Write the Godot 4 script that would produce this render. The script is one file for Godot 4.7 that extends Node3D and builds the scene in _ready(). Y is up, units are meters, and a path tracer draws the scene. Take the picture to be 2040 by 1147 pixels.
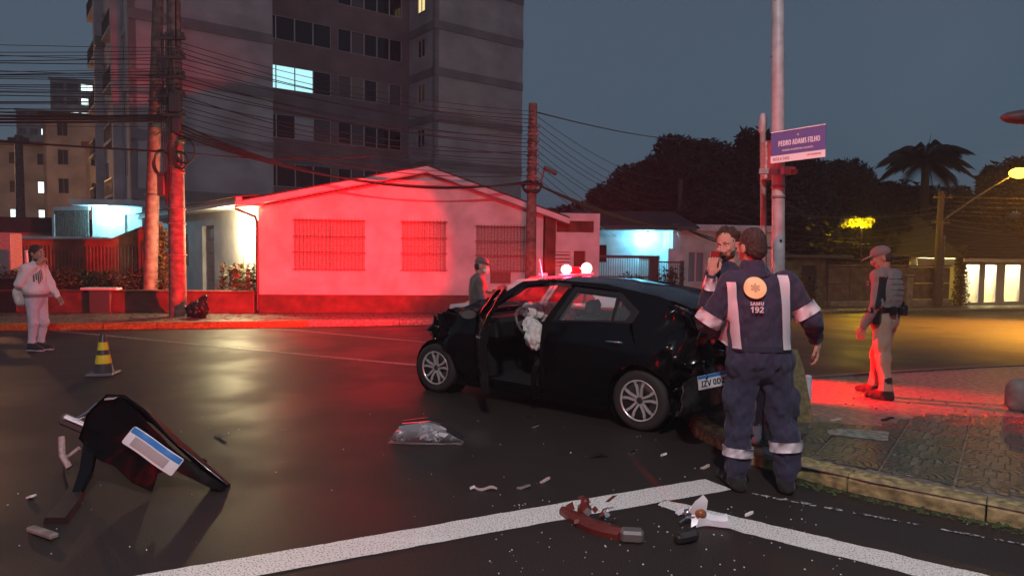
extends Node3D
# A night street corner after a collision. Units are metres, y is up, the camera stands near the origin and looks towards -z.

const FLAT := 0xFFFFFFFF
var tex_cache := {}
var names := {}
var mats := {}
var rng := RandomNumberGenerator.new()
func _ready() -> void:
	# camera
	var cam := Camera3D.new()
	cam.name = "camera"
	cam.fov = 45.13
	cam.near = 0.05
	cam.far = 2000.0
	var pitch := atan(76.5 / 1380.0)
	cam.basis = Basis(Vector3.RIGHT, -pitch) * Basis(Vector3.BACK, deg_to_rad(0.7))
	cam.position = Vector3(0, 1.65, 0)
	add_child(cam)
	cam.current = true
	# dusk sky
	var sky_mat := ProceduralSkyMaterial.new()
	sky_mat.sky_top_color = Color8(70, 80, 96)
	sky_mat.sky_horizon_color = Color8(67, 94, 108)
	sky_mat.sky_curve = 0.2
	sky_mat.ground_bottom_color = Color8(30, 30, 34)
	sky_mat.ground_horizon_color = Color8(60, 70, 80)
	sky_mat.sky_cover = dusk_clouds()
	var sky := Sky.new()
	sky.sky_material = sky_mat
	var env := Environment.new()
	env.background_mode = Environment.BG_SKY
	env.sky = sky
	env.tonemap_mode = Environment.TONE_MAPPER_LINEAR
	env.tonemap_exposure = 1.12
	env.fog_enabled = true
	env.fog_density = 0.0014
	env.fog_light_color = Color(0.85, 0.85, 0.9)
	env.sdfgi_enabled = true
	env.ssao_enabled = true
	env.ssil_enabled = true
	var we := WorldEnvironment.new()
	we.name = "environment"
	we.environment = env
	add_child(we)
	# the last daylight behind the cloud
	var sun := DirectionalLight3D.new()
	sun.name = "dusk_light"
	sun.light_energy = 0.02
	sun.light_color = Color(0.75, 0.85, 1.0)
	sun.light_angular_distance = 30.0
	sun.sky_mode = DirectionalLight3D.SKY_MODE_LIGHT_ONLY
	sun.rotation_degrees = Vector3(-60, 20, 0)
	sun.shadow_enabled = true
	add_child(sun)
	make_materials()
	for step in [ground, pavements, markings, gable_house, left_walls, tower, far_buildings, blue_house, right_side, trees, poles, wires, wreck, police_car, street_signs, debris, people, lamps]:
		step.call()

func omni(called: String, at: Vector3, c: Color, energy: float, size := 0.1, parent: Node = null) -> OmniLight3D:
	var l := OmniLight3D.new()
	l.name = called
	l.light_color = c
	l.light_energy = energy
	l.light_size = size
	l.omni_range = 80.0
	l.omni_attenuation = 2.0
	l.shadow_enabled = true
	l.position = at
	(parent if parent else self).add_child(l, true)
	return l

func spot(called: String, at: Vector3, to: Vector3, c: Color, energy: float, angle: float, soft := 1.0, size := 0.1, parent: Node = null) -> SpotLight3D:
	var l := SpotLight3D.new()
	l.name = called
	l.light_color = c
	l.light_energy = energy
	l.light_size = size
	l.spot_range = 80.0
	l.spot_attenuation = 2.0
	l.spot_angle = angle
	l.spot_angle_attenuation = soft
	l.shadow_enabled = true
	(parent if parent else self).add_child(l, true)
	l.look_at_from_position(at, to)
	return l

func dusk_clouds() -> NoiseTexture2D:
	var n := FastNoiseLite.new()
	n.seed = 5
	n.frequency = 0.006
	n.fractal_octaves = 4
	var g := Gradient.new()
	g.offsets = PackedFloat32Array([0.3, 0.8])
	g.colors = PackedColorArray([Color(0, 0, 0, 0.0), Color(0.3, 0.27, 0.3, 0.16)])
	var t := NoiseTexture2D.new()
	t.width = 1024; t.height = 512
	t.seamless = true
	t.noise = n
	t.color_ramp = g
	return t


# ---------------------------------------------------------------- helpers: nodes
func numbered(called: String) -> String:
	names[called] = names.get(called, -1) + 1
	return called if names[called] == 0 else "%s_%03d" % [called, names[called]]

func thing(called: String, label: String, category: String, at := Vector3.ZERO, turn := 0.0, group := "") -> Node3D:
	var o := Node3D.new()
	o.name = numbered(called)
	add_child(o)
	o.position = at
	o.rotation.y = turn
	tag(o, label, category, group)
	return o

func tag(o: Node, label: String, category := "", group := "", kind := "") -> Node:
	if label: o.set_meta("label", label)
	if category: o.set_meta("category", category)
	if group: o.set_meta("group", group)
	if kind: o.set_meta("kind", kind)
	return o

func mesh_node(called: String, m: Mesh, material: Material, parent: Node = null) -> MeshInstance3D:
	var o := MeshInstance3D.new()
	o.mesh = m
	o.material_override = material
	if parent == null or parent == self:
		o.name = numbered(called)
		add_child(o)
	else:
		o.name = called
		parent.add_child(o, true)
	return o

func obj(called: String, st: SurfaceTool, material: Material, parent: Node = null) -> MeshInstance3D:
	if not st.has_meta("normals"):
		st.generate_normals()
	var o := mesh_node(called, st.commit(), material, parent)
	return o

func struct(called: String, st: SurfaceTool, material: Material, parent: Node = null) -> MeshInstance3D:
	var o := obj(called, st, material, parent)
	if parent == null: o.set_meta("kind", "structure")
	return o

func copy_of(src: Node3D, called: String, label: String, group := "") -> Node3D:
	var c: Node3D = src.duplicate()
	c.name = numbered(called)
	add_child(c)
	tag(c, label, "", group)
	return c

# ---------------------------------------------------------------- helpers: shapes
func mb() -> SurfaceTool:
	var st := SurfaceTool.new()
	st.begin(Mesh.PRIMITIVE_TRIANGLES)
	return st

func tri(st: SurfaceTool, a: Vector3, b: Vector3, c: Vector3, out: Vector3) -> void:
	if (b - a).cross(c - a).dot(out) > 0.0:
		st.add_vertex(a); st.add_vertex(c); st.add_vertex(b)
	else:
		st.add_vertex(a); st.add_vertex(b); st.add_vertex(c)

func quad(st: SurfaceTool, a: Vector3, b: Vector3, c: Vector3, d: Vector3, out: Vector3) -> void:
	tri(st, a, b, c, out)
	tri(st, a, c, d, out)

# a box with chamfered edges
func box(st: SurfaceTool, c: Vector3, s: Vector3, xf := Transform3D.IDENTITY, bev := 0.0) -> void:
	st.set_smooth_group(FLAT)
	var h := s * 0.5
	var b := minf(bev, minf(h.x, minf(h.y, h.z)) * 0.9)
	var o := xf * c
	if b <= 0.0:
		for a in 3:
			for sg in [-1.0, 1.0]:
				var q: Array = []
				for k in [[-1.0, -1.0], [1.0, -1.0], [1.0, 1.0], [-1.0, 1.0]]:
					var v := Vector3.ZERO
					v[a] = sg * h[a]
					v[(a + 1) % 3] = k[0] * h[(a + 1) % 3]
					v[(a + 2) % 3] = k[1] * h[(a + 2) % 3]
					q.append(xf * (c + v))
				quad(st, q[0], q[1], q[2], q[3], (q[0] + q[2]) * 0.5 - o)
		return
	var pt := func(sg: Vector3, a: int) -> Vector3:
		var v := (h - Vector3.ONE * b) * sg
		v[a] = h[a] * sg[a]
		return xf * (c + v)
	for a in 3:
		for sg in [-1.0, 1.0]:
			var q: Array = []
			for k in [[-1.0, -1.0], [1.0, -1.0], [1.0, 1.0], [-1.0, 1.0]]:
				var v := Vector3.ONE
				v[a] = sg; v[(a + 1) % 3] = k[0]; v[(a + 2) % 3] = k[1]
				q.append(pt.call(v, a))
			quad(st, q[0], q[1], q[2], q[3], (q[0] + q[2]) * 0.5 - o)
		var e := (a + 1) % 3
		var l := (a + 2) % 3
		for s1 in [-1.0, 1.0]:
			for s2 in [-1.0, 1.0]:
				var v1 := Vector3.ONE
				v1[a] = s1; v1[e] = s2; v1[l] = -1.0
				var v2 := v1
				v2[l] = 1.0
				var p: Array = [pt.call(v1, a), pt.call(v1, e), pt.call(v2, e), pt.call(v2, a)]
				quad(st, p[0], p[1], p[2], p[3], (p[0] + p[2]) * 0.5 - o)
	for sx in [-1.0, 1.0]:
		for sy in [-1.0, 1.0]:
			for sz in [-1.0, 1.0]:
				var v := Vector3(sx, sy, sz)
				var p: Array = [pt.call(v, 0), pt.call(v, 1), pt.call(v, 2)]
				tri(st, p[0], p[1], p[2], p[0] - o)

func bar(st: SurfaceTool, a: Vector3, b: Vector3, w: float, h: float, bev := 0.0) -> void:
	var z := (b - a).normalized()
	var x := Vector3.UP.cross(z)
	x = Vector3.RIGHT if x.length() < 0.01 else x.normalized()
	box(st, Vector3.ZERO, Vector3(w, h, (b - a).length()), Transform3D(Basis(x, z.cross(x), z), (a + b) * 0.5), bev)

# rings of points, joined into a skin
func loft(st: SurfaceTool, rings: Array, caps := true, flat := false, closed := true) -> void:
	st.set_smooth_group(FLAT if flat else 0)
	var mid: Array = []
	for r in rings:
		var m := Vector3.ZERO
		for p in r: m += p
		mid.append(m / r.size())
	for i in rings.size() - 1:
		var n: int = rings[i].size()
		for k in (n if closed else n - 1):
			var a: Vector3 = rings[i][k]
			var b: Vector3 = rings[i][(k + 1) % n]
			var c: Vector3 = rings[i + 1][(k + 1) % n]
			var d: Vector3 = rings[i + 1][k]
			var out: Vector3 = (a + b + c + d) * 0.25 - (mid[i] + mid[i + 1]) * 0.5
			quad(st, a, b, c, d, out)
	if caps:
		st.set_smooth_group(FLAT)
		var last := rings.size() - 1
		for e in [[0, 1], [last, last - 1]]:
			var r: Array = Array(rings[e[0]])
			for k in r.size():
				tri(st, mid[e[0]], r[k], r[(k + 1) % r.size()], mid[e[0]] - mid[e[1]])

func tube(st: SurfaceTool, pts: Array, r, sides := 8, caps := true) -> void:
	var rings: Array = []
	var x := Vector3.ZERO
	for i in pts.size():
		var t: Vector3 = (pts[mini(i + 1, pts.size() - 1)] - pts[maxi(i - 1, 0)]).normalized()
		if x == Vector3.ZERO:
			x = t.cross(Vector3.UP if absf(t.y) < 0.9 else Vector3.RIGHT).normalized()
		else:
			x = (x - t * x.dot(t)).normalized()
		var y := t.cross(x)
		var rad: float = r[i] if r is Array else r
		var ring: Array = []
		for k in sides:
			var a := TAU * k / sides
			ring.append(pts[i] + (x * cos(a) + y * sin(a)) * rad)
		rings.append(ring)
	loft(st, rings, caps)

# profile of (radius, height) points turned about the y axis of xf
func lathe(st: SurfaceTool, profile: Array, sides: int, xf := Transform3D.IDENTITY, flat := false) -> void:
	st.set_smooth_group(FLAT if flat else 0)
	for i in profile.size() - 1:
		var p: Vector2 = profile[i]
		var q: Vector2 = profile[i + 1]
		var tn := Vector2(q.y - p.y, -(q.x - p.x))
		for k in sides:
			var a := TAU * k / sides
			var b := TAU * (k + 1) / sides
			var da := Vector3(cos(a), 0, sin(a))
			var db := Vector3(cos(b), 0, sin(b))
			var out := xf.basis * ((da + db) * 0.5 * tn.x + Vector3.UP * tn.y)
			quad(st, xf * (da * p.x + Vector3.UP * p.y), xf * (db * p.x + Vector3.UP * p.y), xf * (db * q.x + Vector3.UP * q.y), xf * (da * q.x + Vector3.UP * q.y), out)

func ball(st: SurfaceTool, c: Vector3, r: Vector3, xf := Transform3D.IDENTITY, n := 10) -> void:
	var prof: Array = []
	for i in n + 1:
		var a := PI * i / n - PI / 2
		prof.append(Vector2(cos(a), sin(a)))
	lathe(st, prof, n * 2, xf * Transform3D(Basis.from_scale(r), c))

# a polygon in the xy plane of xf, given depth along z (from 0 to depth)
func prism(st: SurfaceTool, poly: PackedVector2Array, depth: float, xf := Transform3D.IDENTITY) -> void:
	st.set_smooth_group(FLAT)
	var idx := Geometry2D.triangulate_polygon(poly)
	var nz := xf.basis.z * signf(depth)
	for i in range(0, idx.size(), 3):
		var t: Array = [poly[idx[i]], poly[idx[i + 1]], poly[idx[i + 2]]]
		tri(st, xf * Vector3(t[0].x, t[0].y, 0), xf * Vector3(t[1].x, t[1].y, 0), xf * Vector3(t[2].x, t[2].y, 0), -nz)
		tri(st, xf * Vector3(t[0].x, t[0].y, depth), xf * Vector3(t[1].x, t[1].y, depth), xf * Vector3(t[2].x, t[2].y, depth), nz)
	var cw := 1.0 if Geometry2D.is_polygon_clockwise(poly) else -1.0
	for i in poly.size():
		var a := poly[i]
		var b := poly[(i + 1) % poly.size()]
		var o := Vector2(-(b.y - a.y), b.x - a.x) * cw
		quad(st, xf * Vector3(a.x, a.y, 0), xf * Vector3(b.x, b.y, 0), xf * Vector3(b.x, b.y, depth), xf * Vector3(a.x, a.y, depth), xf.basis * Vector3(o.x, o.y, 0))

func pv(a: Array) -> PackedVector2Array:
	var p := PackedVector2Array()
	for v in a: p.append(Vector2(v[0], v[1]))
	return p

func circle(c: Vector2, r: float, n := 24) -> PackedVector2Array:
	var p := PackedVector2Array()
	for i in n: p.append(c + Vector2(cos(TAU * i / n), sin(TAU * i / n)) * r)
	return p

func first_clip(a: PackedVector2Array, b: PackedVector2Array) -> PackedVector2Array:
	var r := Geometry2D.clip_polygons(a, b)
	var best := PackedVector2Array()
	var most := 0.0
	for p in r:
		var s := absf(area_of(p))
		if s > most and not Geometry2D.is_polygon_clockwise(p):
			most = s; best = p
	return best

func area_of(p: PackedVector2Array) -> float:
	var s := 0.0
	for i in p.size(): s += p[i].cross(p[(i + 1) % p.size()])
	return s * 0.5

# a skin laid over the outline in (u, v) by the map f, cut into cells so that it curves, with turned-in edges
func shell(st: SurfaceTool, poly: PackedVector2Array, f: Callable, cell: float, thick := 0.0, side := 1.0) -> void:
	st.set_meta("normals", true)
	if Geometry2D.is_polygon_clockwise(poly): poly.reverse()
	var lo := poly[0]
	var hi := poly[0]
	for p in poly:
		lo = lo.min(p); hi = hi.max(p)
	var nrm := func(p: Vector2) -> Vector3:
		var e := 0.004
		var du: Vector3 = f.call(p + Vector2(e, 0)) - f.call(p - Vector2(e, 0))
		var dv: Vector3 = f.call(p + Vector2(0, e)) - f.call(p - Vector2(0, e))
		return du.cross(dv).normalized() * side
	var put := func(p: Vector2, q: Vector2, r: Vector2) -> void:
		var a: Vector3 = f.call(p)
		var b: Vector3 = f.call(q)
		var c: Vector3 = f.call(r)
		var n0: Vector3 = nrm.call(p)
		var n1: Vector3 = nrm.call(q)
		var n2: Vector3 = nrm.call(r)
		if (b - a).cross(c - a).dot(n0) > 0.0:
			var tv := b; b = c; c = tv
			tv = n1; n1 = n2; n2 = tv
		st.set_normal(n0); st.add_vertex(a)
		st.set_normal(n1); st.add_vertex(b)
		st.set_normal(n2); st.add_vertex(c)
	var nx := int(ceil((hi.x - lo.x) / cell))
	var ny := int(ceil((hi.y - lo.y) / cell))
	for j in ny:
		for i in nx:
			var o := lo + Vector2(i, j) * cell
			var sq := PackedVector2Array([o, o + Vector2(cell, 0), o + Vector2(cell, cell), o + Vector2(0, cell)])
			for piece in Geometry2D.intersect_polygons(poly, sq):
				var idx := Geometry2D.triangulate_polygon(piece)
				for k in range(0, idx.size(), 3):
					put.call(piece[idx[k]], piece[idx[k + 1]], piece[idx[k + 2]])
	if thick > 0.0:
		for i in poly.size():
			var a := poly[i]
			var b := poly[(i + 1) % poly.size()]
			var n := maxi(1, int(ceil(a.distance_to(b) / cell)))
			for k in n:
				var p := a.lerp(b, float(k) / n)
				var q := a.lerp(b, float(k + 1) / n)
				var p3: Vector3 = f.call(p)
				var q3: Vector3 = f.call(q)
				var n3: Vector3 = nrm.call(p)
				var pi3 := p3 - n3 * thick
				var qi3: Vector3 = q3 - nrm.call(q) * thick
				var out: Vector3 = (q3 - p3).cross(n3).normalized() * side
				for t in [[p3, q3, qi3], [p3, qi3, pi3]]:
					var w: bool = (t[1] - t[0]).cross(t[2] - t[0]).dot(out) > 0.0
					st.set_normal(out); st.add_vertex(t[0])
					st.set_normal(out); st.add_vertex(t[2] if w else t[1])
					st.set_normal(out); st.add_vertex(t[1] if w else t[2])

# a flat wall of w by h with rectangular openings [x, y, w, h]; xf puts its lower left corner, x along, y up, z towards the viewer
func wall(st: SurfaceTool, xf: Transform3D, w: float, h: float, holes: Array, thick := 0.2) -> void:
	st.set_smooth_group(FLAT)
	var xs := [0.0, w]
	var ys := [0.0, h]
	for o in holes:
		for v in [o[0], o[0] + o[2]]:
			if not xs.has(v): xs.append(v)
		for v in [o[1], o[1] + o[3]]:
			if not ys.has(v): ys.append(v)
	xs.sort(); ys.sort()
	for j in ys.size() - 1:
		var run := -1.0
		for i in xs.size():
			var open := i == xs.size() - 1
			if not open:
				var c := Vector2((xs[i] + xs[i + 1]) * 0.5, (ys[j] + ys[j + 1]) * 0.5)
				for o in holes:
					if c.x > o[0] and c.x < o[0] + o[2] and c.y > o[1] and c.y < o[1] + o[3]: open = true
			if not open and run < 0.0: run = xs[i]
			if open and run >= 0.0:
				for z in [0.0, -thick]:
					quad(st, xf * Vector3(run, ys[j], z), xf * Vector3(xs[i], ys[j], z), xf * Vector3(xs[i], ys[j + 1], z), xf * Vector3(run, ys[j + 1], z), xf.basis.z * (1.0 if z == 0.0 else -1.0))
				run = -1.0
	var rect := func(x0: float, y0: float, x1: float, y1: float, inward: float) -> void:
		var c := [Vector2(x0, y0), Vector2(x1, y0), Vector2(x1, y1), Vector2(x0, y1)]
		for k in 4:
			var a: Vector2 = c[k]
			var b: Vector2 = c[(k + 1) % 4]
			var o := Vector2(b.y - a.y, -(b.x - a.x)) * inward
			quad(st, xf * Vector3(a.x, a.y, 0), xf * Vector3(b.x, b.y, 0), xf * Vector3(b.x, b.y, -thick), xf * Vector3(a.x, a.y, -thick), xf.basis * Vector3(o.x, o.y, 0))
	rect.call(0.0, 0.0, w, h, 1.0)
	for o in holes: rect.call(o[0], o[1], o[0] + o[2], o[1] + o[3], -1.0)

# a frame whose x axis runs from a to b (both on the ground) and whose z axis faces the side of the viewer
func along(a: Vector2, b: Vector2, y := 0.0) -> Transform3D:
	var x := Vector3(b.x - a.x, 0, b.y - a.y).normalized()
	return Transform3D(Basis(x, Vector3.UP, x.cross(Vector3.UP)), Vector3(a.x, y, a.y))

func letters(called: String, text: String, height: float, material: Material, parent: Node, xf: Transform3D, width := 0.0, bold := true, depth := 0.004) -> MeshInstance3D:
	var f := SystemFont.new()
	f.font_names = PackedStringArray(["Droid Sans"])
	f.font_weight = 700 if bold else 400
	var t := TextMesh.new()
	t.text = text
	t.font = f
	t.font_size = 48
	t.pixel_size = height / 35.0
	t.depth = depth
	t.curve_step = 2.0
	var o := mesh_node(called, t, material, parent)
	var sx := 1.0
	if width > 0.0: sx = width / maxf(0.001, t.get_aabb().size.x)
	o.transform = xf * Transform3D(Basis.from_scale(Vector3(sx, 1, 1)), Vector3.ZERO)
	return o

# ---------------------------------------------------------------- helpers: materials
func noise_tex(freq: float, lo: float, hi: float, sd: int, octaves := 3, kind := FastNoiseLite.TYPE_SIMPLEX_SMOOTH, size := 512, p0 := 0.0, p1 := 1.0) -> NoiseTexture2D:
	var key := str([freq, lo, hi, sd, octaves, kind, size, p0, p1])
	if not tex_cache.has(key):
		var n := FastNoiseLite.new()
		n.noise_type = kind
		n.seed = sd
		n.frequency = freq
		n.fractal_octaves = octaves
		var g := Gradient.new()
		g.offsets = PackedFloat32Array([p0, p1])
		g.colors = PackedColorArray([Color(lo, lo, lo), Color(hi, hi, hi)])
		var t := NoiseTexture2D.new()
		t.width = size; t.height = size
		t.seamless = true
		t.noise = n
		t.color_ramp = g
		tex_cache[key] = t
	return tex_cache[key]

func lin(r: float, g: float, b: float) -> Color:
	return Color(r, g, b).linear_to_srgb()

func mat(called: String, c: Color, rough := 0.7, opt := {}) -> StandardMaterial3D:
	var m := StandardMaterial3D.new()
	m.resource_name = called
	m.albedo_color = c
	m.roughness = rough
	m.metallic = opt.get("metal", 0.0)
	m.metallic_specular = opt.get("spec", 0.5)
	if opt.has("tex") or opt.has("bump") or opt.has("rough_tex"):
		m.uv1_triplanar = true
		m.uv1_world_triplanar = opt.get("world", true)
		m.uv1_scale = Vector3.ONE * opt.get("scale", 0.5)
	if opt.has("tex"): m.albedo_texture = opt.tex
	if opt.has("rough_tex"):
		m.roughness = 1.0
		m.roughness_texture = opt.rough_tex
	if opt.has("bump"):
		m.heightmap_enabled = true
		m.heightmap_texture = opt.bump
		m.heightmap_scale = opt.get("bump_cm", 0.4)
	if opt.has("coat"):
		m.clearcoat_enabled = true
		m.clearcoat = opt.coat
		m.clearcoat_roughness = opt.get("coat_rough", 0.05)
	if opt.has("emit"):
		m.emission_enabled = true
		m.emission = opt.emit
		m.emission_energy_multiplier = opt.get("power", 1.0)
	if opt.has("glass"):
		m.transparency = BaseMaterial3D.TRANSPARENCY_ALPHA
		m.albedo_color.a = opt.glass
	if opt.has("rim"):
		m.rim_enabled = true
		m.rim = opt.rim
	if opt.get("vertex", false): m.vertex_color_use_as_albedo = true
	if opt.has("back"):
		m.backlight_enabled = true
		m.backlight = opt.back
	return m

# ---------------------------------------------------------------- helpers: bodies meshed from joints
# capsule: [a, b, ra, rb, colour]; ellipsoid: [centre, Basis, radii, null, colour]
func cap(a: Vector3, b: Vector3, ra: float, rb: float, c: Color) -> Array:
	return [0, a, b, ra, rb, c]

func egg(c: Vector3, r: Vector3, col: Color, basis := Basis.IDENTITY) -> Array:
	return [1, c, r, basis.inverse(), maxf(r.x, maxf(r.y, r.z)), col]

func prim_dist(p: Array, x: Vector3) -> float:
	if p[0] == 0:
		var ab: Vector3 = p[2] - p[1]
		var t := clampf((x - p[1]).dot(ab) / maxf(ab.length_squared(), 1e-9), 0.0, 1.0)
		return (x - p[1] - ab * t).length() - lerpf(p[3], p[4], t)
	var q: Vector3 = p[3] * (x - p[1])
	var r: Vector3 = p[2]
	var k0 := (q / r).length()
	var k1 := (q / (r * r)).length()
	return k0 * (k0 - 1.0) / maxf(k1, 1e-6)

func field(prims: Array, x: Vector3, k: float) -> float:
	var d := 1.0
	for p in prims:
		var e := prim_dist(p, x)
		var h := maxf(k - absf(d - e), 0.0) / k
		d = minf(d, e) - h * h * k * 0.25
	return d

func new_acc() -> Dictionary:
	return {"v": PackedVector3Array(), "n": PackedVector3Array(), "c": PackedColorArray(), "i": PackedInt32Array()}

func acc_mesh(acc: Dictionary) -> ArrayMesh:
	var a := []
	a.resize(Mesh.ARRAY_MAX)
	a[Mesh.ARRAY_VERTEX] = acc.v
	a[Mesh.ARRAY_NORMAL] = acc.n
	a[Mesh.ARRAY_COLOR] = acc.c
	a[Mesh.ARRAY_INDEX] = acc.i
	var m := ArrayMesh.new()
	m.add_surface_from_arrays(Mesh.PRIMITIVE_TRIANGLES, a)
	return m

func nets(acc: Dictionary, prims: Array, cell: float, k: float, fold := 0.0, fold_size := 0.12, sd := 1) -> void:
	var lo := Vector3.INF
	var hi := -Vector3.INF
	var boxes: Array = []
	for p in prims:
		var l: Vector3
		var h: Vector3
		if p[0] == 0:
			var r: float = maxf(p[3], p[4])
			l = p[1].min(p[2]) - Vector3.ONE * r
			h = p[1].max(p[2]) + Vector3.ONE * r
		else:
			l = p[1] - Vector3.ONE * p[4]
			h = p[1] + Vector3.ONE * p[4]
		boxes.append([l, h])
		lo = lo.min(l); hi = hi.max(h)
	var pad := k + cell * 2.5 + fold
	lo -= Vector3.ONE * pad; hi += Vector3.ONE * pad
	var nx := int((hi.x - lo.x) / cell) + 2
	var ny := int((hi.y - lo.y) / cell) + 2
	var nz := int((hi.z - lo.z) / cell) + 2
	var sy := nx
	var sz := nx * ny
	var d := PackedFloat32Array()
	d.resize(sz * nz)
	d.fill(1.0)
	var own := PackedByteArray()
	own.resize(sz * nz)
	for pi in prims.size():
		var p: Array = prims[pi]
		var b: Array = boxes[pi]
		var i0 := Vector3i(((b[0] - lo) / cell - Vector3.ONE * (pad / cell)).max(Vector3.ZERO))
		var i1 := Vector3i(((b[1] - lo) / cell + Vector3.ONE * (pad / cell)).min(Vector3(nx - 1, ny - 1, nz - 1)))
		var is_cap: bool = p[0] == 0
		var a: Vector3 = p[1]
		var ab: Vector3 = p[2] - a if is_cap else Vector3.ZERO
		var inv := 1.0 / maxf(ab.length_squared(), 1e-9)
		var ra: float = p[3] if is_cap else 0.0
		var rb: float = p[4]
		var bi: Basis = p[3] if not is_cap else Basis.IDENTITY
		var r: Vector3 = p[2] if not is_cap else Vector3.ONE
		var r2 := r * r
		for z in range(i0.z, i1.z + 1):
			for y in range(i0.y, i1.y + 1):
				var idx := z * sz + y * sy + i0.x
				var x := Vector3(lo.x + i0.x * cell, lo.y + y * cell, lo.z + z * cell) - a
				for xi in range(i0.x, i1.x + 1):
					var e: float
					if is_cap:
						var t := clampf(x.dot(ab) * inv, 0.0, 1.0)
						e = (x - ab * t).length() - ra - (rb - ra) * t
					else:
						var q := bi * x
						var k0 := (q / r).length()
						e = k0 * (k0 - 1.0) / maxf((q / r2).length(), 1e-6)
					var o := d[idx]
					var df := o - e
					if df > 0.0: own[idx] = pi
					var hh := k - absf(df)
					if hh > 0.0:
						d[idx] = (e if df > 0.0 else o) - hh * hh / k * 0.25
					elif df > 0.0:
						d[idx] = e
					x.x += cell
					idx += 1
	if fold > 0.0:
		var fn := FastNoiseLite.new()
		fn.seed = sd
		fn.frequency = 1.0 / fold_size
		fn.fractal_octaves = 2
		for z in nz:
			for y in ny:
				for x in nx:
					var i := z * sz + y * sy + x
					if absf(d[i]) < cell * 3.0 + fold:
						d[i] += fn.get_noise_3d(lo.x + x * cell, (lo.y + y * cell) * 0.6, lo.z + z * cell) * fold
	var at := PackedInt32Array()
	at.resize(sz * nz)
	at.fill(-1)
	var vs: PackedVector3Array = acc.v
	var ns: PackedVector3Array = acc.n
	var cs: PackedColorArray = acc.c
	var ix: PackedInt32Array = acc.i
	var lim := cell * 2.5 + fold
	var live := PackedInt32Array()
	for z in nz - 1:
		for y in ny - 1:
			for x in nx - 1:
				var i := z * sz + y * sy + x
				if absf(d[i]) > lim: continue
				var c0 := d[i]
				var c1 := d[i + 1]
				var c2 := d[i + sy]
				var c3 := d[i + sy + 1]
				var c4 := d[i + sz]
				var c5 := d[i + sz + 1]
				var c6 := d[i + sz + sy]
				var c7 := d[i + sz + sy + 1]
				var neg := int(c0 < 0.0) + int(c1 < 0.0) + int(c2 < 0.0) + int(c3 < 0.0) + int(c4 < 0.0) + int(c5 < 0.0) + int(c6 < 0.0) + int(c7 < 0.0)
				if neg == 0 or neg == 8: continue
				var s := Vector3.ZERO
				var n := 0
				if (c0 < 0.0) != (c1 < 0.0): s += Vector3(c0 / (c0 - c1), 0, 0); n += 1
				if (c2 < 0.0) != (c3 < 0.0): s += Vector3(c2 / (c2 - c3), 1, 0); n += 1
				if (c4 < 0.0) != (c5 < 0.0): s += Vector3(c4 / (c4 - c5), 0, 1); n += 1
				if (c6 < 0.0) != (c7 < 0.0): s += Vector3(c6 / (c6 - c7), 1, 1); n += 1
				if (c0 < 0.0) != (c2 < 0.0): s += Vector3(0, c0 / (c0 - c2), 0); n += 1
				if (c1 < 0.0) != (c3 < 0.0): s += Vector3(1, c1 / (c1 - c3), 0); n += 1
				if (c4 < 0.0) != (c6 < 0.0): s += Vector3(0, c4 / (c4 - c6), 1); n += 1
				if (c5 < 0.0) != (c7 < 0.0): s += Vector3(1, c5 / (c5 - c7), 1); n += 1
				if (c0 < 0.0) != (c4 < 0.0): s += Vector3(0, 0, c0 / (c0 - c4)); n += 1
				if (c1 < 0.0) != (c5 < 0.0): s += Vector3(1, 0, c1 / (c1 - c5)); n += 1
				if (c2 < 0.0) != (c6 < 0.0): s += Vector3(0, 1, c2 / (c2 - c6)); n += 1
				if (c3 < 0.0) != (c7 < 0.0): s += Vector3(1, 1, c3 / (c3 - c7)); n += 1
				at[i] = vs.size()
				var pos := lo + (Vector3(x, y, z) + s / n) * cell
				vs.append(pos)
				ns.append(Vector3(c1 + c3 + c5 + c7 - c0 - c2 - c4 - c6, c2 + c3 + c6 + c7 - c0 - c1 - c4 - c5, c4 + c5 + c6 + c7 - c0 - c1 - c2 - c3).normalized())
				var col: Color = prims[own[i]][5]
				cs.append(col)
				live.append(i)
	for i in live:
		var neg := d[i] < 0.0
		# the edges that start at this cell's lower corner
		for ax in 3:
			var step := 1 if ax == 0 else (sy if ax == 1 else sz)
			if (d[i + step] < 0.0) == neg: continue
			var u := sy if ax == 0 else (sz if ax == 1 else 1)
			var w := sz if ax == 0 else (1 if ax == 1 else sy)
			if i - u - w < 0: continue
			var q0 := at[i]
			var q1 := at[i - u]
			var q2 := at[i - u - w]
			var q3 := at[i - w]
			if q0 < 0 or q1 < 0 or q2 < 0 or q3 < 0: continue
			if neg:
				ix.append(q0); ix.append(q3); ix.append(q2); ix.append(q0); ix.append(q2); ix.append(q1)
			else:
				ix.append(q0); ix.append(q1); ix.append(q2); ix.append(q0); ix.append(q2); ix.append(q3)
	acc.v = vs; acc.n = ns; acc.c = cs; acc.i = ix

# where the ray meets the body, moved out by lift
func on_body(prims: Array, k: float, from: Vector3, dir: Vector3, lift: float) -> Vector3:
	var p := from
	var v := dir.normalized()
	for i in 40:
		var d := field(prims, p, k)
		if d < 0.0006: break
		p += v * d * 0.8
	return p - v * lift

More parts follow.
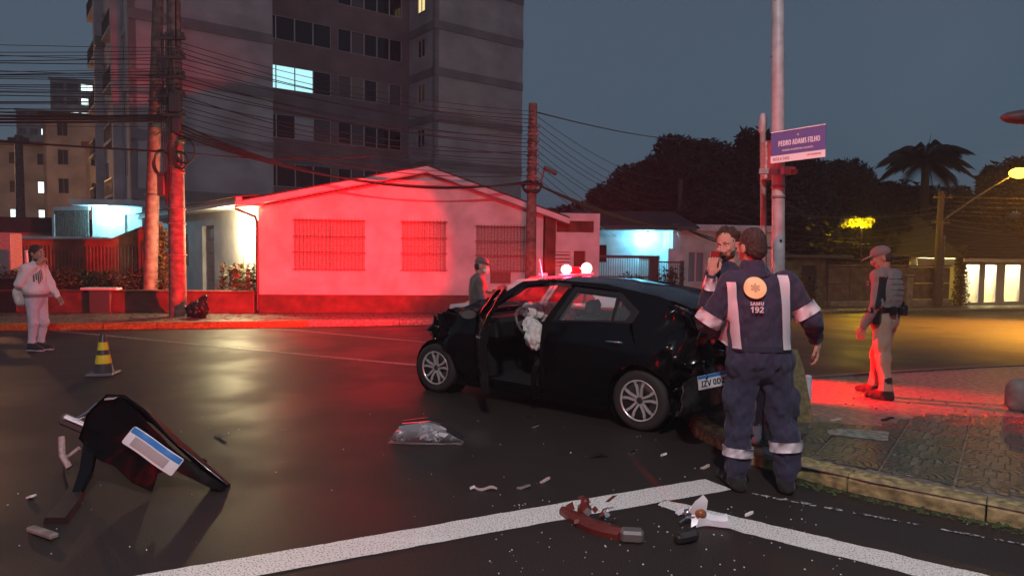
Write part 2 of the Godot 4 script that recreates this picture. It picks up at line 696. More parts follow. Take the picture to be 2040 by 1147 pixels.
# a band wound round the limb from a to b, between shares t0 and t1 of its length
func band(prims: Array, k: float, a: Vector3, b: Vector3, t0: float, t1: float, lift := 0.006, from_r := 0.2, sides := 22) -> SurfaceTool:
	var st := mb()
	var ax := (b - a).normalized()
	var x := ax.cross(Vector3.FORWARD if absf(ax.z) < 0.9 else Vector3.RIGHT).normalized()
	var y := ax.cross(x)
	var rings: Array = []
	for t in [t0, lerpf(t0, t1, 0.5), t1]:
		var c := a.lerp(b, t)
		var ring: Array = []
		for s in sides:
			var dir := x * cos(TAU * s / sides) + y * sin(TAU * s / sides)
			var p := c + dir * 0.004
			for n in 30:
				var d := field(prims, p, k)
				if d > -0.0006: break
				p -= dir * d * 0.8
				if (p - c).length() > from_r: break
			ring.append(p + dir * lift)
		rings.append(ring)
	var edge: Array = [[], []]
	for s in sides:
		edge[0].append(rings[0][s].lerp(a.lerp(b, t0), 0.12))
		edge[1].append(rings[2][s].lerp(a.lerp(b, t1), 0.12))
	loft(st, [edge[0]] + rings + [edge[1]], false)
	return st

# a strip of cloth laid on the body along the path (points outside it), looking along dir
func strip(prims: Array, k: float, path: Array, dir: Vector3, across: Vector3, width: float, lift := 0.005) -> SurfaceTool:
	var st := mb()
	var rows: Array = []
	for p in path:
		var row: Array = []
		for s in [-0.5, -0.2, 0.2, 0.5]:
			row.append(on_body(prims, k, p + across * width * s, dir, lift))
		rows.append(row)
	for i in rows.size() - 1:
		for j in 3:
			quad(st, rows[i][j], rows[i][j + 1], rows[i + 1][j + 1], rows[i + 1][j], -dir)
	return st

# palm, four fingers and a thumb; the frame: y from wrist to fingertips, x to the thumb side, z out of the back of the hand
func hand_prims(xf: Transform3D, curl: float, col: Color, sc := 1.0, spread := 0.1) -> Array:
	var o: Array = []
	o.append(egg(xf * Vector3(0, 0.045, 0) * 1.0, Vector3(0.041, 0.052, 0.016) * sc, col, xf.basis.orthonormalized()))
	o.append(cap(xf * Vector3(0, -0.02, 0), xf * Vector3(0, 0.03, 0), 0.026 * sc, 0.026 * sc, col))
	var finger := [0.074, 0.082, 0.076, 0.06]
	for i in 4:
		var x := 0.03 - 0.0205 * i
		var p := Vector3(x * 0.8, 0.06, 0)
		var q := Vector3(x, 0.09, 0)
		o.append(cap(xf * p, xf * q, 0.0095 * sc, 0.0092 * sc, col))
		var dir := Vector3(spread * (1.5 - i) * 0.6, 1, 0).normalized()
		var axis := Vector3.RIGHT
		var ang := -curl * 0.9
		for s in 3:
			var l: float = finger[i] * [0.45, 0.3, 0.25][s]
			var v := dir.rotated(axis, ang)
			var n := q + v * l
			o.append(cap(xf * q, xf * n, (0.0092 - 0.0007 * s) * sc, (0.0086 - 0.0009 * s) * sc, col))
			q = n
			ang -= curl
	var t0 := Vector3(0.026, 0.018, -0.004)
	var t1 := t0 + Vector3(0.026, 0.03, -0.012)
	var t2 := t1 + Vector3(0.008 - curl * 0.012, 0.03, -0.008 - curl * 0.012)
	var t3 := t2 + Vector3(-0.004 - curl * 0.012, 0.024, -0.004 - curl * 0.01)
	o.append(cap(xf * t0, xf * t1, 0.014 * sc, 0.0115 * sc, col))
	o.append(cap(xf * t1, xf * t2, 0.011 * sc, 0.0098 * sc, col))
	o.append(cap(xf * t2, xf * t3, 0.0098 * sc, 0.0085 * sc, col))
	return o

# a head: the frame's origin is the middle of the skull, -z is where it looks
func head_prims(xf: Transform3D, skin: Color, beard := Color.TRANSPARENT, sc := 1.0) -> Array:
	var b := xf.basis.orthonormalized()
	var o: Array = []
	var at := func(x: float, y: float, z: float) -> Vector3: return xf * (Vector3(x, y, z) * sc)
	var jaw := skin if beard.a < 0.5 else beard
	o.append(egg(at.call(0, 0.025, 0.012), Vector3(0.077, 0.098, 0.097) * sc, skin, b))
	o.append(egg(at.call(0, -0.03, -0.03), Vector3(0.062, 0.075, 0.066) * sc, skin, b))
	o.append(egg(at.call(0, -0.085, -0.052), Vector3(0.036, 0.028, 0.034) * sc, jaw, b))
	for s in [-1.0, 1.0]:
		o.append(egg(at.call(0.044 * s, -0.062, -0.03), Vector3(0.02, 0.034, 0.04) * sc, jaw, b))
		o.append(egg(at.call(0.079 * s, -0.012, 0.016), Vector3(0.012, 0.032, 0.02) * sc, skin, b))
		o.append(egg(at.call(0.034 * s, 0.028, -0.085), Vector3(0.024, 0.008, 0.012) * sc, skin, b))
		o.append(egg(at.call(0.04 * s, -0.02, -0.075), Vector3(0.022, 0.02, 0.02) * sc, skin, b))
		o.append(egg(at.call(0.012 * s, -0.034, -0.104), Vector3(0.009, 0.008, 0.01) * sc, skin, b))
	o.append(cap(at.call(0, 0.02, -0.092), at.call(0, -0.028, -0.112), 0.009 * sc, 0.0125 * sc, skin))
	o.append(egg(at.call(0, -0.053, -0.095), Vector3(0.024, 0.007, 0.011) * sc, Color(skin.r * 0.72, skin.g * 0.5, skin.b * 0.5), b))
	o.append(egg(at.call(0, -0.064, -0.092), Vector3(0.02, 0.007, 0.012) * sc, Color(skin.r * 0.72, skin.g * 0.5, skin.b * 0.5), b))
	if beard.a >= 0.5:
		o.append(egg(at.call(0, -0.043, -0.098), Vector3(0.026, 0.005, 0.01) * sc, beard, b))
	return o

# eyes and brows as children of the body
func eyes(parent: Node, xf: Transform3D, iris: Material, white: Material, brow: Material, sc := 1.0) -> void:
	for s in [-1.0, 1.0]:
		var e := mb()
		ball(e, Vector3(0.033 * s, 0.006, -0.0775) * sc, Vector3(0.0145, 0.0095, 0.0125) * sc, xf, 6)
		var eye := obj("eye", e, white, parent)
		var p := mb()
		ball(p, Vector3(0.033 * s, 0.006, -0.0875) * sc, Vector3(0.0055, 0.0055, 0.004) * sc, xf, 5)
		obj("pupil", p, iris, eye)
		var br := mb()
		tube(br, [xf * (Vector3(0.014 * s, 0.03, -0.098) * sc), xf * (Vector3(0.034 * s, 0.036, -0.096) * sc), xf * (Vector3(0.054 * s, 0.028, -0.08) * sc)], [0.0035 * sc, 0.0042 * sc, 0.0025 * sc], 5)
		obj("eyebrow", br, brow, parent)

# ---------------------------------------------------------------- materials
func make_materials() -> void:
	rng.seed = 7
	var grain := noise_tex(0.09, 0.55, 1.0, 3, 4)
	var blotch := noise_tex(0.012, 0.6, 1.0, 11, 4)
	var speck := noise_tex(0.25, 0.0, 1.0, 5, 3)
	var wet := noise_tex(0.012, 0.2, 0.62, 21, 4, FastNoiseLite.TYPE_SIMPLEX_SMOOTH, 512, 0.25, 0.6)
	mats.asphalt = mat("asphalt", lin(0.072, 0.054, 0.046), 0.3, {"tex": noise_tex(0.3, 0.35, 1.0, 9, 4, FastNoiseLite.TYPE_SIMPLEX_SMOOTH, 1024), "scale": 0.27, "spec": 0.4, "rough_tex": noise_tex(0.0022, 0.47, 0.58, 21, 3, FastNoiseLite.TYPE_SIMPLEX_SMOOTH, 1024, 0.25, 0.7), "bump": noise_tex(0.4, 0.0, 1.0, 8, 2, FastNoiseLite.TYPE_SIMPLEX_SMOOTH, 1024), "bump_cm": 0.09})
	mats.paint = mat("road paint", lin(0.8, 0.78, 0.73), 0.45, {"tex": noise_tex(0.07, 0.4, 1.0, 14, 5, FastNoiseLite.TYPE_SIMPLEX_SMOOTH, 1024, 0.18, 0.42), "scale": 0.9, "bump": speck, "bump_cm": 0.2})
	mats.paint_worn = mat("worn road paint", lin(0.5, 0.47, 0.43), 0.5, {"tex": noise_tex(0.06, 0.2, 1.0, 15, 5, FastNoiseLite.TYPE_SIMPLEX_SMOOTH, 512, 0.38, 0.6), "scale": 0.9})
	mats.concrete = mat("concrete", lin(0.17, 0.15, 0.125), 0.55, {"tex": grain, "scale": 0.6, "bump": speck, "bump_cm": 0.3})
	mats.pave_dark = mat("wet pavement", lin(0.2, 0.16, 0.13), 0.4, {"tex": noise_tex(0.1, 0.5, 1.0, 23, 5), "scale": 0.5, "rough_tex": wet, "bump": speck, "bump_cm": 0.4})
	mats.pave_corner = mat("corner pavement", lin(0.36, 0.3, 0.25), 0.5, {"tex": noise_tex(0.03, 0.5, 1.0, 23, 5), "scale": 0.7, "bump": speck, "bump_cm": 0.25})
	mats.kerb_yellow = mat("yellow kerb paint", lin(0.72, 0.58, 0.26), 0.6, {"tex": noise_tex(0.03, 0.35, 1.0, 31, 5), "scale": 0.8, "bump": speck, "bump_cm": 0.3})
	mats.kerb_orange = mat("orange kerb paint", lin(0.62, 0.27, 0.04), 0.55, {"tex": noise_tex(0.03, 0.45, 1.0, 32, 5), "scale": 0.8})
	mats.kerb_white = mat("worn white kerb paint", lin(0.5, 0.45, 0.4), 0.6, {"tex": noise_tex(0.03, 0.4, 1.0, 33, 5), "scale": 0.8})
	for v in 4:
		var c: Color = [lin(0.13, 0.14, 0.1), lin(0.17, 0.145, 0.11), lin(0.115, 0.145, 0.1), lin(0.18, 0.15, 0.105)][v]
		mats["slab%d" % v] = mat("paving slab", c, 0.42, {"tex": noise_tex(0.04, 0.5, 1.0, 40, 5), "scale": 0.8, "bump": speck, "bump_cm": 0.2})
		mats.moss = mat("moss", lin(0.05, 0.07, 0.02), 0.9)
	mats.white_wall = mat("white plaster", lin(0.78, 0.75, 0.79), 0.7, {"tex": noise_tex(0.012, 0.8, 1.0, 51, 5), "scale": 0.25, "bump": noise_tex(0.1, 0, 1, 52, 3), "bump_cm": 0.15})
	mats.plinth = mat("dark red plinth paint", lin(0.16, 0.05, 0.04), 0.6, {"tex": blotch, "scale": 0.4})
	mats.shutter = mat("closed wooden shutter", lin(0.66, 0.53, 0.51), 0.6, {"tex": grain, "scale": 0.5})
	mats.grille = mat("window grille iron", lin(0.11, 0.07, 0.07), 0.5, {"metal": 0.3})
	mats.tile_roof = mat("clay roof tile", lin(0.16, 0.075, 0.055), 0.7, {"tex": blotch, "scale": 0.6})
	mats.dark_roof = mat("dark roof tile", lin(0.035, 0.026, 0.024), 0.75, {"tex": blotch, "scale": 0.6})
	mats.pipe = mat("dark drain pipe", lin(0.04, 0.035, 0.035), 0.4)
	mats.orange_wall = mat("orange painted wall", lin(0.26, 0.08, 0.045), 0.7, {"tex": noise_tex(0.014, 0.45, 1.0, 55, 5), "scale": 0.3})
	mats.red_wall = mat("low red wall paint", lin(0.2, 0.06, 0.05), 0.7, {"tex": blotch, "scale": 0.4})
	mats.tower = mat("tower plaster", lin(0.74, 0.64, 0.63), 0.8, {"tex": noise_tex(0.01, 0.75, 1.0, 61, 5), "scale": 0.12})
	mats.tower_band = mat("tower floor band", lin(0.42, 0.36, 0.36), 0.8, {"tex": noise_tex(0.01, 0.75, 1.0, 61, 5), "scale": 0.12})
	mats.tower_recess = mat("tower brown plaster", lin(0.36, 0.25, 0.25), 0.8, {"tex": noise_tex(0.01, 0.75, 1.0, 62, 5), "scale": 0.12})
	mats.far_wall = mat("far building plaster", lin(0.6, 0.5, 0.44), 0.85, {"tex": blotch, "scale": 0.05})
	mats.far_wall_dark = mat("dark house plaster", lin(0.12, 0.1, 0.09), 0.85)
	mats.dark_pane = mat("dark window pane", lin(0.012, 0.011, 0.013), 0.08)
	mats.frame = mat("window frame", lin(0.62, 0.56, 0.56), 0.5)
	mats.frame_dark = mat("dark window frame", lin(0.08, 0.07, 0.07), 0.5)
	mats.curtain = mat("pale curtain", lin(0.3, 0.25, 0.22), 0.9)
	mats.lit_cold = mat("lit window", lin(0.5, 0.6, 0.6), 0.5, {"emit": Color(0.72, 0.97, 1.0), "power": 0.95})
	mats.lit_dim = mat("dimly lit window", lin(0.4, 0.5, 0.5), 0.5, {"emit": Color(0.45, 0.62, 0.66), "power": 0.35})
	mats.lit_far = mat("far lit window", lin(0.6, 0.6, 0.5), 0.5, {"emit": Color(0.85, 0.97, 0.95), "power": 2.0})
	mats.painted_reflection = mat("red tinted window", Color(0.9, 0.1, 0.08), 0.1, {"glass": 0.75, "coat": 0.3})  # red put into the glass colour in place of a reflection
	mats.lit_warm = mat("warm lit window", lin(0.6, 0.55, 0.4), 0.5, {"emit": Color(1.0, 0.9, 0.62), "power": 0.9})
	mats.concrete_pole = mat("concrete pole", lin(0.27, 0.22, 0.19), 0.75, {"tex": noise_tex(0.02, 0.5, 1.0, 71, 5), "scale": 0.5})
	mats.wood_pole = mat("weathered pole", lin(0.2, 0.14, 0.1), 0.8, {"tex": grain, "scale": 0.5})
	mats.cable = mat("black cable", lin(0.02, 0.017, 0.017), 0.5)
	mats.steel = mat("painted steel", lin(0.5, 0.46, 0.47), 0.45, {"tex": noise_tex(0.02, 0.7, 1.0, 72, 5), "scale": 0.6})
	mats.steel_dull = mat("dull galvanised steel", lin(0.34, 0.31, 0.28), 0.55, {"tex": blotch, "scale": 0.8})
	mats.black = mat("matt black plastic", lin(0.015, 0.014, 0.014), 0.5, {"bump": speck, "bump_cm": 0.1, "scale": 1.5, "world": false})
	mats.trim = mat("deep black trim", lin(0.004, 0.004, 0.004), 0.6, {"spec": 0.3})
	mats.rubber = mat("tyre rubber", lin(0.024, 0.021, 0.02), 0.75)
	mats.car_black = mat("black car paint", lin(0.004, 0.0035, 0.004), 0.14, {"spec": 0.38, "coat": 0.25, "coat_rough": 0.08, "rough_tex": noise_tex(0.01, 0.08, 0.32, 81, 5), "scale": 0.9, "world": false})
	mats.car_white = mat("white car paint", lin(0.72, 0.7, 0.7), 0.25, {"coat": 0.8})
	mats.alloy = mat("bright alloy", lin(0.75, 0.73, 0.7), 0.3, {"metal": 0.55})
	mats.alloy_dark = mat("dark alloy", lin(0.06, 0.055, 0.055), 0.4, {"metal": 0.5})
	mats.glass = mat("car glass", Color(0.75, 0.8, 0.8), 0.03, {"glass": 0.12})
	mats.crazed = mat("cracked windscreen", Color(0.8, 0.85, 0.85), 0.04, {"glass": 0.25})
	mats.clear = mat("clear plastic", Color(0.9, 0.95, 0.97), 0.14, {"glass": 0.22})
	mats.chrome = mat("chrome", lin(0.8, 0.8, 0.8), 0.12, {"metal": 1.0})
	mats.airbag = mat("airbag cloth", lin(0.75, 0.72, 0.68), 0.8, {"bump": noise_tex(0.05, 0, 1, 75, 3), "bump_cm": 0.6, "scale": 1.0, "world": false})
	mats.liner = mat("pale roof lining", lin(0.5, 0.42, 0.36), 0.9)
	mats.seat = mat("dark seat cloth", lin(0.011, 0.0105, 0.0115), 0.85)
	mats.red_lens = mat("red tail lamp plastic", lin(0.12, 0.02, 0.014), 0.4, {"coat": 0.15})
	mats.amber = mat("amber lens", lin(0.6, 0.2, 0.03), 0.2)
	mats.plate = mat("white number plate", lin(0.78, 0.8, 0.82), 0.35)
	mats.plate_blue = mat("blue plate strip", lin(0.03, 0.2, 0.55), 0.35)
	mats.plate_grey = mat("grey masked patch", lin(0.38, 0.36, 0.36), 0.5)
	mats.ink = mat("dark lettering", lin(0.03, 0.03, 0.035), 0.5)
	mats.skin = mat("skin and cloth", Color.WHITE, 0.75, {"vertex": true, "rim": 0.15})
	mats.cloth = mat("clothing", Color.WHITE, 0.85, {"vertex": true, "rim": 0.25, "bump": noise_tex(0.3, 0, 1, 77, 2), "bump_cm": 0.1, "scale": 3.0, "world": false})
	mats.reflective = mat("reflective tape", lin(0.62, 0.6, 0.63), 0.35)
	mats.hair = mat("dark hair", lin(0.05, 0.03, 0.022), 0.6, {"bump": noise_tex(0.2, 0, 1, 78, 3), "bump_cm": 0.5, "scale": 4.0, "world": false})
	mats.eye_white = mat("eye white", lin(0.6, 0.56, 0.53), 0.3)
	mats.iris = mat("pupil", lin(0.02, 0.015, 0.012), 0.2)
	mats.leather = mat("black boot leather", lin(0.012, 0.011, 0.011), 0.3)
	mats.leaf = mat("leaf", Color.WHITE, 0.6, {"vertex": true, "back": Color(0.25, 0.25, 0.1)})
	mats.bark_dark = mat("dark palm bark", lin(0.02, 0.016, 0.013), 0.9)
	mats.bark = mat("bark", lin(0.07, 0.05, 0.04), 0.9, {"tex": grain, "scale": 1.0})

# ---------------------------------------------------------------- ground
func sm(a: float, b: float, x: float) -> float:
	return smoothstep(a, b, x)

# the street falls away gently towards the right and the back
func gh(x: float, z: float) -> float:
	return -0.04 * clampf(-z - 10.0, 0.0, 40.0) * sm(2.0, 9.0, x)

func on_ground(x: float, z: float, up := 0.0) -> Vector3:
	return Vector3(x, gh(x, z) + up, z)

var kerb_near := pv([[9, 1.6], [6.6, -1.0], [5.0, -2.55], [3.9, -3.5], [3.11, -4.1], [2.45, -4.62], [1.95, -5.12], [1.7, -5.75], [1.62, -6.4], [1.75, -7.0], [2.15, -7.75], [2.95, -8.55], [4.05, -9.2], [7.83, -10.5], [25, -15.5], [60, -26]])
var kerb_far := pv([[-40, -6.5], [-22, -10.2], [-9.65, -13.0], [-5.18, -14.0], [-1.84, -14.93], [1.2, -15.75], [3.6, -17.4], [12, -26.6], [23, -31], [60, -43]])

func near_top(x: float, z: float) -> float:
	return gh(x, z) + 0.02 + 0.09 * sm(-8.1, -6.7, z)

func ground() -> void:
	var st := mb()
	shell(st, pv([[-60, 14], [70, 14], [70, -62], [-60, -62]]), func(p: Vector2) -> Vector3: return on_ground(p.x, p.y), 2.5)
	struct("road", st, mats.asphalt)
	var far := mb()
	for q in [[-900, -62, 900, -900], [-900, 14, -60, -62], [70, 14, 900, -62], [-900, 200, 900, 14]]:
		quad(far, Vector3(q[0], -1.75, q[1]), Vector3(q[2], -1.75, q[1]), Vector3(q[2], -1.75, q[3]), Vector3(q[0], -1.75, q[3]), Vector3.UP)
	struct("terrain", far, mats.pave_dark)

func resample(line: PackedVector2Array, step: float, from := 0.0, to := 1e9) -> PackedVector2Array:
	var o := PackedVector2Array()
	var total := 0.0
	var nxt := from
	for i in line.size() - 1:
		var l := line[i].distance_to(line[i + 1])
		while nxt <= total + l and nxt <= to:
			o.append(line[i].lerp(line[i + 1], (nxt - total) / l))
			nxt += step
		total += l
	return o

# kerb stones, each a part of the kerb; the inner side is to the right of the line
func kerb(called: String, line: PackedVector2Array, top: Callable, pick: Callable, inward: float, step: float, from: float, to: float) -> void:
	var root := Node3D.new()
	root.name = numbered(called)
	add_child(root)
	root.set_meta("kind", "structure")
	var pts := resample(line, step, from, to)
	for i in pts.size() - 1:
		var a := pts[i]
		var b := pts[i + 1]
		var dir := (b - a).normalized()
		var nrm := Vector2(-dir.y, dir.x) * inward
		var st := mb()
		var h0 := Vector3.ZERO
		var e := 0.006
		var prof := [[0.0, -0.12], [0.0, -0.035], [0.012, -0.012], [0.035, 0.0], [0.15, 0.0], [0.15, -0.12]]
		var rings: Array = []
		for s in [0.0, 0.5, 1.0]:
			var c := a.lerp(b, s) + dir * (e if s == 0.0 else (-e if s == 1.0 else 0.0))
			var ring: Array = []
			for p in prof:
				var q: Vector2 = c + nrm * (p[0] + rng.randf_range(-0.004, 0.004))
				var t: float = top.call(c.x, c.y) + 0.012
				ring.append(Vector3(q.x, t + p[1] * maxf(1.0, (t - gh(c.x, c.y)) / 0.1), q.y))
			rings.append(ring)
		loft(st, rings, true, true)
		obj("kerb_stone", st, pick.call(i, a), root)

func pavements() -> void:
	# corner pavement on the right
	var poly := kerb_near.duplicate()
	poly.append(Vector2(60, 1.6))
	var st := mb()
	shell(st, poly, func(p: Vector2) -> Vector3: return Vector3(p.x, near_top(p.x, p.y) - 0.006, p.y), 0.5)
	struct("corner_pavement", st, mats.pave_corner)
	kerb("near_kerb", kerb_near, near_top, func(i: int, a: Vector2) -> Material: return mats.kerb_yellow if a.y > -7.4 and a.x < 5.5 else mats.concrete, 1.0, 0.8, 2.0, 26.0)
	paving()
	# pavement before the houses
	var back := kerb_far.duplicate()
	back.append(Vector2(60, -62)); back.append(Vector2(-40, -62))
	var s2 := mb()
	shell(s2, back, func(p: Vector2) -> Vector3: return on_ground(p.x, p.y, 0.115), 2.0)
	struct("far_pavement", s2, mats.pave_dark)
	kerb("far_kerb", kerb_far, func(x: float, z: float) -> float: return gh(x, z) + 0.12, func(i: int, a: Vector2) -> Material: return mats.kerb_orange if a.x < -4.9 else (mats.kerb_white if a.x < 3.0 else mats.kerb_yellow), -1.0, 0.95, 10.0, 86.0)

# stamped slabs with a fan pattern, laid askew to the kerb
func paving() -> void:
	var root := Node3D.new()
	root.name = "slab_paving"
	add_child(root)
	root.set_meta("kind", "structure")
	var u := Vector2(0.81, 0.586)
	var v := Vector2(0.586, -0.81)
	var o := Vector2(2.39, -4.52)
	var inside := pv([[5.2, -2.9], [4.05, -3.78], [3.2, -4.4], [2.55, -4.9], [2.1, -5.3], [1.88, -5.8], [1.82, -6.35], [2.3, -6.42], [3.3, -6.1], [4.0, -6.62], [6.4, -6.4], [6.9, -4.0]])
	var w := 0.455
	var d := 0.91
	var fan: Array = []
	for half in 2:
		var c := Vector2(w * 0.5, 0.455 * half)
		var r := 0.03
		var k := 0
		while r < 0.52:
			var n := maxi(3, int(PI * r / 0.07))
			for j in n:
				var a0 := PI * j / n
				var a1 := PI * (j + 1) / n
				var p := PackedVector2Array()
				for s in 3: p.append(c + Vector2(cos(lerpf(a0, a1, s / 2.0)), sin(lerpf(a0, a1, s / 2.0))) * (r + 0.044))
				for s in 3: p.append(c + Vector2(cos(lerpf(a1, a0, s / 2.0)), sin(lerpf(a1, a0, s / 2.0))) * r)
				var cell := PackedVector2Array([Vector2(0.006, 0.455 * half + 0.003), Vector2(w - 0.006, 0.455 * half + 0.003), Vector2(w - 0.006, 0.455 * (half + 1) - 0.003), Vector2(0.006, 0.455 * (half + 1) - 0.003)])
				for q in Geometry2D.intersect_polygons(p, cell): fan.append(q)
			r += 0.048
			k += 1
	for j in range(-2, 4):
		for i in range(-8, 9):
			var org := o + u * w * i + v * (d * j)
			var st := mb()
			var any := 0
			var tilt := Vector2(rng.randf_range(-0.012, 0.012), rng.randf_range(-0.008, 0.008))
			var lift := rng.randf_range(0.0, 0.005)
			var hgt := func(q: Vector2, t: float) -> Vector3:
				var p := org + u * q.x + v * q.y
				return Vector3(p.x, near_top(p.x, p.y) + t + lift + (q - Vector2(w, d) * 0.5).dot(tilt), p.y)
			for f in fan:
				var world := PackedVector2Array()
				for q in f: world.append(org + u * q.x + v * q.y)
				var mid := Vector2.ZERO
				for q in world: mid += q
				mid /= world.size()
				if not Geometry2D.is_point_in_polygon(mid, inside): continue
				any += 1
				for top in Geometry2D.offset_polygon(f, -0.003):
					if top.size() < 3: continue
					st.set_smooth_group(FLAT)
					var idx := Geometry2D.triangulate_polygon(top)
					for t in range(0, idx.size(), 3):
						tri(st, hgt.call(top[idx[t]], 0.004), hgt.call(top[idx[t + 1]], 0.004), hgt.call(top[idx[t + 2]], 0.004), Vector3.UP)
					var ctr := Vector2.ZERO
					for q in top: ctr += q
					ctr /= top.size()
					for t in top.size():
						var a := top[t]
						var b := top[(t + 1) % top.size()]
						var ao := a + (a - ctr).normalized() * 0.004
						var bo := b + (b - ctr).normalized() * 0.004
						var out: Vector2 = (a + b) * 0.5 - ctr
						var o3 := u * out.x + v * out.y
						quad(st, hgt.call(a, 0.004), hgt.call(b, 0.004), hgt.call(bo, -0.004), hgt.call(ao, -0.004), Vector3(o3.x, 0.05, o3.y))
			if any > 0:
				var pick := 0 if rng.randf() < 0.35 else rng.randi_range(0, 3)
				obj("paving_slab", st, mats["slab%d" % pick], root)
	# the pale worn patch on the pavement
	var pp := mb()
	shell(pp, pv([[2.7, -5.78], [3.1, -5.6], [3.27, -5.9], [2.9, -6.0], [2.74, -5.92]]), func(p: Vector2) -> Vector3: return Vector3(p.x, near_top(p.x, p.y) + 0.012, p.y), 0.2)
	obj("mortar_patch", pp, mat("pale mortar", lin(0.4, 0.42, 0.34), 0.7, {"tex": noise_tex(0.03, 0.5, 1.0, 23, 5), "scale": 0.7}), root)

# a painted strip between four corners on the road, with ragged edges
func painted(st: SurfaceTool, corners: Array, rough := 0.008, step := 0.06, y := 0.004) -> void:
	var poly := PackedVector2Array()
	for k in corners.size():
		var a := Vector2(corners[k][0], corners[k][1])
		var b := Vector2(corners[(k + 1) % corners.size()][0], corners[(k + 1) % corners.size()][1])
		var n := maxi(1, int(a.distance_to(b) / step))
		for i in n: poly.append(a.lerp(b, float(i) / n) + Vector2(rng.randf_range(-rough, rough), rng.randf_range(-rough, rough)))
	shell(st, poly, func(p: Vector2) -> Vector3: return on_ground(p.x, p.y, y), 1.0)

func markings() -> void:
	var a := mb()
	painted(a, [[-3.3, -2.67], [-1.86, -3.37], [-0.9, -3.83], [0.2, -4.37], [1.42, -4.95], [1.55, -4.73], [0.5, -4.24], [-0.88, -3.57], [-1.5, -3.27], [-2.9, -2.55]], 0.004)
	struct("stop_line", a, mats.paint)
	var b := mb()
	painted(b, [[1.03, -4.52], [1.44, -4.22], [2.35, -3.57], [3.2, -2.98], [3.06, -2.82], [2.12, -3.45], [1.38, -3.99], [0.96, -4.42]], 0.008)
	struct("edge_line", b, mats.paint)
	var c := mb()
	var at := Vector2(1.66, -4.66)
	var run := (Vector2(2.95, -3.87) - at).normalized()
	var t := 0.0
	while t < 3.2:
		var l := rng.randf_range(0.06, 0.3)
		var p := at + run * t
		var q := at + run * (t + l)
		var w := Vector2(-run.y, run.x) * rng.randf_range(0.008, 0.026)
		painted(c, [[p.x + w.x, p.y + w.y], [q.x + w.x, q.y + w.y], [q.x - w.x, q.y - w.y], [p.x - w.x, p.y - w.y]], 0.004, 0.04)
		t += l + rng.randf_range(0.0, 0.09)
	struct("worn_gutter_line", c, mats.paint_worn)
	for ln in [[[-9.6, -13.55], [-8.54, -13.04], [-1.33, -9.7]], [[-5.2, -13.9], [-4.26, -13.62], [-1.0, -11.85], [2.2, -10.2]], [[-1.6, -13.6], [3.5, -10.6]]]:
		var d := mb()
		for i in ln.size() - 1:
			var p := Vector2(ln[i][0], ln[i][1])
			var q := Vector2(ln[i + 1][0], ln[i + 1][1])
			var w := (q - p).normalized().orthogonal() * 0.055
			painted(d, [[p.x + w.x, p.y + w.y], [q.x + w.x, q.y + w.y], [q.x - w.x, q.y - w.y], [p.x - w.x, p.y - w.y]], 0.006, 0.2)
		struct("lane_line", d, mats.paint_worn)
	# moss and grit along the near gutter
	var g := mb()
	for i in 900:
		var pts := resample(kerb_near, 100.0, rng.randf_range(2.5, 9.5), 1e9)
		if pts.is_empty(): continue
		var p := pts[0] + Vector2(rng.randf_range(-0.1, 0.0) * 1.2, rng.randf_range(0.0, 0.1))
		var s := rng.randf_range(0.006, 0.022)
		var c3 := Vector3(p.x, 0.004, p.y)
		var r := rng.randf() * TAU
		for k in 3:
			var a2 := r + TAU * k / 3
			tri(g, c3 + Vector3(cos(a2), 0, sin(a2)) * s, c3 + Vector3(cos(a2 + 2.1), 0, sin(a2 + 2.1)) * s, c3 + Vector3(0, s * 0.9, 0), Vector3.UP)
	var go := obj("gutter_moss", g, mats.moss)
	tag(go, "dark moss and grit along the foot of the yellow kerb", "moss", "", "stuff")

# ---------------------------------------------------------------- the red-lit house with a gable
const HOUSE_A := Vector2(-5.9, -16.1)
const HOUSE_B := Vector2(-1.2, -16.7)

func grille_window(parent: Node3D, x: float, y: float, w: float, h: float, bars: int, ledge: Material) -> void:
	# opening in the wall plane z = 0; shutters set back, iron grille in front
	var sh := mb()
	box(sh, Vector3(x + w * 0.5, y + h * 0.5, -0.085), Vector3(w, h, 0.03))
	var win := obj("window", sh, mats.shutter, parent)
	var leaf := mb()
	for k in 2:
		var cx := x + w * (0.25 + 0.5 * k)
		box(leaf, Vector3(cx, y + h * 0.5, -0.06), Vector3(w * 0.5 - 0.02, 0.05, 0.018), Transform3D.IDENTITY, 0.004)
		for s in [-1.0, 1.0]:
			box(leaf, Vector3(cx + s * (w * 0.25 - 0.035), y + h * 0.5, -0.06), Vector3(0.05, h - 0.02, 0.02), Transform3D.IDENTITY, 0.004)
			box(leaf, Vector3(cx, y + h * 0.5 + s * (h * 0.5 - 0.04), -0.059), Vector3(w * 0.5 - 0.02, 0.06, 0.021), Transform3D.IDENTITY, 0.004)
	obj("frame", leaf, mats.shutter, win)
	for i in bars:
		var b := mb()
		var bx := x + w * (i + 0.5) / bars
		tube(b, [Vector3(bx, y - 0.05, 0.06), Vector3(bx, y + h + 0.05, 0.06)], 0.0055, 6)
		obj("grille_bar", b, mats.grille, win)
	for t in [-0.01, 0.34, 0.66, 1.0]:
		var r := mb()
		box(r, Vector3(x + w * 0.5, y + h * t, 0.06), Vector3(w + 0.06, 0.018, 0.022))
		for s in [-1.0, 1.0]:
			box(r, Vector3(x + w * 0.5 + s * (w * 0.5 + 0.02), y + h * t, 0.03), Vector3(0.018, 0.018, 0.075))
		if t > 0.2 and t < 0.8:
			for i in int(bars / 1.6):
				ball(r, Vector3(x + w * (i + 0.5) / int(bars / 1.6), y + h * t, 0.066), Vector3.ONE * 0.016, Transform3D.IDENTITY, 4)
		obj("grille_rail", r, mats.grille, win)

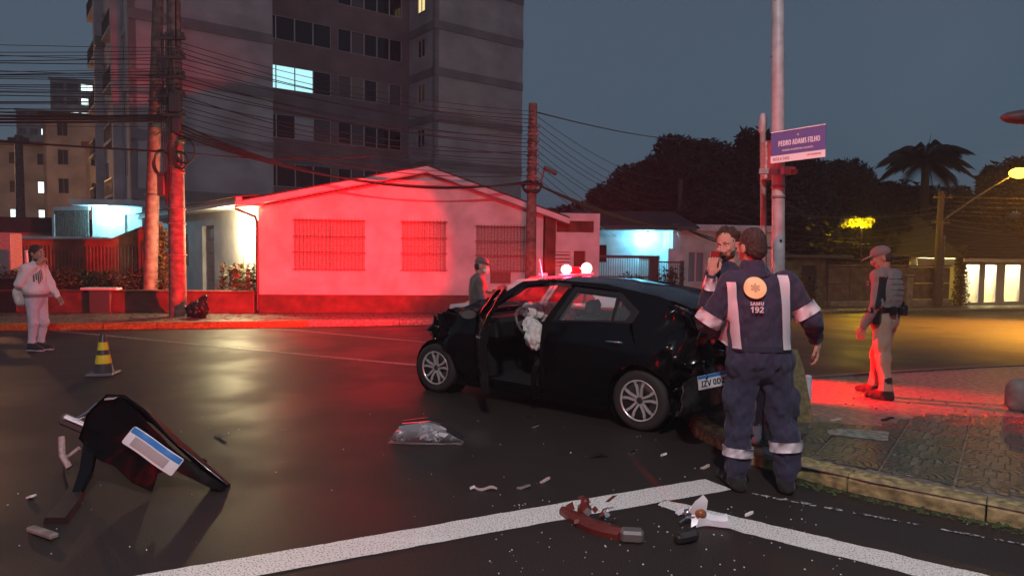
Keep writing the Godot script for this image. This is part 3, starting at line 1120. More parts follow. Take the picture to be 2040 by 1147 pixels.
func gable_house() -> void:
	var xf := along(HOUSE_A, HOUSE_B, 0.115)
	var t := thing("gable_house", "long low white gabled house washed in red light behind the dark car", "house")
	t.transform = xf
	var L := 6.7
	# front wall: rectangle up to the eaves with openings, then the gable
	var wins := [[0.8, 1.03, 1.62, 1.14], [3.29, 1.03, 1.05, 1.14], [5.06, 1.03, 1.2, 1.06]]
	var w := mb()
	wall(w, Transform3D(Basis.IDENTITY, Vector3(0, 0.42, 0)), L, 1.93, [[0.8, 0.61, 1.62, 1.14], [3.29, 0.61, 1.05, 1.14], [5.06, 0.61, 1.2, 1.06]], 0.22)
	prism(w, pv([[0, 2.35], [L, 2.35], [L, 2.38], [3.87, 3.3], [0, 2.46]]), -0.22)
	obj("front_wall", w, mats.white_wall, t)
	var pl := mb()
	box(pl, Vector3(L * 0.5, 0.2, -0.09), Vector3(L + 0.02, 0.44, 0.24), Transform3D.IDENTITY, 0.01)
	obj("plinth", pl, mats.plinth, t)
	for i in 3: grille_window(t, wins[i][0], wins[i][1], wins[i][2], wins[i][3], [19, 12, 15][i], mats.white_wall)
	# roof slopes with a white barge board
	var ridge := Vector2(3.87, 3.42)
	var el := Vector2(-0.42, 2.5)
	var er := Vector2(7.28, 2.27)
	for s in [[el, ridge], [ridge, er]]:
		var a: Vector2 = s[0]
		var b: Vector2 = s[1]
		var bb := mb()
		prism(bb, PackedVector2Array([a + Vector2(0, -0.1), b + Vector2(0, -0.1), b + Vector2(0, 0.03), a + Vector2(0, 0.03)]), 0.05, Transform3D(Basis.IDENTITY, Vector3(0, 0, 0.3)))
		obj("barge_board", bb, mats.white_wall, t)
		var so := mb()
		prism(so, PackedVector2Array([a + Vector2(0, -0.1), b + Vector2(0, -0.1), b + Vector2(0, -0.07), a + Vector2(0, -0.07)]), 0.3)
		obj("soffit", so, mats.white_wall, t)
		var n := 26
		for row in n:
			var c := mb()
			var p := a.lerp(b, (row + 0.5) / n)
			var dirv := (b - a) / n
			box(c, Vector3.ZERO, Vector3(dirv.length() * 1.25, 0.025, 9.2), Transform3D(Basis(Vector3.BACK, atan2(dirv.y, dirv.x) + (0.09 if b.y > a.y else -0.09)), Vector3(p.x, p.y + 0.055, -4.27)), 0.008)
			obj("tile_course", c, mats.tile_roof, t)
	# side wall, running back to the left
	var c0 := Vector2(-5.9, -16.1)
	var inv := t.transform.affine_inverse()
	var sx := inv * along(Vector2(-12.6, -24.7), c0, 0.115)
	var sl := Vector2(-12.6, -24.7).distance_to(c0)
	var sw := mb()
	wall(sw, sx, sl, 2.5, [[sl - 5.0, 0.1, 1.25, 2.0], [sl - 7.4, 0.9, 0.8, 1.0]], 0.2)
	obj("side_wall", sw, mats.white_wall, t)
	var dr := mb()
	box(dr, Vector3(sl - 4.375, 1.1, -0.14), Vector3(1.25, 2.0, 0.06), sx)
	for k in 5: box(dr, Vector3(sl - 4.375, 0.35 + 0.38 * k, -0.1), Vector3(1.05, 0.3, 0.03), sx, 0.01)
	obj("door", dr, mats.shutter, t)
	var sm2 := mb()
	box(sm2, Vector3(sl - 7.0, 1.4, -0.1), Vector3(0.8, 1.0, 0.04), sx)
	obj("side_window", sm2, mats.dark_pane, t)
	var ev := mb()
	box(ev, Vector3(sl * 0.5 - 0.1, 2.5, 0.28), Vector3(sl + 0.7, 0.09, 0.6), sx, 0.01)
	box(ev, Vector3(sl * 0.5 - 0.1, 2.6, 0.5), Vector3(sl + 0.7, 0.1, 0.14), sx, 0.02)
	obj("eave", ev, mats.white_wall, t)
	for row in 6:
		var c := mb()
		box(c, Vector3.ZERO, Vector3(sl + 0.7, 0.03, 0.5), sx * Transform3D(Basis(Vector3.RIGHT, 0.12), Vector3(sl * 0.5 - 0.1, 2.66 + row * 0.045, 0.42 - row * 0.38)), 0.008)
		obj("tile_course", c, mats.tile_roof, t)
	var dp := mb()
	tube(dp, [Vector3(-0.46, 2.52, 0.2), Vector3(-0.46, 2.4, 0.16), Vector3(-0.4, 2.36, 0.12), Vector3(-0.06, 2.22, 0.06), Vector3(-0.02, 2.1, 0.05), Vector3(-0.02, 0.05, 0.05)], 0.035, 8)
	obj("downpipe", dp, mats.pipe, t)
	# the other end: tiled pillar, low annex with a louvre window and a red door
	var pr := mb()
	box(pr, Vector3(6.86, 1.2, -0.02), Vector3(0.26, 2.35, 0.3))
	obj("tiled_pillar", pr, mats.orange_wall, t)
	var an := mb()
	wall(an, Transform3D(Basis.IDENTITY, Vector3(6.99, 0, -0.1)), 1.15, 2.45, [[0.0, 1.14, 0.42, 0.36], [0.5, 0.3, 0.3, 1.22], [0.06, 1.98, 0.94, 0.28]], 0.2)
	obj("annex_wall", an, mats.white_wall, t)
	var ab := mb()
	box(ab, Vector3(7.52, 2.12, -0.2), Vector3(0.94, 0.28, 0.06))
	for k in 14: box(ab, Vector3(7.1 + 0.065 * k, 2.12, -0.16), Vector3(0.035, 0.28, 0.03))
	obj("slatted_vent", ab, mats.orange_wall, t)
	for k in 4:
		var lv := mb()
		box(lv, Vector3(7.2, 1.19 + 0.09 * k, -0.16), Vector3(0.42, 0.07, 0.012), Transform3D.IDENTITY)
		obj("louvre_slat", lv, mats.frame, t)
	var ld := mb()
	box(ld, Vector3(7.2, 1.32, -0.26), Vector3(0.46, 0.4, 0.03))
	box(ld, Vector3(6.98, 1.32, -0.12), Vector3(0.03, 0.4, 0.06))
	obj("louvre_recess", ld, mats.dark_pane, t)
	var rd := mb()
	box(rd, Vector3(7.64, 0.9, -0.22), Vector3(0.3, 1.24, 0.05))
	obj("red_door", rd, mats.red_lens, t)
	# barred air vent low in the front wall
	var v := mb()
	box(v, Vector3(5.66, 0.85, 0.012), Vector3(0.5, 0.27, 0.02))
	var vo := obj("wall_vent", v, mats.grille, t)
	for k in 5:
		var s := mb()
		box(s, Vector3(5.47 + 0.095 * k, 0.85, 0.03), Vector3(0.03, 0.24, 0.02))
		obj("vent_bar", s, mats.concrete, vo)
	# wall lamp at the corner of the side wall
	var lp := thing("wall_lamp", "glowing white wall lamp at the corner of the gabled house", "lamp")
	var lx := along(Vector2(-12.6, -24.7), c0, 0.0)
	lp.transform = lx * Transform3D(Basis.IDENTITY, Vector3(sl - 0.75, 1.98, 0.0))
	var lb := mb()
	box(lb, Vector3(0, 0, 0.04), Vector3(0.1, 0.16, 0.08), Transform3D.IDENTITY, 0.01)
	obj("lamp_base", lb, mats.frame_dark, lp)
	var lg := mb()
	ball(lg, Vector3(0, 0, 0.14), Vector3(0.13, 0.16, 0.1))
	obj("lamp_globe", lg, mat("wall lamp glow", lin(0.9, 0.86, 0.7), 0.5, {"emit": Color(1.0, 0.95, 0.78), "power": 3.0}), lp)
	omni("lamp_light", Vector3(0, 0, 0.3), Color(1.0, 0.93, 0.7), 6.0, 0.09, lp)

# ---------------------------------------------------------------- walls, hedge and planter to the left of the house
func leafy(st: SurfaceTool, c: Vector3, r: Vector3, n: int, size: float, base: Color) -> void:
	for i in n:
		var d := Vector3(rng.randfn(), rng.randfn(), rng.randfn()).normalized() * pow(rng.randf(), 0.35)
		var p := c + d * r
		var a := Vector3(rng.randfn(), rng.randfn() * 0.6, rng.randfn()).normalized() * size * rng.randf_range(0.6, 1.3)
		var b := a.cross(Vector3(rng.randfn(), rng.randfn(), rng.randfn()).normalized()).normalized() * size * 0.3
		var t := rng.randf_range(0.7, 1.3)
		st.set_color(Color(base.r * t, base.g * t, base.b * t * 0.9))
		st.set_smooth_group(FLAT)
		st.add_vertex(p - a); st.add_vertex(p + b); st.add_vertex(p + a)
		st.add_vertex(p - a); st.add_vertex(p + a); st.add_vertex(p - b)

func left_walls() -> void:
	# low painted wall along the pavement, with a gap where a dark gate post stands
	var lw := thing("low_wall", "low red painted garden wall along the far pavement", "wall")
	var path := [[-13.6, -14.6, -5.95, -16.02]]
	var a := Vector2(-13.6, -15.2)
	var b := Vector2(-5.98, -16.0)
	var xf := along(a, b, 0.1)
	var L := a.distance_to(b)
	var w := mb()
	box(w, Vector3(L * 0.5, 0.24, -0.06), Vector3(L, 0.48, 0.14), xf, 0.015)
	obj("wall_body", w, mats.red_wall, lw)
	var cp := mb()
	box(cp, Vector3(L * 0.5, 0.5, -0.06), Vector3(L, 0.05, 0.2), xf, 0.015)
	obj("coping", cp, mats.red_wall, lw)
	var pl := thing("gate_pillar", "short dark square pillar set in the low red wall", "pillar")
	pl.transform = xf * Transform3D(Basis.IDENTITY, Vector3(4.35, 0, 0.07))
	var pm := mb()
	box(pm, Vector3(0, 0.26, 0), Vector3(0.46, 0.54, 0.2), Transform3D.IDENTITY, 0.015)
	obj("shaft", pm, mats.frame_dark, pl)
	var pc := mb()
	box(pc, Vector3(0, 0.555, 0), Vector3(0.78, 0.05, 0.3), Transform3D.IDENTITY, 0.012)
	obj("cap", pc, mats.white_wall, pl)
	# tall orange boundary wall behind it, stepping up to the right
	var bw := thing("boundary_wall", "tall orange painted boundary wall rising to the right behind the low wall", "wall")
	var a2 := Vector2(-12.45, -17.0)
	var b2 := Vector2(-7.6, -18.2)
	var bx := along(a2, b2, 0.1)
	var m := mb()
	prism(m, pv([[0.0, 0.0], [3.5, 0.0], [3.5, 2.1], [3.1, 2.0], [2.35, 1.66], [0.0, 1.62]]), -0.2, bx)
	obj("wall_body", m, mats.orange_wall, bw)
	var ccap := mb()
	for s in [[0.0, 1.62, 2.35, 1.66], [2.35, 1.66, 3.1, 2.0], [3.1, 2.0, 3.5, 2.1]]:
		bar(ccap, bx * Vector3(s[0], s[1] + 0.02, -0.1), bx * Vector3(s[2], s[3] + 0.02, -0.1), 0.28, 0.045, 0.01)
	obj("coping", ccap, mats.frame_dark, bw)
	for k in 40:
		var bp := mb()
		var px := 0.2 + 3.2 * k / 40.0
		tube(bp, [bx * Vector3(px, 0.05, 0.05), bx * Vector3(px, 1.5, 0.05)], 0.011, 5)
		obj("railing_bar", bp, mats.grille, bw)
	# dark hedge between the two walls
	var hd := thing("hedge", "dark clipped hedge between the low wall and the orange wall", "hedge")
	var hs := mb()
	for k in 11:
		leafy(hs, bx * Vector3(0.3 + 0.33 * k, 0.62, 0.75), Vector3(0.32, rng.randf_range(0.3, 0.42), 0.25), 260, 0.06, Color(0.035, 0.03, 0.016))
	obj("foliage", hs, mats.leaf, hd)
	# climbing shrub beside the pole
	var cs := thing("climbing_shrub", "tall yellow green shrub climbing beside the red lit pole", "shrub")
	var c2 := mb()
	for k in 9: leafy(c2, Vector3(-8.95 + rng.randf_range(-0.2, 0.2), 0.6 + 0.17 * k, -17.6), Vector3(0.24, 0.22, 0.22), 150, 0.07, Color(0.09, 0.08, 0.02))
	obj("foliage", c2, mats.leaf, cs)
	var c3 := mb()
	tube(c3, [Vector3(-8.9, 0.1, -17.6), Vector3(-8.95, 1.2, -17.62), Vector3(-8.85, 2.0, -17.6)], [0.04, 0.03, 0.01], 6)
	obj("stem", c3, mats.bark, cs)
	# planter shrubs before the side wall
	var spots := [[-6.75, -16.55, 0.55, 0.32, "bushy planter shrub in front of the house's side wall"], [-6.2, -16.25, 0.5, 0.26, "spiky planter shrub under the drain pipe of the gabled house"]]
	for s in spots:
		var sh := thing("planter_shrub", s[4], "shrub", Vector3(s[0], 0.1, s[1]), 0.0, "shrubs in the planter")
		var f := mb()
		leafy(f, Vector3(0, s[2], 0), Vector3(s[3], 0.38, s[3]), 420, 0.055, Color(0.05, 0.055, 0.018))
		for k in 14:
			var q := Vector3(rng.randf_range(-0.25, 0.25), 0.4, rng.randf_range(-0.2, 0.2))
			leafy(f, q + Vector3(0, 0.45, 0), Vector3(0.03, 0.3, 0.03), 16, 0.08, Color(0.07, 0.07, 0.03))
		obj("foliage", f, mats.leaf, sh)
		var stem := mb()
		for k in 3: tube(stem, [Vector3(0.04 * k - 0.04, 0, 0), Vector3(0.12 * (k - 1), 0.5, 0.02)], [0.018, 0.01], 5)
		obj("stem", stem, mats.bark, sh)
	var cact := thing("column_cactus", "pale upright cactus lit from behind by the wall lamp", "cactus", Vector3(-6.55, 0.1, -16.75))
	var cst := mb()
	for k in 4:
		var x0 := -0.12 + 0.08 * k
		tube(cst, [Vector3(x0, 0, 0), Vector3(x0, 0.6 + 0.16 * (k % 3), 0), Vector3(x0, 0.95 + 0.16 * (k % 3), 0)], [0.035, 0.035, 0.012], 8)
	obj("stems", cst, mat("cactus skin", lin(0.22, 0.2, 0.1), 0.7), cact)
	# white railing fence behind, at the left edge
	var fe := thing("white_fence", "white horizontal rail fence behind the orange wall at the left", "fence")
	var f0 := Vector3(-17.5, 0, -19.5)
	var f1 := Vector3(-11.6, 0, -19.9)
	for h in [1.62, 1.82]:
		var r := mb()
		bar(r, f0 + Vector3(0, h, 0), f1 + Vector3(0, h, 0), 0.05, 0.09, 0.01)
		obj("rail", r, mats.white_wall, fe)
	for k in 7:
		var p := mb()
		var q := f0.lerp(f1, k / 6.0)
		box(p, q + Vector3(0, 0.92, -0.05), Vector3(0.08, 1.85, 0.08))
		obj("post", p, mats.white_wall, fe)
	var wp := thing("white_post", "slim white post at the left edge behind the woman", "post", Vector3(-11.35, 0.1, -16.2))
	var wm := mb()
	tube(wm, [Vector3(0, 0, 0), Vector3(0, 1.35, 0)], 0.06, 10)
	ball(wm, Vector3(0, 1.36, 0), Vector3(0.065, 0.04, 0.065), Transform3D.IDENTITY, 6)
	obj("shaft", wm, mats.white_wall, wp)
	var bx2 := thing("bin_box", "dark square rubbish bin beside the slim white post", "bin", Vector3(-11.3, 0.1, -15.6), 0.1)
	var bm := mb()
	box(bm, Vector3(0, 0.36, 0), Vector3(0.42, 0.72, 0.38), Transform3D.IDENTITY, 0.02)
	obj("bin_body", bm, mats.black, bx2)
	var bl := mb()
	box(bl, Vector3(0, 0.75, 0), Vector3(0.46, 0.06, 0.42), Transform3D.IDENTITY, 0.02)
	obj("lid", bl, mats.black, bx2)
	var gp := thing("brown_gate_post", "brown square gate post at the left end of the orange wall", "post", Vector3(-12.3, 0.1, -16.85))
	var gm := mb()
	box(gm, Vector3(0, 0.9, 0), Vector3(0.5, 1.8, 0.4), Transform3D.IDENTITY, 0.02)
	obj("shaft", gm, mats.shutter, gp)
	# green ground at the far left
	var gr := mb()
	for i in 1400:
		var p := Vector3(rng.randf_range(-18, -11.6), 0.11, rng.randf_range(-19.0, -15.6))
		var l := rng.randf_range(0.08, 0.28)
		var a3 := rng.randf() * TAU
		gr.set_color(Color(0.05, 0.07, 0.03) * rng.randf_range(0.6, 1.3))
		gr.set_smooth_group(FLAT)
		gr.add_vertex(p + Vector3(cos(a3), 0, sin(a3)) * 0.02); gr.add_vertex(p - Vector3(cos(a3), 0, sin(a3)) * 0.02); gr.add_vertex(p + Vector3(rng.randf_range(-0.08, 0.08), l, rng.randf_range(-0.08, 0.08)))
	tag(obj("grass", gr, mats.leaf), "rough grass by the white post at the left edge", "grass", "", "stuff")

# ---------------------------------------------------------------- the apartment tower
func window_row(parent: Node, called: String, xf: Transform3D, x: float, y: float, w: float, h: float, panes: int, paints: Array) -> void:
	# one window: frame with mullions, panes as sub-parts
	var f := mb()
	for k in panes + 1: box(f, Vector3(x + w * k / panes, y + h * 0.5, -0.06), Vector3(0.06, h, 0.08), xf)
	for t in [0.0, 1.0]: box(f, Vector3(x + w * 0.5, y + h * t, -0.06), Vector3(w + 0.06, 0.06, 0.084), xf)
	var win := obj(called, f, mats.frame, parent)
	for k in panes:
		var p := mb()
		box(p, Vector3(x + w * (k + 0.5) / panes, y + h * 0.5, -0.08), Vector3(w / panes - 0.06, h - 0.06, 0.02), xf)
		var pm: Material = paints[k % paints.size()]
		obj("pane", p, pm, win)

func tower() -> void:
	var t := thing("apartment_tower", "tall pale apartment tower with floor bands behind the red lit house", "building")
	var d := Vector2(0.8, -0.6)
	var c0 := Vector2(-18.1, -33.0)
	var H := 25.0
	var fl := 2.8
	var base := 1.3
	var xf := along(c0, c0 + d)
	# left wing, right wing, the recess between them
	var lw := mb()
	wall(lw, xf, 6.7, H, [], 0.3)
	obj("front_wall", lw, mats.tower, t)
	var rx := xf * Transform3D(Basis.IDENTITY, Vector3(16.55, 0, 0))
	var rw := mb()
	wall(rw, rx, 6.75, H, [], 0.3)
	obj("front_wall", rw, mats.tower, t)
	var back := 3.3
	var holes: Array = []
	for n in 8:
		var y := base + fl * n + 1.05
		holes.append([0.15, y, 4.4, 1.35])
		holes.append([5.0, y, 4.3, 1.35])
	var bx := xf * Transform3D(Basis.IDENTITY, Vector3(6.7, 0, -back))
	var bw := mb()
	wall(bw, bx, 9.85, H, holes, 0.25)
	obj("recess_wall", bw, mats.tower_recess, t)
	var side := Transform3D(Basis(-xf.basis.z, Vector3.UP, xf.basis.x * -1.0), xf * Vector3(16.55, 0, -back))
	side.basis = Basis(xf.basis.z, Vector3.UP, -xf.basis.x)
	var sw := mb()
	var sh: Array = []
	for n in 8: sh.append([1.1, base + fl * n + 1.15, 0.9, 1.1])
	wall(sw, side, back, H, sh, 0.25)
	obj("recess_side_wall", sw, mats.tower, t)
	var s2 := mb()
	box(s2, Vector3(6.55, H * 0.5, -back * 0.5 - 0.15), Vector3(0.3, H, back - 0.3), xf)
	obj("recess_side_wall", s2, mats.tower, t)
	var bands := mb()
	for n in 9:
		var y := base + fl * n
		var b := mb()
		box(b, Vector3(3.35, y, 0.02), Vector3(6.72, 0.5, 0.06), xf)
		obj("floor_band", b, mats.tower_band, t)
		var b2 := mb()
		box(b2, Vector3(16.55 + 3.37, y, 0.02), Vector3(6.77, 0.5, 0.06), xf)
		obj("floor_band", b2, mats.tower_band, t)
		var b3 := mb()
		box(b3, Vector3(back * 0.5, y, 0.02), Vector3(back, 0.5, 0.06), side)
		obj("floor_band", b3, mats.tower_band, t)
	var dk: Material = mats.dark_pane
	var cu: Material = mats.curtain
	var gl: Material = mat("grey blind", lin(0.14, 0.12, 0.125), 0.6)
	for n in 8:
		var y := base + fl * n + 1.05
		var pa: Array = [dk, dk, dk, dk]
		var pb: Array = [dk, gl, dk, dk, dk]
		if n == 3: pa = [mats.lit_cold, mats.lit_cold, mats.lit_cold, dk]
		if n == 3: pb = [gl, cu, dk, cu]
		if n == 2: pa = [dk, dk, mats.frame, gl]
		if n == 0: pa = [mats.lit_dim, mats.lit_dim, mats.lit_cold, mats.lit_dim]
		if n == 0: pb = [mats.lit_dim, dk, dk, dk]
		window_row(t, "window", bx, 0.15, y, 4.4, 1.35, 4, pa)
		window_row(t, "window", bx, 5.0, y, 4.3, 1.35, 5, pb)
		window_row(t, "window", side, 1.1, base + fl * n + 1.15, 0.9, 1.1, 2, [mats.lit_warm, mats.lit_warm] if n == 5 else ([mat("amber curtain", lin(0.3, 0.2, 0.09), 0.8)] if n == 3 else [dk]))
	# the left face with balconies
	var lx := Transform3D(Basis(xf.basis.z, Vector3.UP, -xf.basis.x), xf * Vector3(0, 0, -14.0))
	var lh: Array = []
	for n in 8:
		lh.append([1.0, base + fl * n + 0.2, 2.4, 2.1])
		lh.append([4.6, base + fl * n + 0.9, 1.6, 1.3])
		lh.append([8.0, base + fl * n + 0.2, 2.4, 2.1])
		lh.append([11.6, base + fl * n + 0.9, 1.4, 1.3])
	var lf := mb()
	wall(lf, lx, 14.0, H, lh, 0.3)
	obj("left_wall", lf, mats.tower, t)
	for n in 8:
		for q in [[1.0, 2.4, 0.2, 2.1, 3], [4.6, 1.6, 0.9, 1.3, 2], [8.0, 2.4, 0.2, 2.1, 3], [11.6, 1.4, 0.9, 1.3, 2]]:
			window_row(t, "window", lx, q[0], base + fl * n + q[2], q[1], q[3], q[4], [mat("brown blind", lin(0.13, 0.07, 0.055), 0.7), dk])
		for x in [0.7, 7.7]:
			var sl := mb()
			box(sl, Vector3(x + 1.5, base + fl * n + 0.08, 0.2), Vector3(3.0, 0.16, 0.4), lx)
			var bo := obj("balcony", sl, mats.tower, t)
			var br := mb()
			box(br, Vector3(x + 1.5, base + fl * n + 0.95, 0.37), Vector3(3.0, 0.07, 0.06), lx)
			for k in 11: box(br, Vector3(x + 0.05 + 0.29 * k, base + fl * n + 0.5, 0.37), Vector3(0.03, 0.85, 0.03), lx)
			obj("railing", br, mats.frame_dark, bo)
	for x in [4.2, 11.2]:
		var pi := mb()
		box(pi, Vector3(x, H * 0.5, 0.2), Vector3(0.5, H, 0.4), lx)
		obj("pilaster", pi, mats.tower, t)
	for n in [4, 6]:
		var ac := mb()
		box(ac, Vector3(5.4, base + fl * n + 0.5, 0.3), Vector3(0.8, 0.55, 0.4), lx, 0.03)
		obj("air_conditioner", ac, mats.steel_dull, t)
	# flat roof and inner walls
	var rf := mb()
	box(rf, Vector3(11.65, H + 0.1, -7.3), Vector3(23.5, 0.3, 14.0), xf)
	obj("roof", rf, mats.tower_band, t)
	var inn := mb()
	for n in 8: box(inn, Vector3(11.65, base + fl * n, -back - 5.0), Vector3(22.0, 0.2, 9.4), xf)
	box(inn, Vector3(11.65, H * 0.5, -back - 9.5), Vector3(22.0, H, 0.2), xf)
	box(inn, Vector3(23.3, H * 0.5, -7.0), Vector3(0.3, H, 13.0), xf)
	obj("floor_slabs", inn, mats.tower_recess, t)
	# small annex with a lit white wall at the foot of the tower
	var a := thing("entrance_annex", "small white flat roofed annex lit by a cold lamp at the tower's foot", "building")
	var ax := along(Vector2(-16.05, -26.5), Vector2(-14.2, -26.6))
	var aw := mb()
	wall(aw, ax, 1.85, 3.1, [[1.2, 0.7, 0.5, 2.1]], 0.2)
	obj("front_wall", aw, mats.white_wall, a)
	var ad := mb()
	box(ad, Vector3(1.45, 1.75, -0.12), Vector3(0.5, 2.1, 0.05), ax)
	obj("door", ad, mats.lit_dim, a)
	var ar := mb()
	box(ar, Vector3(0.85, 3.2, 0.3), Vector3(2.3, 0.22, 1.4), ax, 0.02)
	obj("roof_slab", ar, mats.white_wall, a)
	var gx := along(Vector2(-17.9, -27.1), Vector2(-16.05, -26.4))
	for k in 14:
		var gs := mb()
		box(gs, Vector3(0.07 + 0.135 * k, 2.3, 0.0), Vector3(0.1, 1.3, 0.03), gx)
		obj("gate_slat", gs, mats.steel_dull, a)
	var gc := mb()
	box(gc, Vector3(0.97, 3.02, 0.0), Vector3(1.94, 0.14, 0.1), gx)
	box(gc, Vector3(0.0, 1.45, 0.0), Vector3(0.12, 2.7, 0.1), gx)
	obj("gate_frame", gc, mats.white_wall, a)
	for k in 5:
		var pl := mb()
		tube(pl, [ax * Vector3(0.2 + 0.35 * k, 0, 0.5), ax * Vector3(0.2 + 0.35 * k, 1.75, 0.5)], 0.02, 6)
		obj("railing_post", pl, mats.grille, a)
	var al := thing("annex_lamp", "cold white ceiling lamp under the annex roof by the tower", "lamp")
	al.transform = ax * Transform3D(Basis.IDENTITY, Vector3(0.75, 3.0, 0.6))
	var am := mb()
	ball(am, Vector3(0, 0, 0), Vector3(0.14, 0.06, 0.14), Transform3D.IDENTITY, 6)
	obj("lamp_globe", am, mat("cold lamp glow", lin(0.8, 0.95, 1.0), 0.5, {"emit": Color(0.75, 0.97, 1.0), "power": 2.0}), al)
	omni("lamp_light", Vector3(0, -0.16, 0.1), Color(0.6, 0.93, 1.0), 4.0, 0.06, al)

# ---------------------------------------------------------------- far buildings at the left
func block(called: String, label: String, at: Vector3, turn: float, w: float, h: float, dep: float, cols: int, rows: int, lit: Array, ww: float, wh: float, wallm: Material, roofm: Material, y0 := 0.0) -> Node3D:
	var t := thing(called, label, "building", at, turn)
	var holes: Array = []
	for r in rows:
		for c in cols: holes.append([w * (c + 0.5) / cols - ww * 0.5, y0 + (h - y0) * (r + 0.35) / rows, ww, wh])
	var xf := Transform3D(Basis.IDENTITY, Vector3(-w * 0.5, 0, 0))
	var m := mb()
	wall(m, xf, w, h, holes, 0.3)
	wall(m, Transform3D(Basis(Vector3(0, 0, -1), Vector3.UP, Vector3.RIGHT), Vector3(w * 0.5, 0, 0)), dep, h, [], 0.3)
	wall(m, Transform3D(Basis(Vector3(0, 0, 1), Vector3.UP, Vector3.LEFT), Vector3(-w * 0.5, 0, -dep)), dep, h, [], 0.3)
	box(m, Vector3(0, h * 0.5, -dep), Vector3(w, h, 0.3))
	obj("walls", m, wallm, t)
	for i in holes.size():
		var o: Array = holes[i]
		var p := mb()
		box(p, Vector3(o[0] - w * 0.5 + ww * 0.5, o[1] + wh * 0.5, -0.2), Vector3(ww, wh, 0.1))
		var win := obj("window", p, mats.dark_pane if not lit.has(i) else (mats.lit_far if i % 3 else mats.lit_warm), t)
		var f := mb()
		box(f, Vector3(o[0] - w * 0.5 + ww * 0.5, o[1] + wh * 0.5, -0.12), Vector3(0.08, wh, 0.06))
		obj("mullion", f, mats.frame_dark, win)
	var r := mb()
	box(r, Vector3(0, h + 0.2, -dep * 0.5), Vector3(w + 0.6, 0.5, dep + 0.6))
	obj("roof", r, roofm, t)
	return t

func far_buildings() -> void:
	block("far_tower", "slim distant tower block with a column of lit windows at the left", Vector3(-104, 0, -165), 0.3, 9.0, 40.0, 10.0, 3, 12, [16, 17, 19, 20, 22, 23, 25, 26, 28, 29, 32, 35], 2.4, 1.5, mats.far_wall, mats.tower_band)
	block("far_tower", "broader distant tower block under scaffold, left of the slim one", Vector3(-114, 0, -166), 0.3, 7.0, 33.0, 9.0, 3, 10, [13, 16, 19, 20, 23, 26], 1.6, 1.4, mats.far_wall, mats.tower_band)
	block("low_block", "low beige apartment block with two lit windows at the left edge", Vector3(-53.5, 0, -75), 0.35, 13.0, 12.2, 9.0, 5, 4, [7, 8, 13, 3], 1.3, 1.2, mats.far_wall, mats.tile_roof)
	var lb := block("low_block", "beige block with a taller stair tower right of the left-edge block", Vector3(-44.5, 0, -72), 0.3, 7.0, 14.6, 8.0, 2, 5, [5], 0.9, 1.5, mats.far_wall, mats.dark_roof)
	block("low_block", "plain beige block with lit lower windows beside the tower's left face", Vector3(-38.0, 0, -68), 0.3, 6.5, 11.0, 8.0, 3, 4, [0, 2, 3, 5, 7], 1.3, 1.1, mats.far_wall, mats.tile_roof)
	var sh := thing("garage_shed", "dark low shed behind the white fence at the left", "shed", Vector3(-20.3, 0, -30.0), 0.15)
	var m := mb()
	box(m, Vector3(0, 1.05, 0), Vector3(5.5, 2.1, 4.0))
	obj("walls", m, mats.shutter, sh)
	var r := mb()
	prism(r, pv([[-3.0, 2.1], [3.0, 2.1], [2.3, 2.7], [-2.3, 2.7]]), -5.0, Transform3D(Basis.IDENTITY, Vector3(0, 0, 2.5)))
	obj("roof", r, mats.dark_roof, sh)

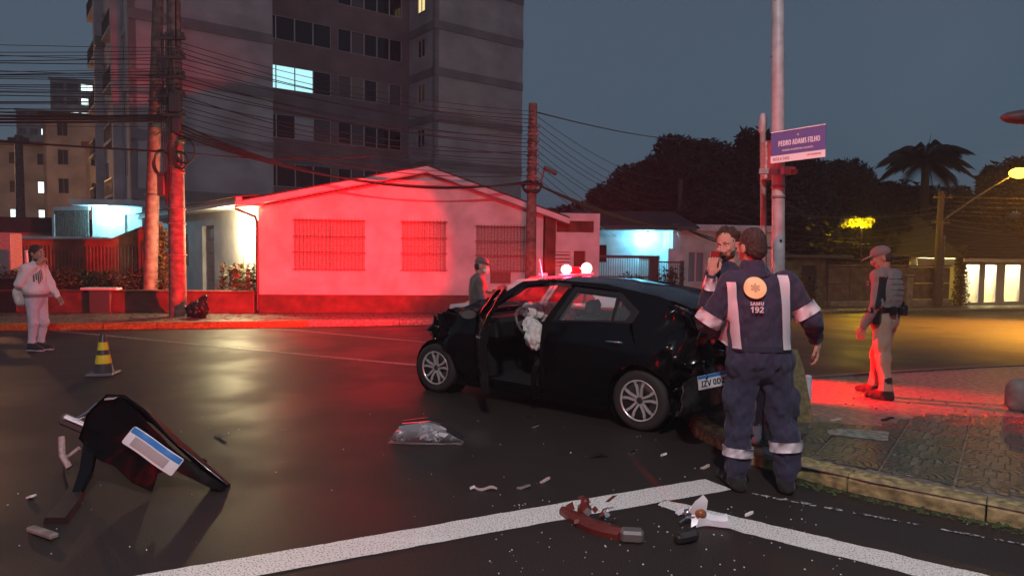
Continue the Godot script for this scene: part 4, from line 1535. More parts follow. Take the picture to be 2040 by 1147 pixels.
# ---------------------------------------------------------------- the house with the blue lamp
func blue_house() -> void:
	var y := -0.2
	var t := thing("porch_house", "low house with a bluish lit porch behind an iron gate", "house")
	var xf := along(Vector2(2.7, -24.2), Vector2(5.85, -24.4), y)
	var w := mb()
	wall(w, xf, 3.2, 2.6, [[0.3, 1.45, 0.3, 0.6], [1.75, 0.1, 0.75, 1.6]], 0.2)
	obj("front_wall", w, mats.white_wall, t)
	var sd := mb()
	box(sd, Vector3(2.85, 1.0, 0.5), Vector3(0.7, 1.9, 1.0), xf)
	obj("porch_wall", sd, mats.white_wall, t)
	var dr := mb()
	box(dr, Vector3(2.12, 0.9, -0.12), Vector3(0.75, 1.6, 0.05), xf)
	obj("door", dr, mats.shutter, t)
	var wi := mb()
	box(wi, Vector3(0.45, 1.75, -0.1), Vector3(0.3, 0.6, 0.04), xf)
	obj("window", wi, mats.dark_pane, t)
	var rf := mb()
	box(rf, Vector3(1.5, 2.62, 0.55), Vector3(3.7, 0.12, 1.6), xf, 0.02)
	obj("eave", rf, mats.frame_dark, t)
	for k in 7:
		var c := mb()
		box(c, Vector3.ZERO, Vector3(3.9, 0.05, 0.5), xf * Transform3D(Basis(Vector3.RIGHT, 0.25), Vector3(1.5, 2.7 + 0.09 * k, 1.1 - 0.4 * k)), 0.01)
		obj("tile_course", c, mats.dark_roof, t)
	var lp := thing("porch_lamp", "bluish white porch lamp under the dark eave", "lamp")
	lp.transform = xf * Transform3D(Basis.IDENTITY, Vector3(1.95, 2.4, 0.35))
	var g := mb()
	ball(g, Vector3.ZERO, Vector3(0.13, 0.11, 0.13), Transform3D.IDENTITY, 8)
	obj("lamp_globe", g, mat("porch lamp glow", lin(0.7, 0.95, 1.0), 0.5, {"emit": Color(0.6, 0.95, 1.0), "power": 3.0}), lp)
	var cp := mb()
	tube(cp, [Vector3(0, 0.16, 0), Vector3(0, 0.1, 0)], 0.05, 8)
	obj("lamp_cap", cp, mats.frame_dark, lp)
	omni("lamp_light", Vector3(0, 0, 0), Color(0.42, 0.88, 1.0), 3.2, 0.09, lp)
	# gate
	var gt := thing("iron_gate", "dark iron framed gate in front of the bluish porch", "gate")
	var gx := along(Vector2(2.7, -22.6), Vector2(5.6, -22.8), y)
	for s in [[0.0, 1.7], [1.95, 1.7], [2.9, 1.55]]:
		var p := mb()
		box(p, Vector3(s[0], s[1] * 0.5, 0), Vector3(0.1 if s[0] != 1.95 else 0.3, s[1], 0.1), gx)
		obj("post", p, mats.grille, gt)
	for h in [0.15, 1.0, 1.66]:
		var r := mb()
		box(r, Vector3(0.95, h, 0), Vector3(1.9, 0.06 if h < 1.5 else 0.09, 0.05), gx)
		obj("rail", r, mats.grille, gt)
	var r2 := mb()
	box(r2, Vector3(2.5, 1.5, 0), Vector3(0.9, 0.05, 0.05), gx)
	obj("rail", r2, mats.grille, gt)
	for k in 24:
		var b := mb()
		tube(b, [gx * Vector3(0.06 + 0.078 * k, 0.1, 0), gx * Vector3(0.06 + 0.078 * k, 1.62, 0)], 0.008, 4)
		obj("bar", b, mats.grille, gt)
	for k in 10:
		var b := mb()
		tube(b, [gx * Vector3(2.15 + 0.075 * k, 0.1, 0), gx * Vector3(2.15 + 0.075 * k, 1.5, 0)], 0.008, 4)
		obj("bar", b, mats.grille, gt)
	for s in [[3.75, -22.2, 0.55, "round dark bush in front of the iron gate"], [5.1, -22.3, 0.5, "loose spiky bush right of the iron gate"]]:
		var bu := thing("garden_bush", s[3], "bush", Vector3(s[0], gh(s[0], s[1]) + 0.1, s[1]), 0.0, "bushes by the iron gate")
		var f := mb()
		leafy(f, Vector3(0, 0.5, 0), Vector3(s[2], 0.5, 0.4), 500, 0.07, Color(0.035, 0.04, 0.02))
		if s[0] > 5: 
			for k in 12: leafy(f, Vector3(rng.randf_range(-0.4, 0.4), 1.0, 0), Vector3(0.05, 0.3, 0.05), 14, 0.09, Color(0.05, 0.06, 0.03))
		obj("foliage", f, mats.leaf, bu)
		var stm := mb()
		tube(stm, [Vector3.ZERO, Vector3(0, 0.5, 0)], [0.03, 0.015], 5)
		obj("stem", stm, mats.bark, bu)
	# pale house to the right of it
	var h2 := thing("pale_house", "pale plastered house with a flat gable behind the man's phone", "house")
	var px := along(Vector2(5.45, -23.6), Vector2(9.3, -24.4), y - 0.2)
	var pl := Vector2(5.45, -23.6).distance_to(Vector2(9.3, -24.4))
	var pw := mb()
	wall(pw, px, pl, 2.75, [[0.56, 1.0, 0.62, 1.05]], 0.2)
	obj("front_wall", pw, mats.white_wall, h2)
	var pt := mb()
	box(pt, Vector3(pl * 0.5, 2.86, -0.05), Vector3(pl + 0.2, 0.22, 0.5), px, 0.02)
	obj("parapet", pt, mats.white_wall, h2)
	window_row(h2, "window", px, 0.56, 1.0, 0.62, 1.05, 2, [mat("blue shutter", lin(0.2, 0.26, 0.33), 0.6)])
	var dp := mb()
	tube(dp, [px * Vector3(0.1, 2.7, 0.15), px * Vector3(0.3, 2.35, 0.05), px * Vector3(0.3, 0.1, 0.05)], 0.03, 6)
	obj("downpipe", dp, mats.white_wall, h2)
	var bk := mb()
	box(bk, Vector3(pl * 0.5, 1.5, -3.0), Vector3(pl, 3.0, 5.5), px)
	obj("rear_walls", bk, mats.white_wall, h2)

# ---------------------------------------------------------------- right: hut, long wall, lit shop
func right_side() -> void:
	var y := -0.9
	var hut := thing("yellow_hut", "small yellow lit flat roofed hut behind the steel pole", "building")
	var hx := along(Vector2(11.4, -30.6), Vector2(14.5, -32.0), -0.9)
	var hl := Vector2(11.4, -30.6).distance_to(Vector2(14.5, -32.0))
	var ym: Material = mat("yellow plaster", lin(0.5, 0.4, 0.2), 0.8, {"tex": noise_tex(0.012, 0.6, 1.0, 11, 4), "scale": 0.3})
	var hm := mb()
	wall(hm, hx, hl, 2.3, [[1.9, 0.1, 0.95, 1.9]], 0.2)
	obj("front_wall", hm, ym, hut)
	var hd := mb()
	box(hd, Vector3(2.37, 1.05, -0.12), Vector3(0.95, 1.9, 0.05), hx)
	obj("door", hd, mats.concrete, hut)
	var hr := mb()
	box(hr, Vector3(hl * 0.5 + 0.3, 2.4, 0.1), Vector3(hl + 1.6, 0.14, 1.0), hx, 0.02)
	obj("roof_slab", hr, mats.concrete, hut)
	# bush in front of it
	var bu := thing("garden_bush", "dark rounded bush in front of the yellow hut", "bush", on_ground(12.2, -29.2))
	var bf := mb()
	leafy(bf, Vector3(0, 0.9, 0), Vector3(0.75, 0.8, 0.5), 600, 0.09, Color(0.05, 0.05, 0.018))
	obj("foliage", bf, mats.leaf, bu)
	# long wall with plinth: panels and piers
	var lw := thing("long_wall", "long tan panelled wall on a pale plinth across the street", "wall")
	var wx := along(Vector2(14.4, -31.6), Vector2(21.6, -34.2), -0.98)
	var ll := Vector2(14.4, -31.6).distance_to(Vector2(21.6, -34.2))
	var tan: Material = mat("tan wall panel", lin(0.3, 0.2, 0.12), 0.8, {"tex": noise_tex(0.012, 0.6, 1.0, 11, 4), "scale": 0.3})
	var pale: Material = mat("pale plinth", lin(0.55, 0.45, 0.25), 0.7, {"tex": noise_tex(0.012, 0.6, 1.0, 11, 4), "scale": 0.3})
	var n := 6
	for k in n:
		for r in 2:
			var p := mb()
			box(p, Vector3(ll * (k + 0.5) / n, 0.85 + 0.78 * r, 0), Vector3(ll / n - 0.03, 0.75, 0.12), wx, 0.01)
			obj("wall_panel", p, tan, lw)
	var pl := mb()
	box(pl, Vector3(ll * 0.5, 0.2, 0.1), Vector3(ll, 0.5, 0.3), wx, 0.02)
	obj("plinth", pl, pale, lw)
	var cp := mb()
	box(cp, Vector3(ll * 0.5, 2.08, 0), Vector3(ll, 0.1, 0.2), wx, 0.01)
	obj("coping", cp, tan, lw)
	var gp := thing("pale_pier", "pale square pier at the end of the tan panelled wall", "pillar")
	gp.transform = along(Vector2(18.6, -32.6), Vector2(19.6, -32.95), -1.0)
	var gm := mb()
	box(gm, Vector3(0, 0.8, 0), Vector3(0.42, 1.6, 0.4), Transform3D.IDENTITY, 0.02)
	obj("shaft", gm, pale, gp)
	var gc := mb()
	box(gc, Vector3(0, 1.65, 0), Vector3(0.5, 0.1, 0.48), Transform3D.IDENTITY, 0.02)
	obj("cap", gc, pale, gp)
	# shop
	var sh := thing("lit_shop", "small shop with a tiled hip roof and bright display windows", "shop")
	var a := Vector2(22.3, -34.6)
	var b := Vector2(31.2, -38.6)
	var sx := along(a, b, -1.1)
	var sl := a.distance_to(b)
	var cream: Material = mat("cream shop plaster", lin(0.6, 0.52, 0.36), 0.7)
	var win := [[0.5, 0.35, 1.2, 1.95], [2.1, 0.35, 1.0, 1.95], [3.75, 0.35, 1.35, 1.95], [5.6, 0.35, 1.9, 1.95], [8.0, 1.35, 1.2, 0.85]]
	var sm3 := mb()
	wall(sm3, sx, sl, 2.6, win, 0.2)
	obj("front_wall", sm3, cream, sh)
	for k in 5:
		var o: Array = win[k]
		var f := mb()
		for e in [0.0, 1.0]: box(f, Vector3(o[0] + o[2] * e, o[1] + o[3] * 0.5, -0.05), Vector3(0.07, o[3], 0.1), sx)
		box(f, Vector3(o[0] + o[2] * 0.5, o[1] + o[3], -0.05), Vector3(o[2], 0.07, 0.104), sx)
		var fo := obj("display_window", f, mats.white_wall, sh)
		var g := mb()
		box(g, Vector3(o[0] + o[2] * 0.5, o[1] + o[3] * 0.5, -0.1), Vector3(o[2] - 0.07, o[3] - 0.04, 0.012), sx)
		obj("pane", g, mats.glass, fo)
	var inside := mb()
	box(inside, Vector3(sl * 0.5, 1.3, -2.6), Vector3(sl, 2.6, 0.1), sx)
	box(inside, Vector3(sl * 0.5, 0.1, -1.4), Vector3(sl, 0.1, 2.4), sx)
	box(inside, Vector3(sl * 0.5, 2.62, -1.4), Vector3(sl, 0.06, 2.4), sx)
	for e in [0.05, 0.195, 0.37, 0.6, 0.87, 0.995]: box(inside, Vector3(sl * e, 1.3, -1.4), Vector3(0.08, 2.5, 2.2), sx)
	obj("interior", inside, mat("shop interior", lin(0.75, 0.7, 0.55), 0.7), sh)
	# hip roof
	var rf := mb()
	var e0 := sx * Vector3(-0.6, 2.62, 0.7)
	var e1 := sx * Vector3(sl + 0.5, 2.62, 0.7)
	var e2 := sx * Vector3(sl + 0.5, 2.62, -7.0)
	var e3 := sx * Vector3(-0.6, 2.62, -7.0)
	var k0 := sx * Vector3(0.9, 4.9, -3.0)
	var k1 := sx * Vector3(3.2, 4.9, -3.0)
	rf.set_smooth_group(FLAT)
	quad(rf, e0, e1, k1, k0, Vector3(0, 1, 1))
	tri(rf, e1, e2, k1, Vector3(1, 1, 0))
	quad(rf, e2, e3, k0, k1, Vector3(0, 1, -1))
	tri(rf, e3, e0, k0, Vector3(-1, 1, 0))
	quad(rf, e0, e1, e2, e3, Vector3.DOWN)
	obj("roof", rf, mats.dark_roof, sh)
	for r in 14:
		var tc := mb()
		var q := (r + 0.5) / 14.0
		bar(tc, e0.lerp(k0, q) + Vector3(0, 0.03, 0.02), e1.lerp(k1, q) + Vector3(0, 0.03, 0.02), 0.22, 0.05, 0.01)
		obj("tile_course", tc, mats.dark_roof, sh)
	var fa := mb()
	box(fa, Vector3(sl * 0.5, 2.5, 0.62), Vector3(sl + 1.1, 0.16, 0.08), sx)
	obj("fascia", fa, cream, sh)
	# shop dummies in the windows
	var dm: Material = mat("white dress", lin(0.8, 0.77, 0.7), 0.8)
	for s in [[4.2, "white dressed shop dummy in the middle display window"], [6.3, "shop dummy in the right display window, left of its pair"], [6.95, "shop dummy in the right display window, right of its pair"]]:
		var d := thing("shop_dummy", s[1], "mannequin", sx * Vector3(s[0], 0.15, -0.6), 0.0, "dummies in the shop windows")
		var m := mb()
		lathe(m, [Vector2(0.0, 0.2), Vector2(0.36, 0.22), Vector2(0.26, 0.6), Vector2(0.13, 1.0), Vector2(0.17, 1.25), Vector2(0.16, 1.38), Vector2(0.05, 1.46), Vector2(0.0, 1.47)], 14)
		obj("dress", m, dm if s[0] < 5 else mat("rose dress", lin(0.5, 0.25, 0.24), 0.8), d)
		var hm2 := mb()
		ball(hm2, Vector3(0, 1.6, 0), Vector3(0.09, 0.12, 0.1), Transform3D.IDENTITY, 6)
		obj("head", hm2, dm, d)
	# lamps inside the shop
	for k in 4:
		var lt := thing("shop_ceiling_lamp", ["ceiling lamp behind the shop's leftmost display window", "ceiling lamp behind the shop's second window from the left", "ceiling lamp above the white dressed shop dummy", "ceiling lamp above the pair of shop dummies"][k], "lamp", sx * Vector3([1.1, 2.6, 4.4, 6.55][k], 2.5, -0.9), 0.0, "lamps inside the shop")
		var lm := mb()
		ball(lm, Vector3.ZERO, Vector3(0.16, 0.05, 0.16), Transform3D.IDENTITY, 6)
		obj("lamp_globe", lm, mat("shop lamp glow", lin(1, 0.95, 0.75), 0.5, {"emit": Color(1.0, 0.95, 0.7), "power": 4.0}), lt)
		omni("lamp_light", Vector3(0, -0.1, 0), Color(1.0, 0.96, 0.8), 8.0, 0.1, lt)
	# side wall of the yard right of the shop, and a dark shrub by the pole
	var cy := thing("clipped_cypress", "dark clipped column shrub between the far pole and the shop", "shrub", on_ground(22.2, -34.2))
	var cf := mb()
	for k in 9: leafy(cf, Vector3(0, 0.3 + 0.32 * k, 0), Vector3(0.42 - 0.02 * k, 0.3, 0.42 - 0.02 * k), 170, 0.09, Color(0.04, 0.035, 0.014))
	obj("foliage", cf, mats.leaf, cy)
	var cst := mb()
	tube(cst, [Vector3.ZERO, Vector3(0, 2.6, 0)], [0.06, 0.03], 6)
	obj("stem", cst, mats.bark, cy)

# ---------------------------------------------------------------- trees
func crown_mesh(sd: int, clumps: int, leaves: int, size: float) -> ArrayMesh:
	rng.seed = sd
	var st := mb()
	for k in clumps:
		var d := Vector3(rng.randfn(), rng.randfn() * 0.8 + 0.15, rng.randfn()).normalized()
		var c := d * rng.randf_range(0.35, 0.82)
		var r := rng.randf_range(0.18, 0.36)
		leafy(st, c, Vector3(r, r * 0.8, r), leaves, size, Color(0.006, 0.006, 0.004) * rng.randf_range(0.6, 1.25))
	st.generate_normals()
	return st.commit()

func make_tree(label: String, at: Vector3, h: float, w: float, crown: ArrayMesh, sd: int) -> void:
	rng.seed = sd
	var t := thing("tree", label, "tree", at, rng.randf() * TAU)
	var tr := mb()
	var top := Vector3(rng.randf_range(-0.3, 0.3), h * 0.55, rng.randf_range(-0.3, 0.3))
	tube(tr, [Vector3.ZERO, top * 0.5 + Vector3(0.1, 0, 0), top], [h * 0.03, h * 0.022, h * 0.012], 8)
	for k in 5:
		var a := TAU * k / 5 + rng.randf()
		var s := top * rng.randf_range(0.5, 0.95)
		tube(tr, [s, s + Vector3(cos(a) * w * 0.2, h * 0.12, sin(a) * w * 0.2), s + Vector3(cos(a) * w * 0.36, h * 0.26, sin(a) * w * 0.36)], [h * 0.012, h * 0.008, h * 0.003], 5)
	obj("trunk", tr, mats.bark, t)
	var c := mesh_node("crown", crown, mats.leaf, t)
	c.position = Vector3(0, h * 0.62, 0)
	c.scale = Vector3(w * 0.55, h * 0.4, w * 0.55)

func trees() -> void:
	var hill := mb()
	shell(hill, pv([[-4, -200], [120, -200], [120, -58], [-4, -58]]), func(p: Vector2) -> Vector3:
		var k := sm(-60.0, -110.0, p.y)
		return Vector3(p.x, -2.0 + 11.0 * k * sm(0.0, 26.0, p.x) + 1.5 * sin(p.x * 0.13), p.y), 8.0)
	struct("hill", hill, mats.bark_dark)
	var cr: Array = [crown_mesh(101, 60, 330, 0.075), crown_mesh(102, 52, 330, 0.08), crown_mesh(103, 66, 300, 0.072), crown_mesh(104, 46, 360, 0.08)]
	# x, z, height, width, crown
	var spots := [
		[13.6, -44, 11.2, 8.0, 0, "broad dark tree rising highest behind the sign post"],
		[11.2, -46, 11.0, 7.0, 1, "dark rounded tree left of the highest tree"],
		[9.6, -47, 9.9, 7.0, 2, "dark tree on the sloping skyline, middle of the slope"],
		[7.4, -46, 7.9, 6.5, 3, "lower dark tree on the left part of the sloping skyline"],
		[5.4, -45, 5.8, 6.0, 0, "lowest dark tree at the foot of the skyline slope above the porch house"],
		[16.4, -45, 10.8, 7.0, 2, "dark tree behind the street name plate"],
		[18.8, -46, 10.4, 6.0, 1, "dark tree right of the steel pole, on the skyline"],
		[21.6, -46, 9.6, 5.5, 3, "rounded dark tree with an even crown left of the palm"],
		[20.4, -40, 5.8, 6.5, 0, "low dark tree in front, its leaves lit yellow from inside"],
		[24.2, -44, 8.3, 7.5, 2, "low dark tree below the palm"],
		[28.6, -46, 8.0, 7.5, 1, "low dark tree right of the palm trunk"],
		[32.5, -45, 9.6, 7.0, 3, "dark tree behind the yellow street lamp at the right edge"],
		[15.0, -39, 6.0, 7.5, 1, "low dark tree behind the yellow hut"],
		[10.5, -36, 5.2, 6.5, 3, "low dark tree behind the pale house"],
		[6.2, -34, 4.2, 5.0, 0, "small dark tree just behind the porch house roof"],
		[27.0, -42, 4.8, 6.0, 0, "small dark tree behind the roof of the lit shop"],
		[12.5, -40, 7.4, 7.0, 2, "dark tree behind the bearded man's head"],
		[3.6, -40, 4.6, 5.0, 3, "small reddish dark tree above the annex of the gabled house"]]
	var i := 0
	for s in spots:
		make_tree(s[5], Vector3(s[0], gh(s[0], s[1]) - 0.1, s[1]), s[2], s[3], cr[s[4]], 300 + i)
		i += 1
	# palm
	rng.seed = 55
	var p := thing("palm_tree", "tall palm with drooping feathery fronds against the dusk sky", "palm", Vector3(23.6, -1.6, -40.0))
	var tr := mb()
	tube(tr, [Vector3(0, 0, 0), Vector3(0.1, 4.0, 0), Vector3(0, 8.6, 0)], [0.3, 0.22, 0.2], 10)
	obj("trunk", tr, mats.bark_dark, p)
	var top := Vector3(0, 8.7, 0)
	for k in 34:
		var a := TAU * k / 34 + rng.randf_range(-0.15, 0.15)
		var up := rng.randf_range(-0.1, 1.25)
		var flen := rng.randf_range(2.6, 3.4)
		var dir := Vector3(cos(a), 0, sin(a))
		var f := mb()
		var pts: Array = []
		for s in 11:
			var t := s / 10.0
			pts.append(top + dir * flen * (t * cos(up * 0.6) * 0.9) + Vector3(0, flen * (sin(up) * t - 0.75 * t * t), 0))
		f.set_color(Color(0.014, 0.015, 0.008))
		tube(f, pts, [0.035, 0.033, 0.03, 0.027, 0.024, 0.021, 0.018, 0.015, 0.012, 0.009, 0.005], 4)
		for s in 60:
			var t := (s + 0.5) / 60.0
			var q: Vector3 = pts[int(t * 10)].lerp(pts[mini(10, int(t * 10) + 1)], t * 10 - int(t * 10))
			var side := dir.cross(Vector3.UP)
			for sg in [-1.0, 1.0]:
				var l: float = 0.95 * sin(PI * clampf(t * 0.9 + 0.12, 0, 1)) * rng.randf_range(0.8, 1.15)
				var e: Vector3 = q + side * sg * l * 0.62 + Vector3(0, -l * 0.68, 0) + dir * l * 0.35
				var w := dir * 0.05
				f.set_smooth_group(FLAT)
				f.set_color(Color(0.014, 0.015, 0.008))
				f.add_vertex(q - w); f.add_vertex(e); f.add_vertex(q + w)
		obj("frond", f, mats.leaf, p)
	var sp := mb()
	tube(sp, [top, top + Vector3(0.25, 1.4, 0)], [0.04, 0.008], 5)
	obj("spear_leaf", sp, mats.bark, p)
	# lamp that shows among leaves
	var lp := thing("garden_lamp", "yellow lamp glowing through the leaves of the low tree", "lamp", Vector3(17.75, 3.0, -35.3))
	var g := mb()
	ball(g, Vector3.ZERO, Vector3(0.07, 0.06, 0.07), Transform3D.IDENTITY, 6)
	obj("lamp_globe", g, mat("garden lamp glow", lin(1, 0.9, 0.3), 0.5, {"emit": Color(1.0, 0.85, 0.2), "power": 3.0}), lp)
	var br := mb()
	tube(br, [Vector3(0, -4.6, 0), Vector3(0, -0.1, 0)], 0.03, 6)
	obj("lamp_post", br, mats.grille, lp)
	omni("lamp_light", Vector3(0, 0, 0), Color(1.0, 0.83, 0.12), 8.0, 0.06, lp)
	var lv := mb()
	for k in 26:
		leafy(lv, Vector3(17.9 + rng.randf_range(-0.85, 0.65), 3.28 + rng.randf_range(-0.22, 0.2), -36.0 + rng.randf_range(-0.3, 0.3)), Vector3(0.3, 0.13, 0.2), 40, 0.11, Color(0.3, 0.32, 0.03))  # leaf colour itself brightened so the cluster looks lamp lit
	var bl := obj("lit_coloured_branch", lv, mats.leaf)
	tag(bl, "leafy branch coloured bright yellow to look lit by the lamp in the low tree", "branch")

# ---------------------------------------------------------------- poles and wires
const POLE_A := Vector3(-7.26, 0.1, -15.0)
const POLE_C := Vector3(0.43, 0.1, -16.1)
const POLE_D := Vector3(20.6, -1.0, -33.5)

func pole_shape(h: float, r0: float, r1: float, lean := Vector3.ZERO, sides := 14) -> SurfaceTool:
	var st := mb()
	tube(st, [Vector3.ZERO, lean * 0.5 + Vector3(0, h * 0.5, 0), lean + Vector3(0, h, 0)], [r0, (r0 + r1) * 0.5, r1], sides)
	return st

func clamp_ring(y: float, r: float, hgt: float, bolts: int) -> SurfaceTool:
	var st := mb()
	lathe(st, [Vector2(r, y), Vector2(r + 0.012, y), Vector2(r + 0.012, y + hgt), Vector2(r, y + hgt)], 14)
	for k in bolts:
		var a := TAU * k / bolts
		ball(st, Vector3(cos(a) * (r + 0.014), y + hgt * 0.5, sin(a) * (r + 0.014)), Vector3.ONE * 0.014, Transform3D.IDENTITY, 4)
	return st

func poles() -> void:
	rng.seed = 21
	var a := thing("utility_pole", "thick concrete utility pole lit bright red beside the kerb", "pole", POLE_A)
	obj("shaft", pole_shape(9.5, 0.185, 0.12), mats.concrete_pole, a)
	for y in [1.32, 2.0, 2.32, 3.1, 3.22, 3.75, 4.5, 5.7]:
		obj("clamp", clamp_ring(y, 0.185 - 0.0068 * y, 0.035, 12), mats.steel_dull, a)
	# boxes, insulators and coils fixed to it
	for s in [[-0.24, 2.85, 0.12, 0.16, 0.5], [-0.2, 4.7, 0.08, 0.2, 0.34], [0.1, 4.55, 0.18, 0.24, 0.4], [0.12, 4.1, 0.16, 0.18, 0.3], [-0.16, 5.35, 0.1, 0.3, 0.3]]:
		var b := mb()
		box(b, Vector3(s[0], s[1], s[2]), Vector3(s[3], s[4], 0.16), Transform3D.IDENTITY, 0.02)
		obj("junction_box", b, mats.frame_dark, a)
	for y in [5.9, 5.5, 5.1, 4.7, 4.3]:
		var c := mb()
		box(c, Vector3(0, y, 0.17), Vector3(0.62, 0.06, 0.07))
		for k in 4: lathe(c, [Vector2(0.0, 0.0), Vector2(0.04, 0.01), Vector2(0.025, 0.04), Vector2(0.04, 0.06), Vector2(0.02, 0.1), Vector2(0.0, 0.1)], 8, Transform3D(Basis.IDENTITY, Vector3(-0.27 + 0.18 * k, y + 0.03, 0.17)))
		obj("cross_arm", c, mats.frame_dark, a)
	for s in [[0.28, 3.55, 0.24, 1.0], [-0.22, 3.3, 0.2, 1.2], [0.2, 3.35, 0.15, 1.0]]:
		var co := mb()
		for n in 4:
			var pts: Array = []
			for k in 19:
				var an := TAU * k / 18 * (0.86 if n % 2 else 1.0) + n
				pts.append(Vector3(s[0] + cos(an) * (s[2] + 0.012 * n) * 0.8, s[1] + sin(an) * (s[2] + 0.01 * n) * s[3], 0.14 + 0.02 * n))
			tube(co, pts, 0.011, 5)
		obj("cable_coil", co, mats.cable, a)
	for k in 5:
		var v := mb()
		var x0 := -0.2 + 0.05 * k
		tube(v, [Vector3(x0, 6.0, 0.15), Vector3(x0 - 0.05 + rng.randf() * 0.1, 5.2, 0.18), Vector3(x0, 4.2, 0.2), Vector3(x0 * 0.8, 3.0, 0.19), Vector3(-0.17, 2.4, 0.1)], 0.011, 5)
		obj("riser_cable", v, mats.cable, a)
	var b2 := thing("utility_pole", "slimmer orange lit concrete pole just left of the thick red pole", "pole", Vector3(-8.93, 0.1, -17.0))
	obj("shaft", pole_shape(9.5, 0.17, 0.11, Vector3(0.42, 0, 0)), mats.concrete_pole, b2)
	for y in [2.75, 4.6, 5.0, 5.6]: 
		var cr := clamp_ring(y, 0.15, 0.05, 6)
		var cn := obj("clamp", cr, mats.frame_dark, b2)
		cn.position = Vector3(0.044 * y, 0, 0)
	# pole with the unlit lamp head in front of the gabled house
	var c2 := thing("utility_pole", "short concrete pole with an unlit lamp head before the gabled house's right end", "pole", POLE_C)
	obj("shaft", pole_shape(4.9, 0.135, 0.1), mats.concrete_pole, c2)
	for k in 9:
		var st := clamp_ring(3.05 + 0.16 * k, 0.118 - 0.002 * k, 0.05, 8)
		box(st, Vector3(0.11, 3.08 + 0.16 * k, 0.06), Vector3(0.1, 0.05, 0.06))
		obj("clamp", st, mats.steel_dull if k % 2 else mats.frame_dark, c2)
	var cc := mb()
	for n in 5:
		var pts: Array = []
		for k in 17: pts.append(Vector3(cos(TAU * k / 16) * (0.2 + 0.012 * n), 2.95 + sin(TAU * k / 16) * 0.12 + 0.02 * n, 0.12 + sin(TAU * k / 16 + n) * 0.05))
		tube(cc, pts, 0.014, 5)
	obj("cable_coil", cc, mats.cable, c2)
	var arm := mb()
	tube(arm, [Vector3(0.1, 3.0, 0), Vector3(0.22, 3.15, 0.2), Vector3(0.26, 3.35, 0.35)], 0.022, 8)
	obj("lamp_arm", arm, mats.steel_dull, c2)
	var lh := mb()
	box(lh, Vector3(0.4, 3.32, 0.5), Vector3(0.34, 0.08, 0.16), Transform3D(Basis(Vector3.BACK, -0.5), Vector3(-1.55, 0.6, 0)), 0.03)
	obj("lamp_head", lh, mats.frame_dark, c2)
	# far poles
	var d := thing("utility_pole", "dark far pole standing across the street before the lit shop", "pole", POLE_D)
	obj("shaft", pole_shape(5.7, 0.2, 0.13), mats.wood_pole, d)
	for y in [5.4, 4.2]:
		var ca := mb()
		box(ca, Vector3(0, y, 0.1), Vector3(0.9, 0.08, 0.08))
		for k in 4: ball(ca, Vector3(-0.36 + 0.24 * k, y + 0.09, 0.1), Vector3(0.05, 0.07, 0.05), Transform3D.IDENTITY, 4)
		obj("cross_arm", ca, mats.wood_pole, d)
	var pc := mb()
	tube(pc, [Vector3(0.17, 0.2, 0.12), Vector3(0.16, 3.6, 0.1)], 0.06, 8)
	obj("cable_pipe", pc, mats.concrete_pole, d)
	var e := thing("utility_pole", "thin yellow lit pole left of the far pole, behind the tan wall", "pole", Vector3(21.4, -1.2, -37.6))
	obj("shaft", pole_shape(3.9, 0.17, 0.12), mats.concrete_pole, e)
	var f := thing("utility_pole", "dim far pole rising from the dark trees above the pale house", "pole", Vector3(9.6, -0.6, -40.0))
	obj("shaft", pole_shape(6.4, 0.15, 0.11), mats.wood_pole, f)
	var g := thing("utility_pole", "far orange lit pole at the left edge beyond the fence", "pole", Vector3(-31.9, 0, -45.0))
	obj("shaft", pole_shape(8.6, 0.3, 0.22), mats.concrete_pole, g)
	var gc := mb()
	box(gc, Vector3(0, 8.3, 0), Vector3(1.2, 0.3, 0.3))
	obj("cross_arm", gc, mats.frame_dark, g)
	# black sack at the foot of the red pole
	var s := thing("rubbish_sack", "shiny black rubbish sack leaning at the foot of the red lit pole", "sack", Vector3(-6.72, 0.11, -14.75))
	var acc := new_acc()
	nets(acc, [egg(Vector3(0, 0.17, 0), Vector3(0.24, 0.19, 0.2), Color.WHITE), egg(Vector3(0.08, 0.3, 0.02), Vector3(0.1, 0.1, 0.1), Color.WHITE), cap(Vector3(0.1, 0.34, 0), Vector3(0.16, 0.43, 0.02), 0.03, 0.06, Color.WHITE)], 0.016, 0.05, 0.05, 0.12, 4)
	mesh_node("sack_body", acc_mesh(acc), mat("black plastic film", lin(0.01, 0.01, 0.011), 0.16), s)

func cable(label: String, a: Vector3, b: Vector3, sag: float, r: float, group: String, m: Material = null) -> void:
	var st := mb()
	var pts: Array = []
	for k in 17:
		var t := k / 16.0
		pts.append(a.lerp(b, t) - Vector3(0, sag * 4.0 * t * (1.0 - t), 0))
	tube(st, pts, r, 5)
	var o := obj("overhead_cable", st, m if m else mats.cable)
	tag(o, label, "cable", group)

const NTH := ["topmost", "second", "third", "fourth", "fifth", "sixth", "seventh", "eighth", "ninth", "tenth", "eleventh", "twelfth", "thirteenth", "fourteenth", "fifteenth", "sixteenth", "seventeenth", "eighteenth", "nineteenth", "twentieth", "twenty-first", "lowest"]

func nth(k: int, n: int) -> String:
	return "lowest" if k == n - 1 else NTH[k]

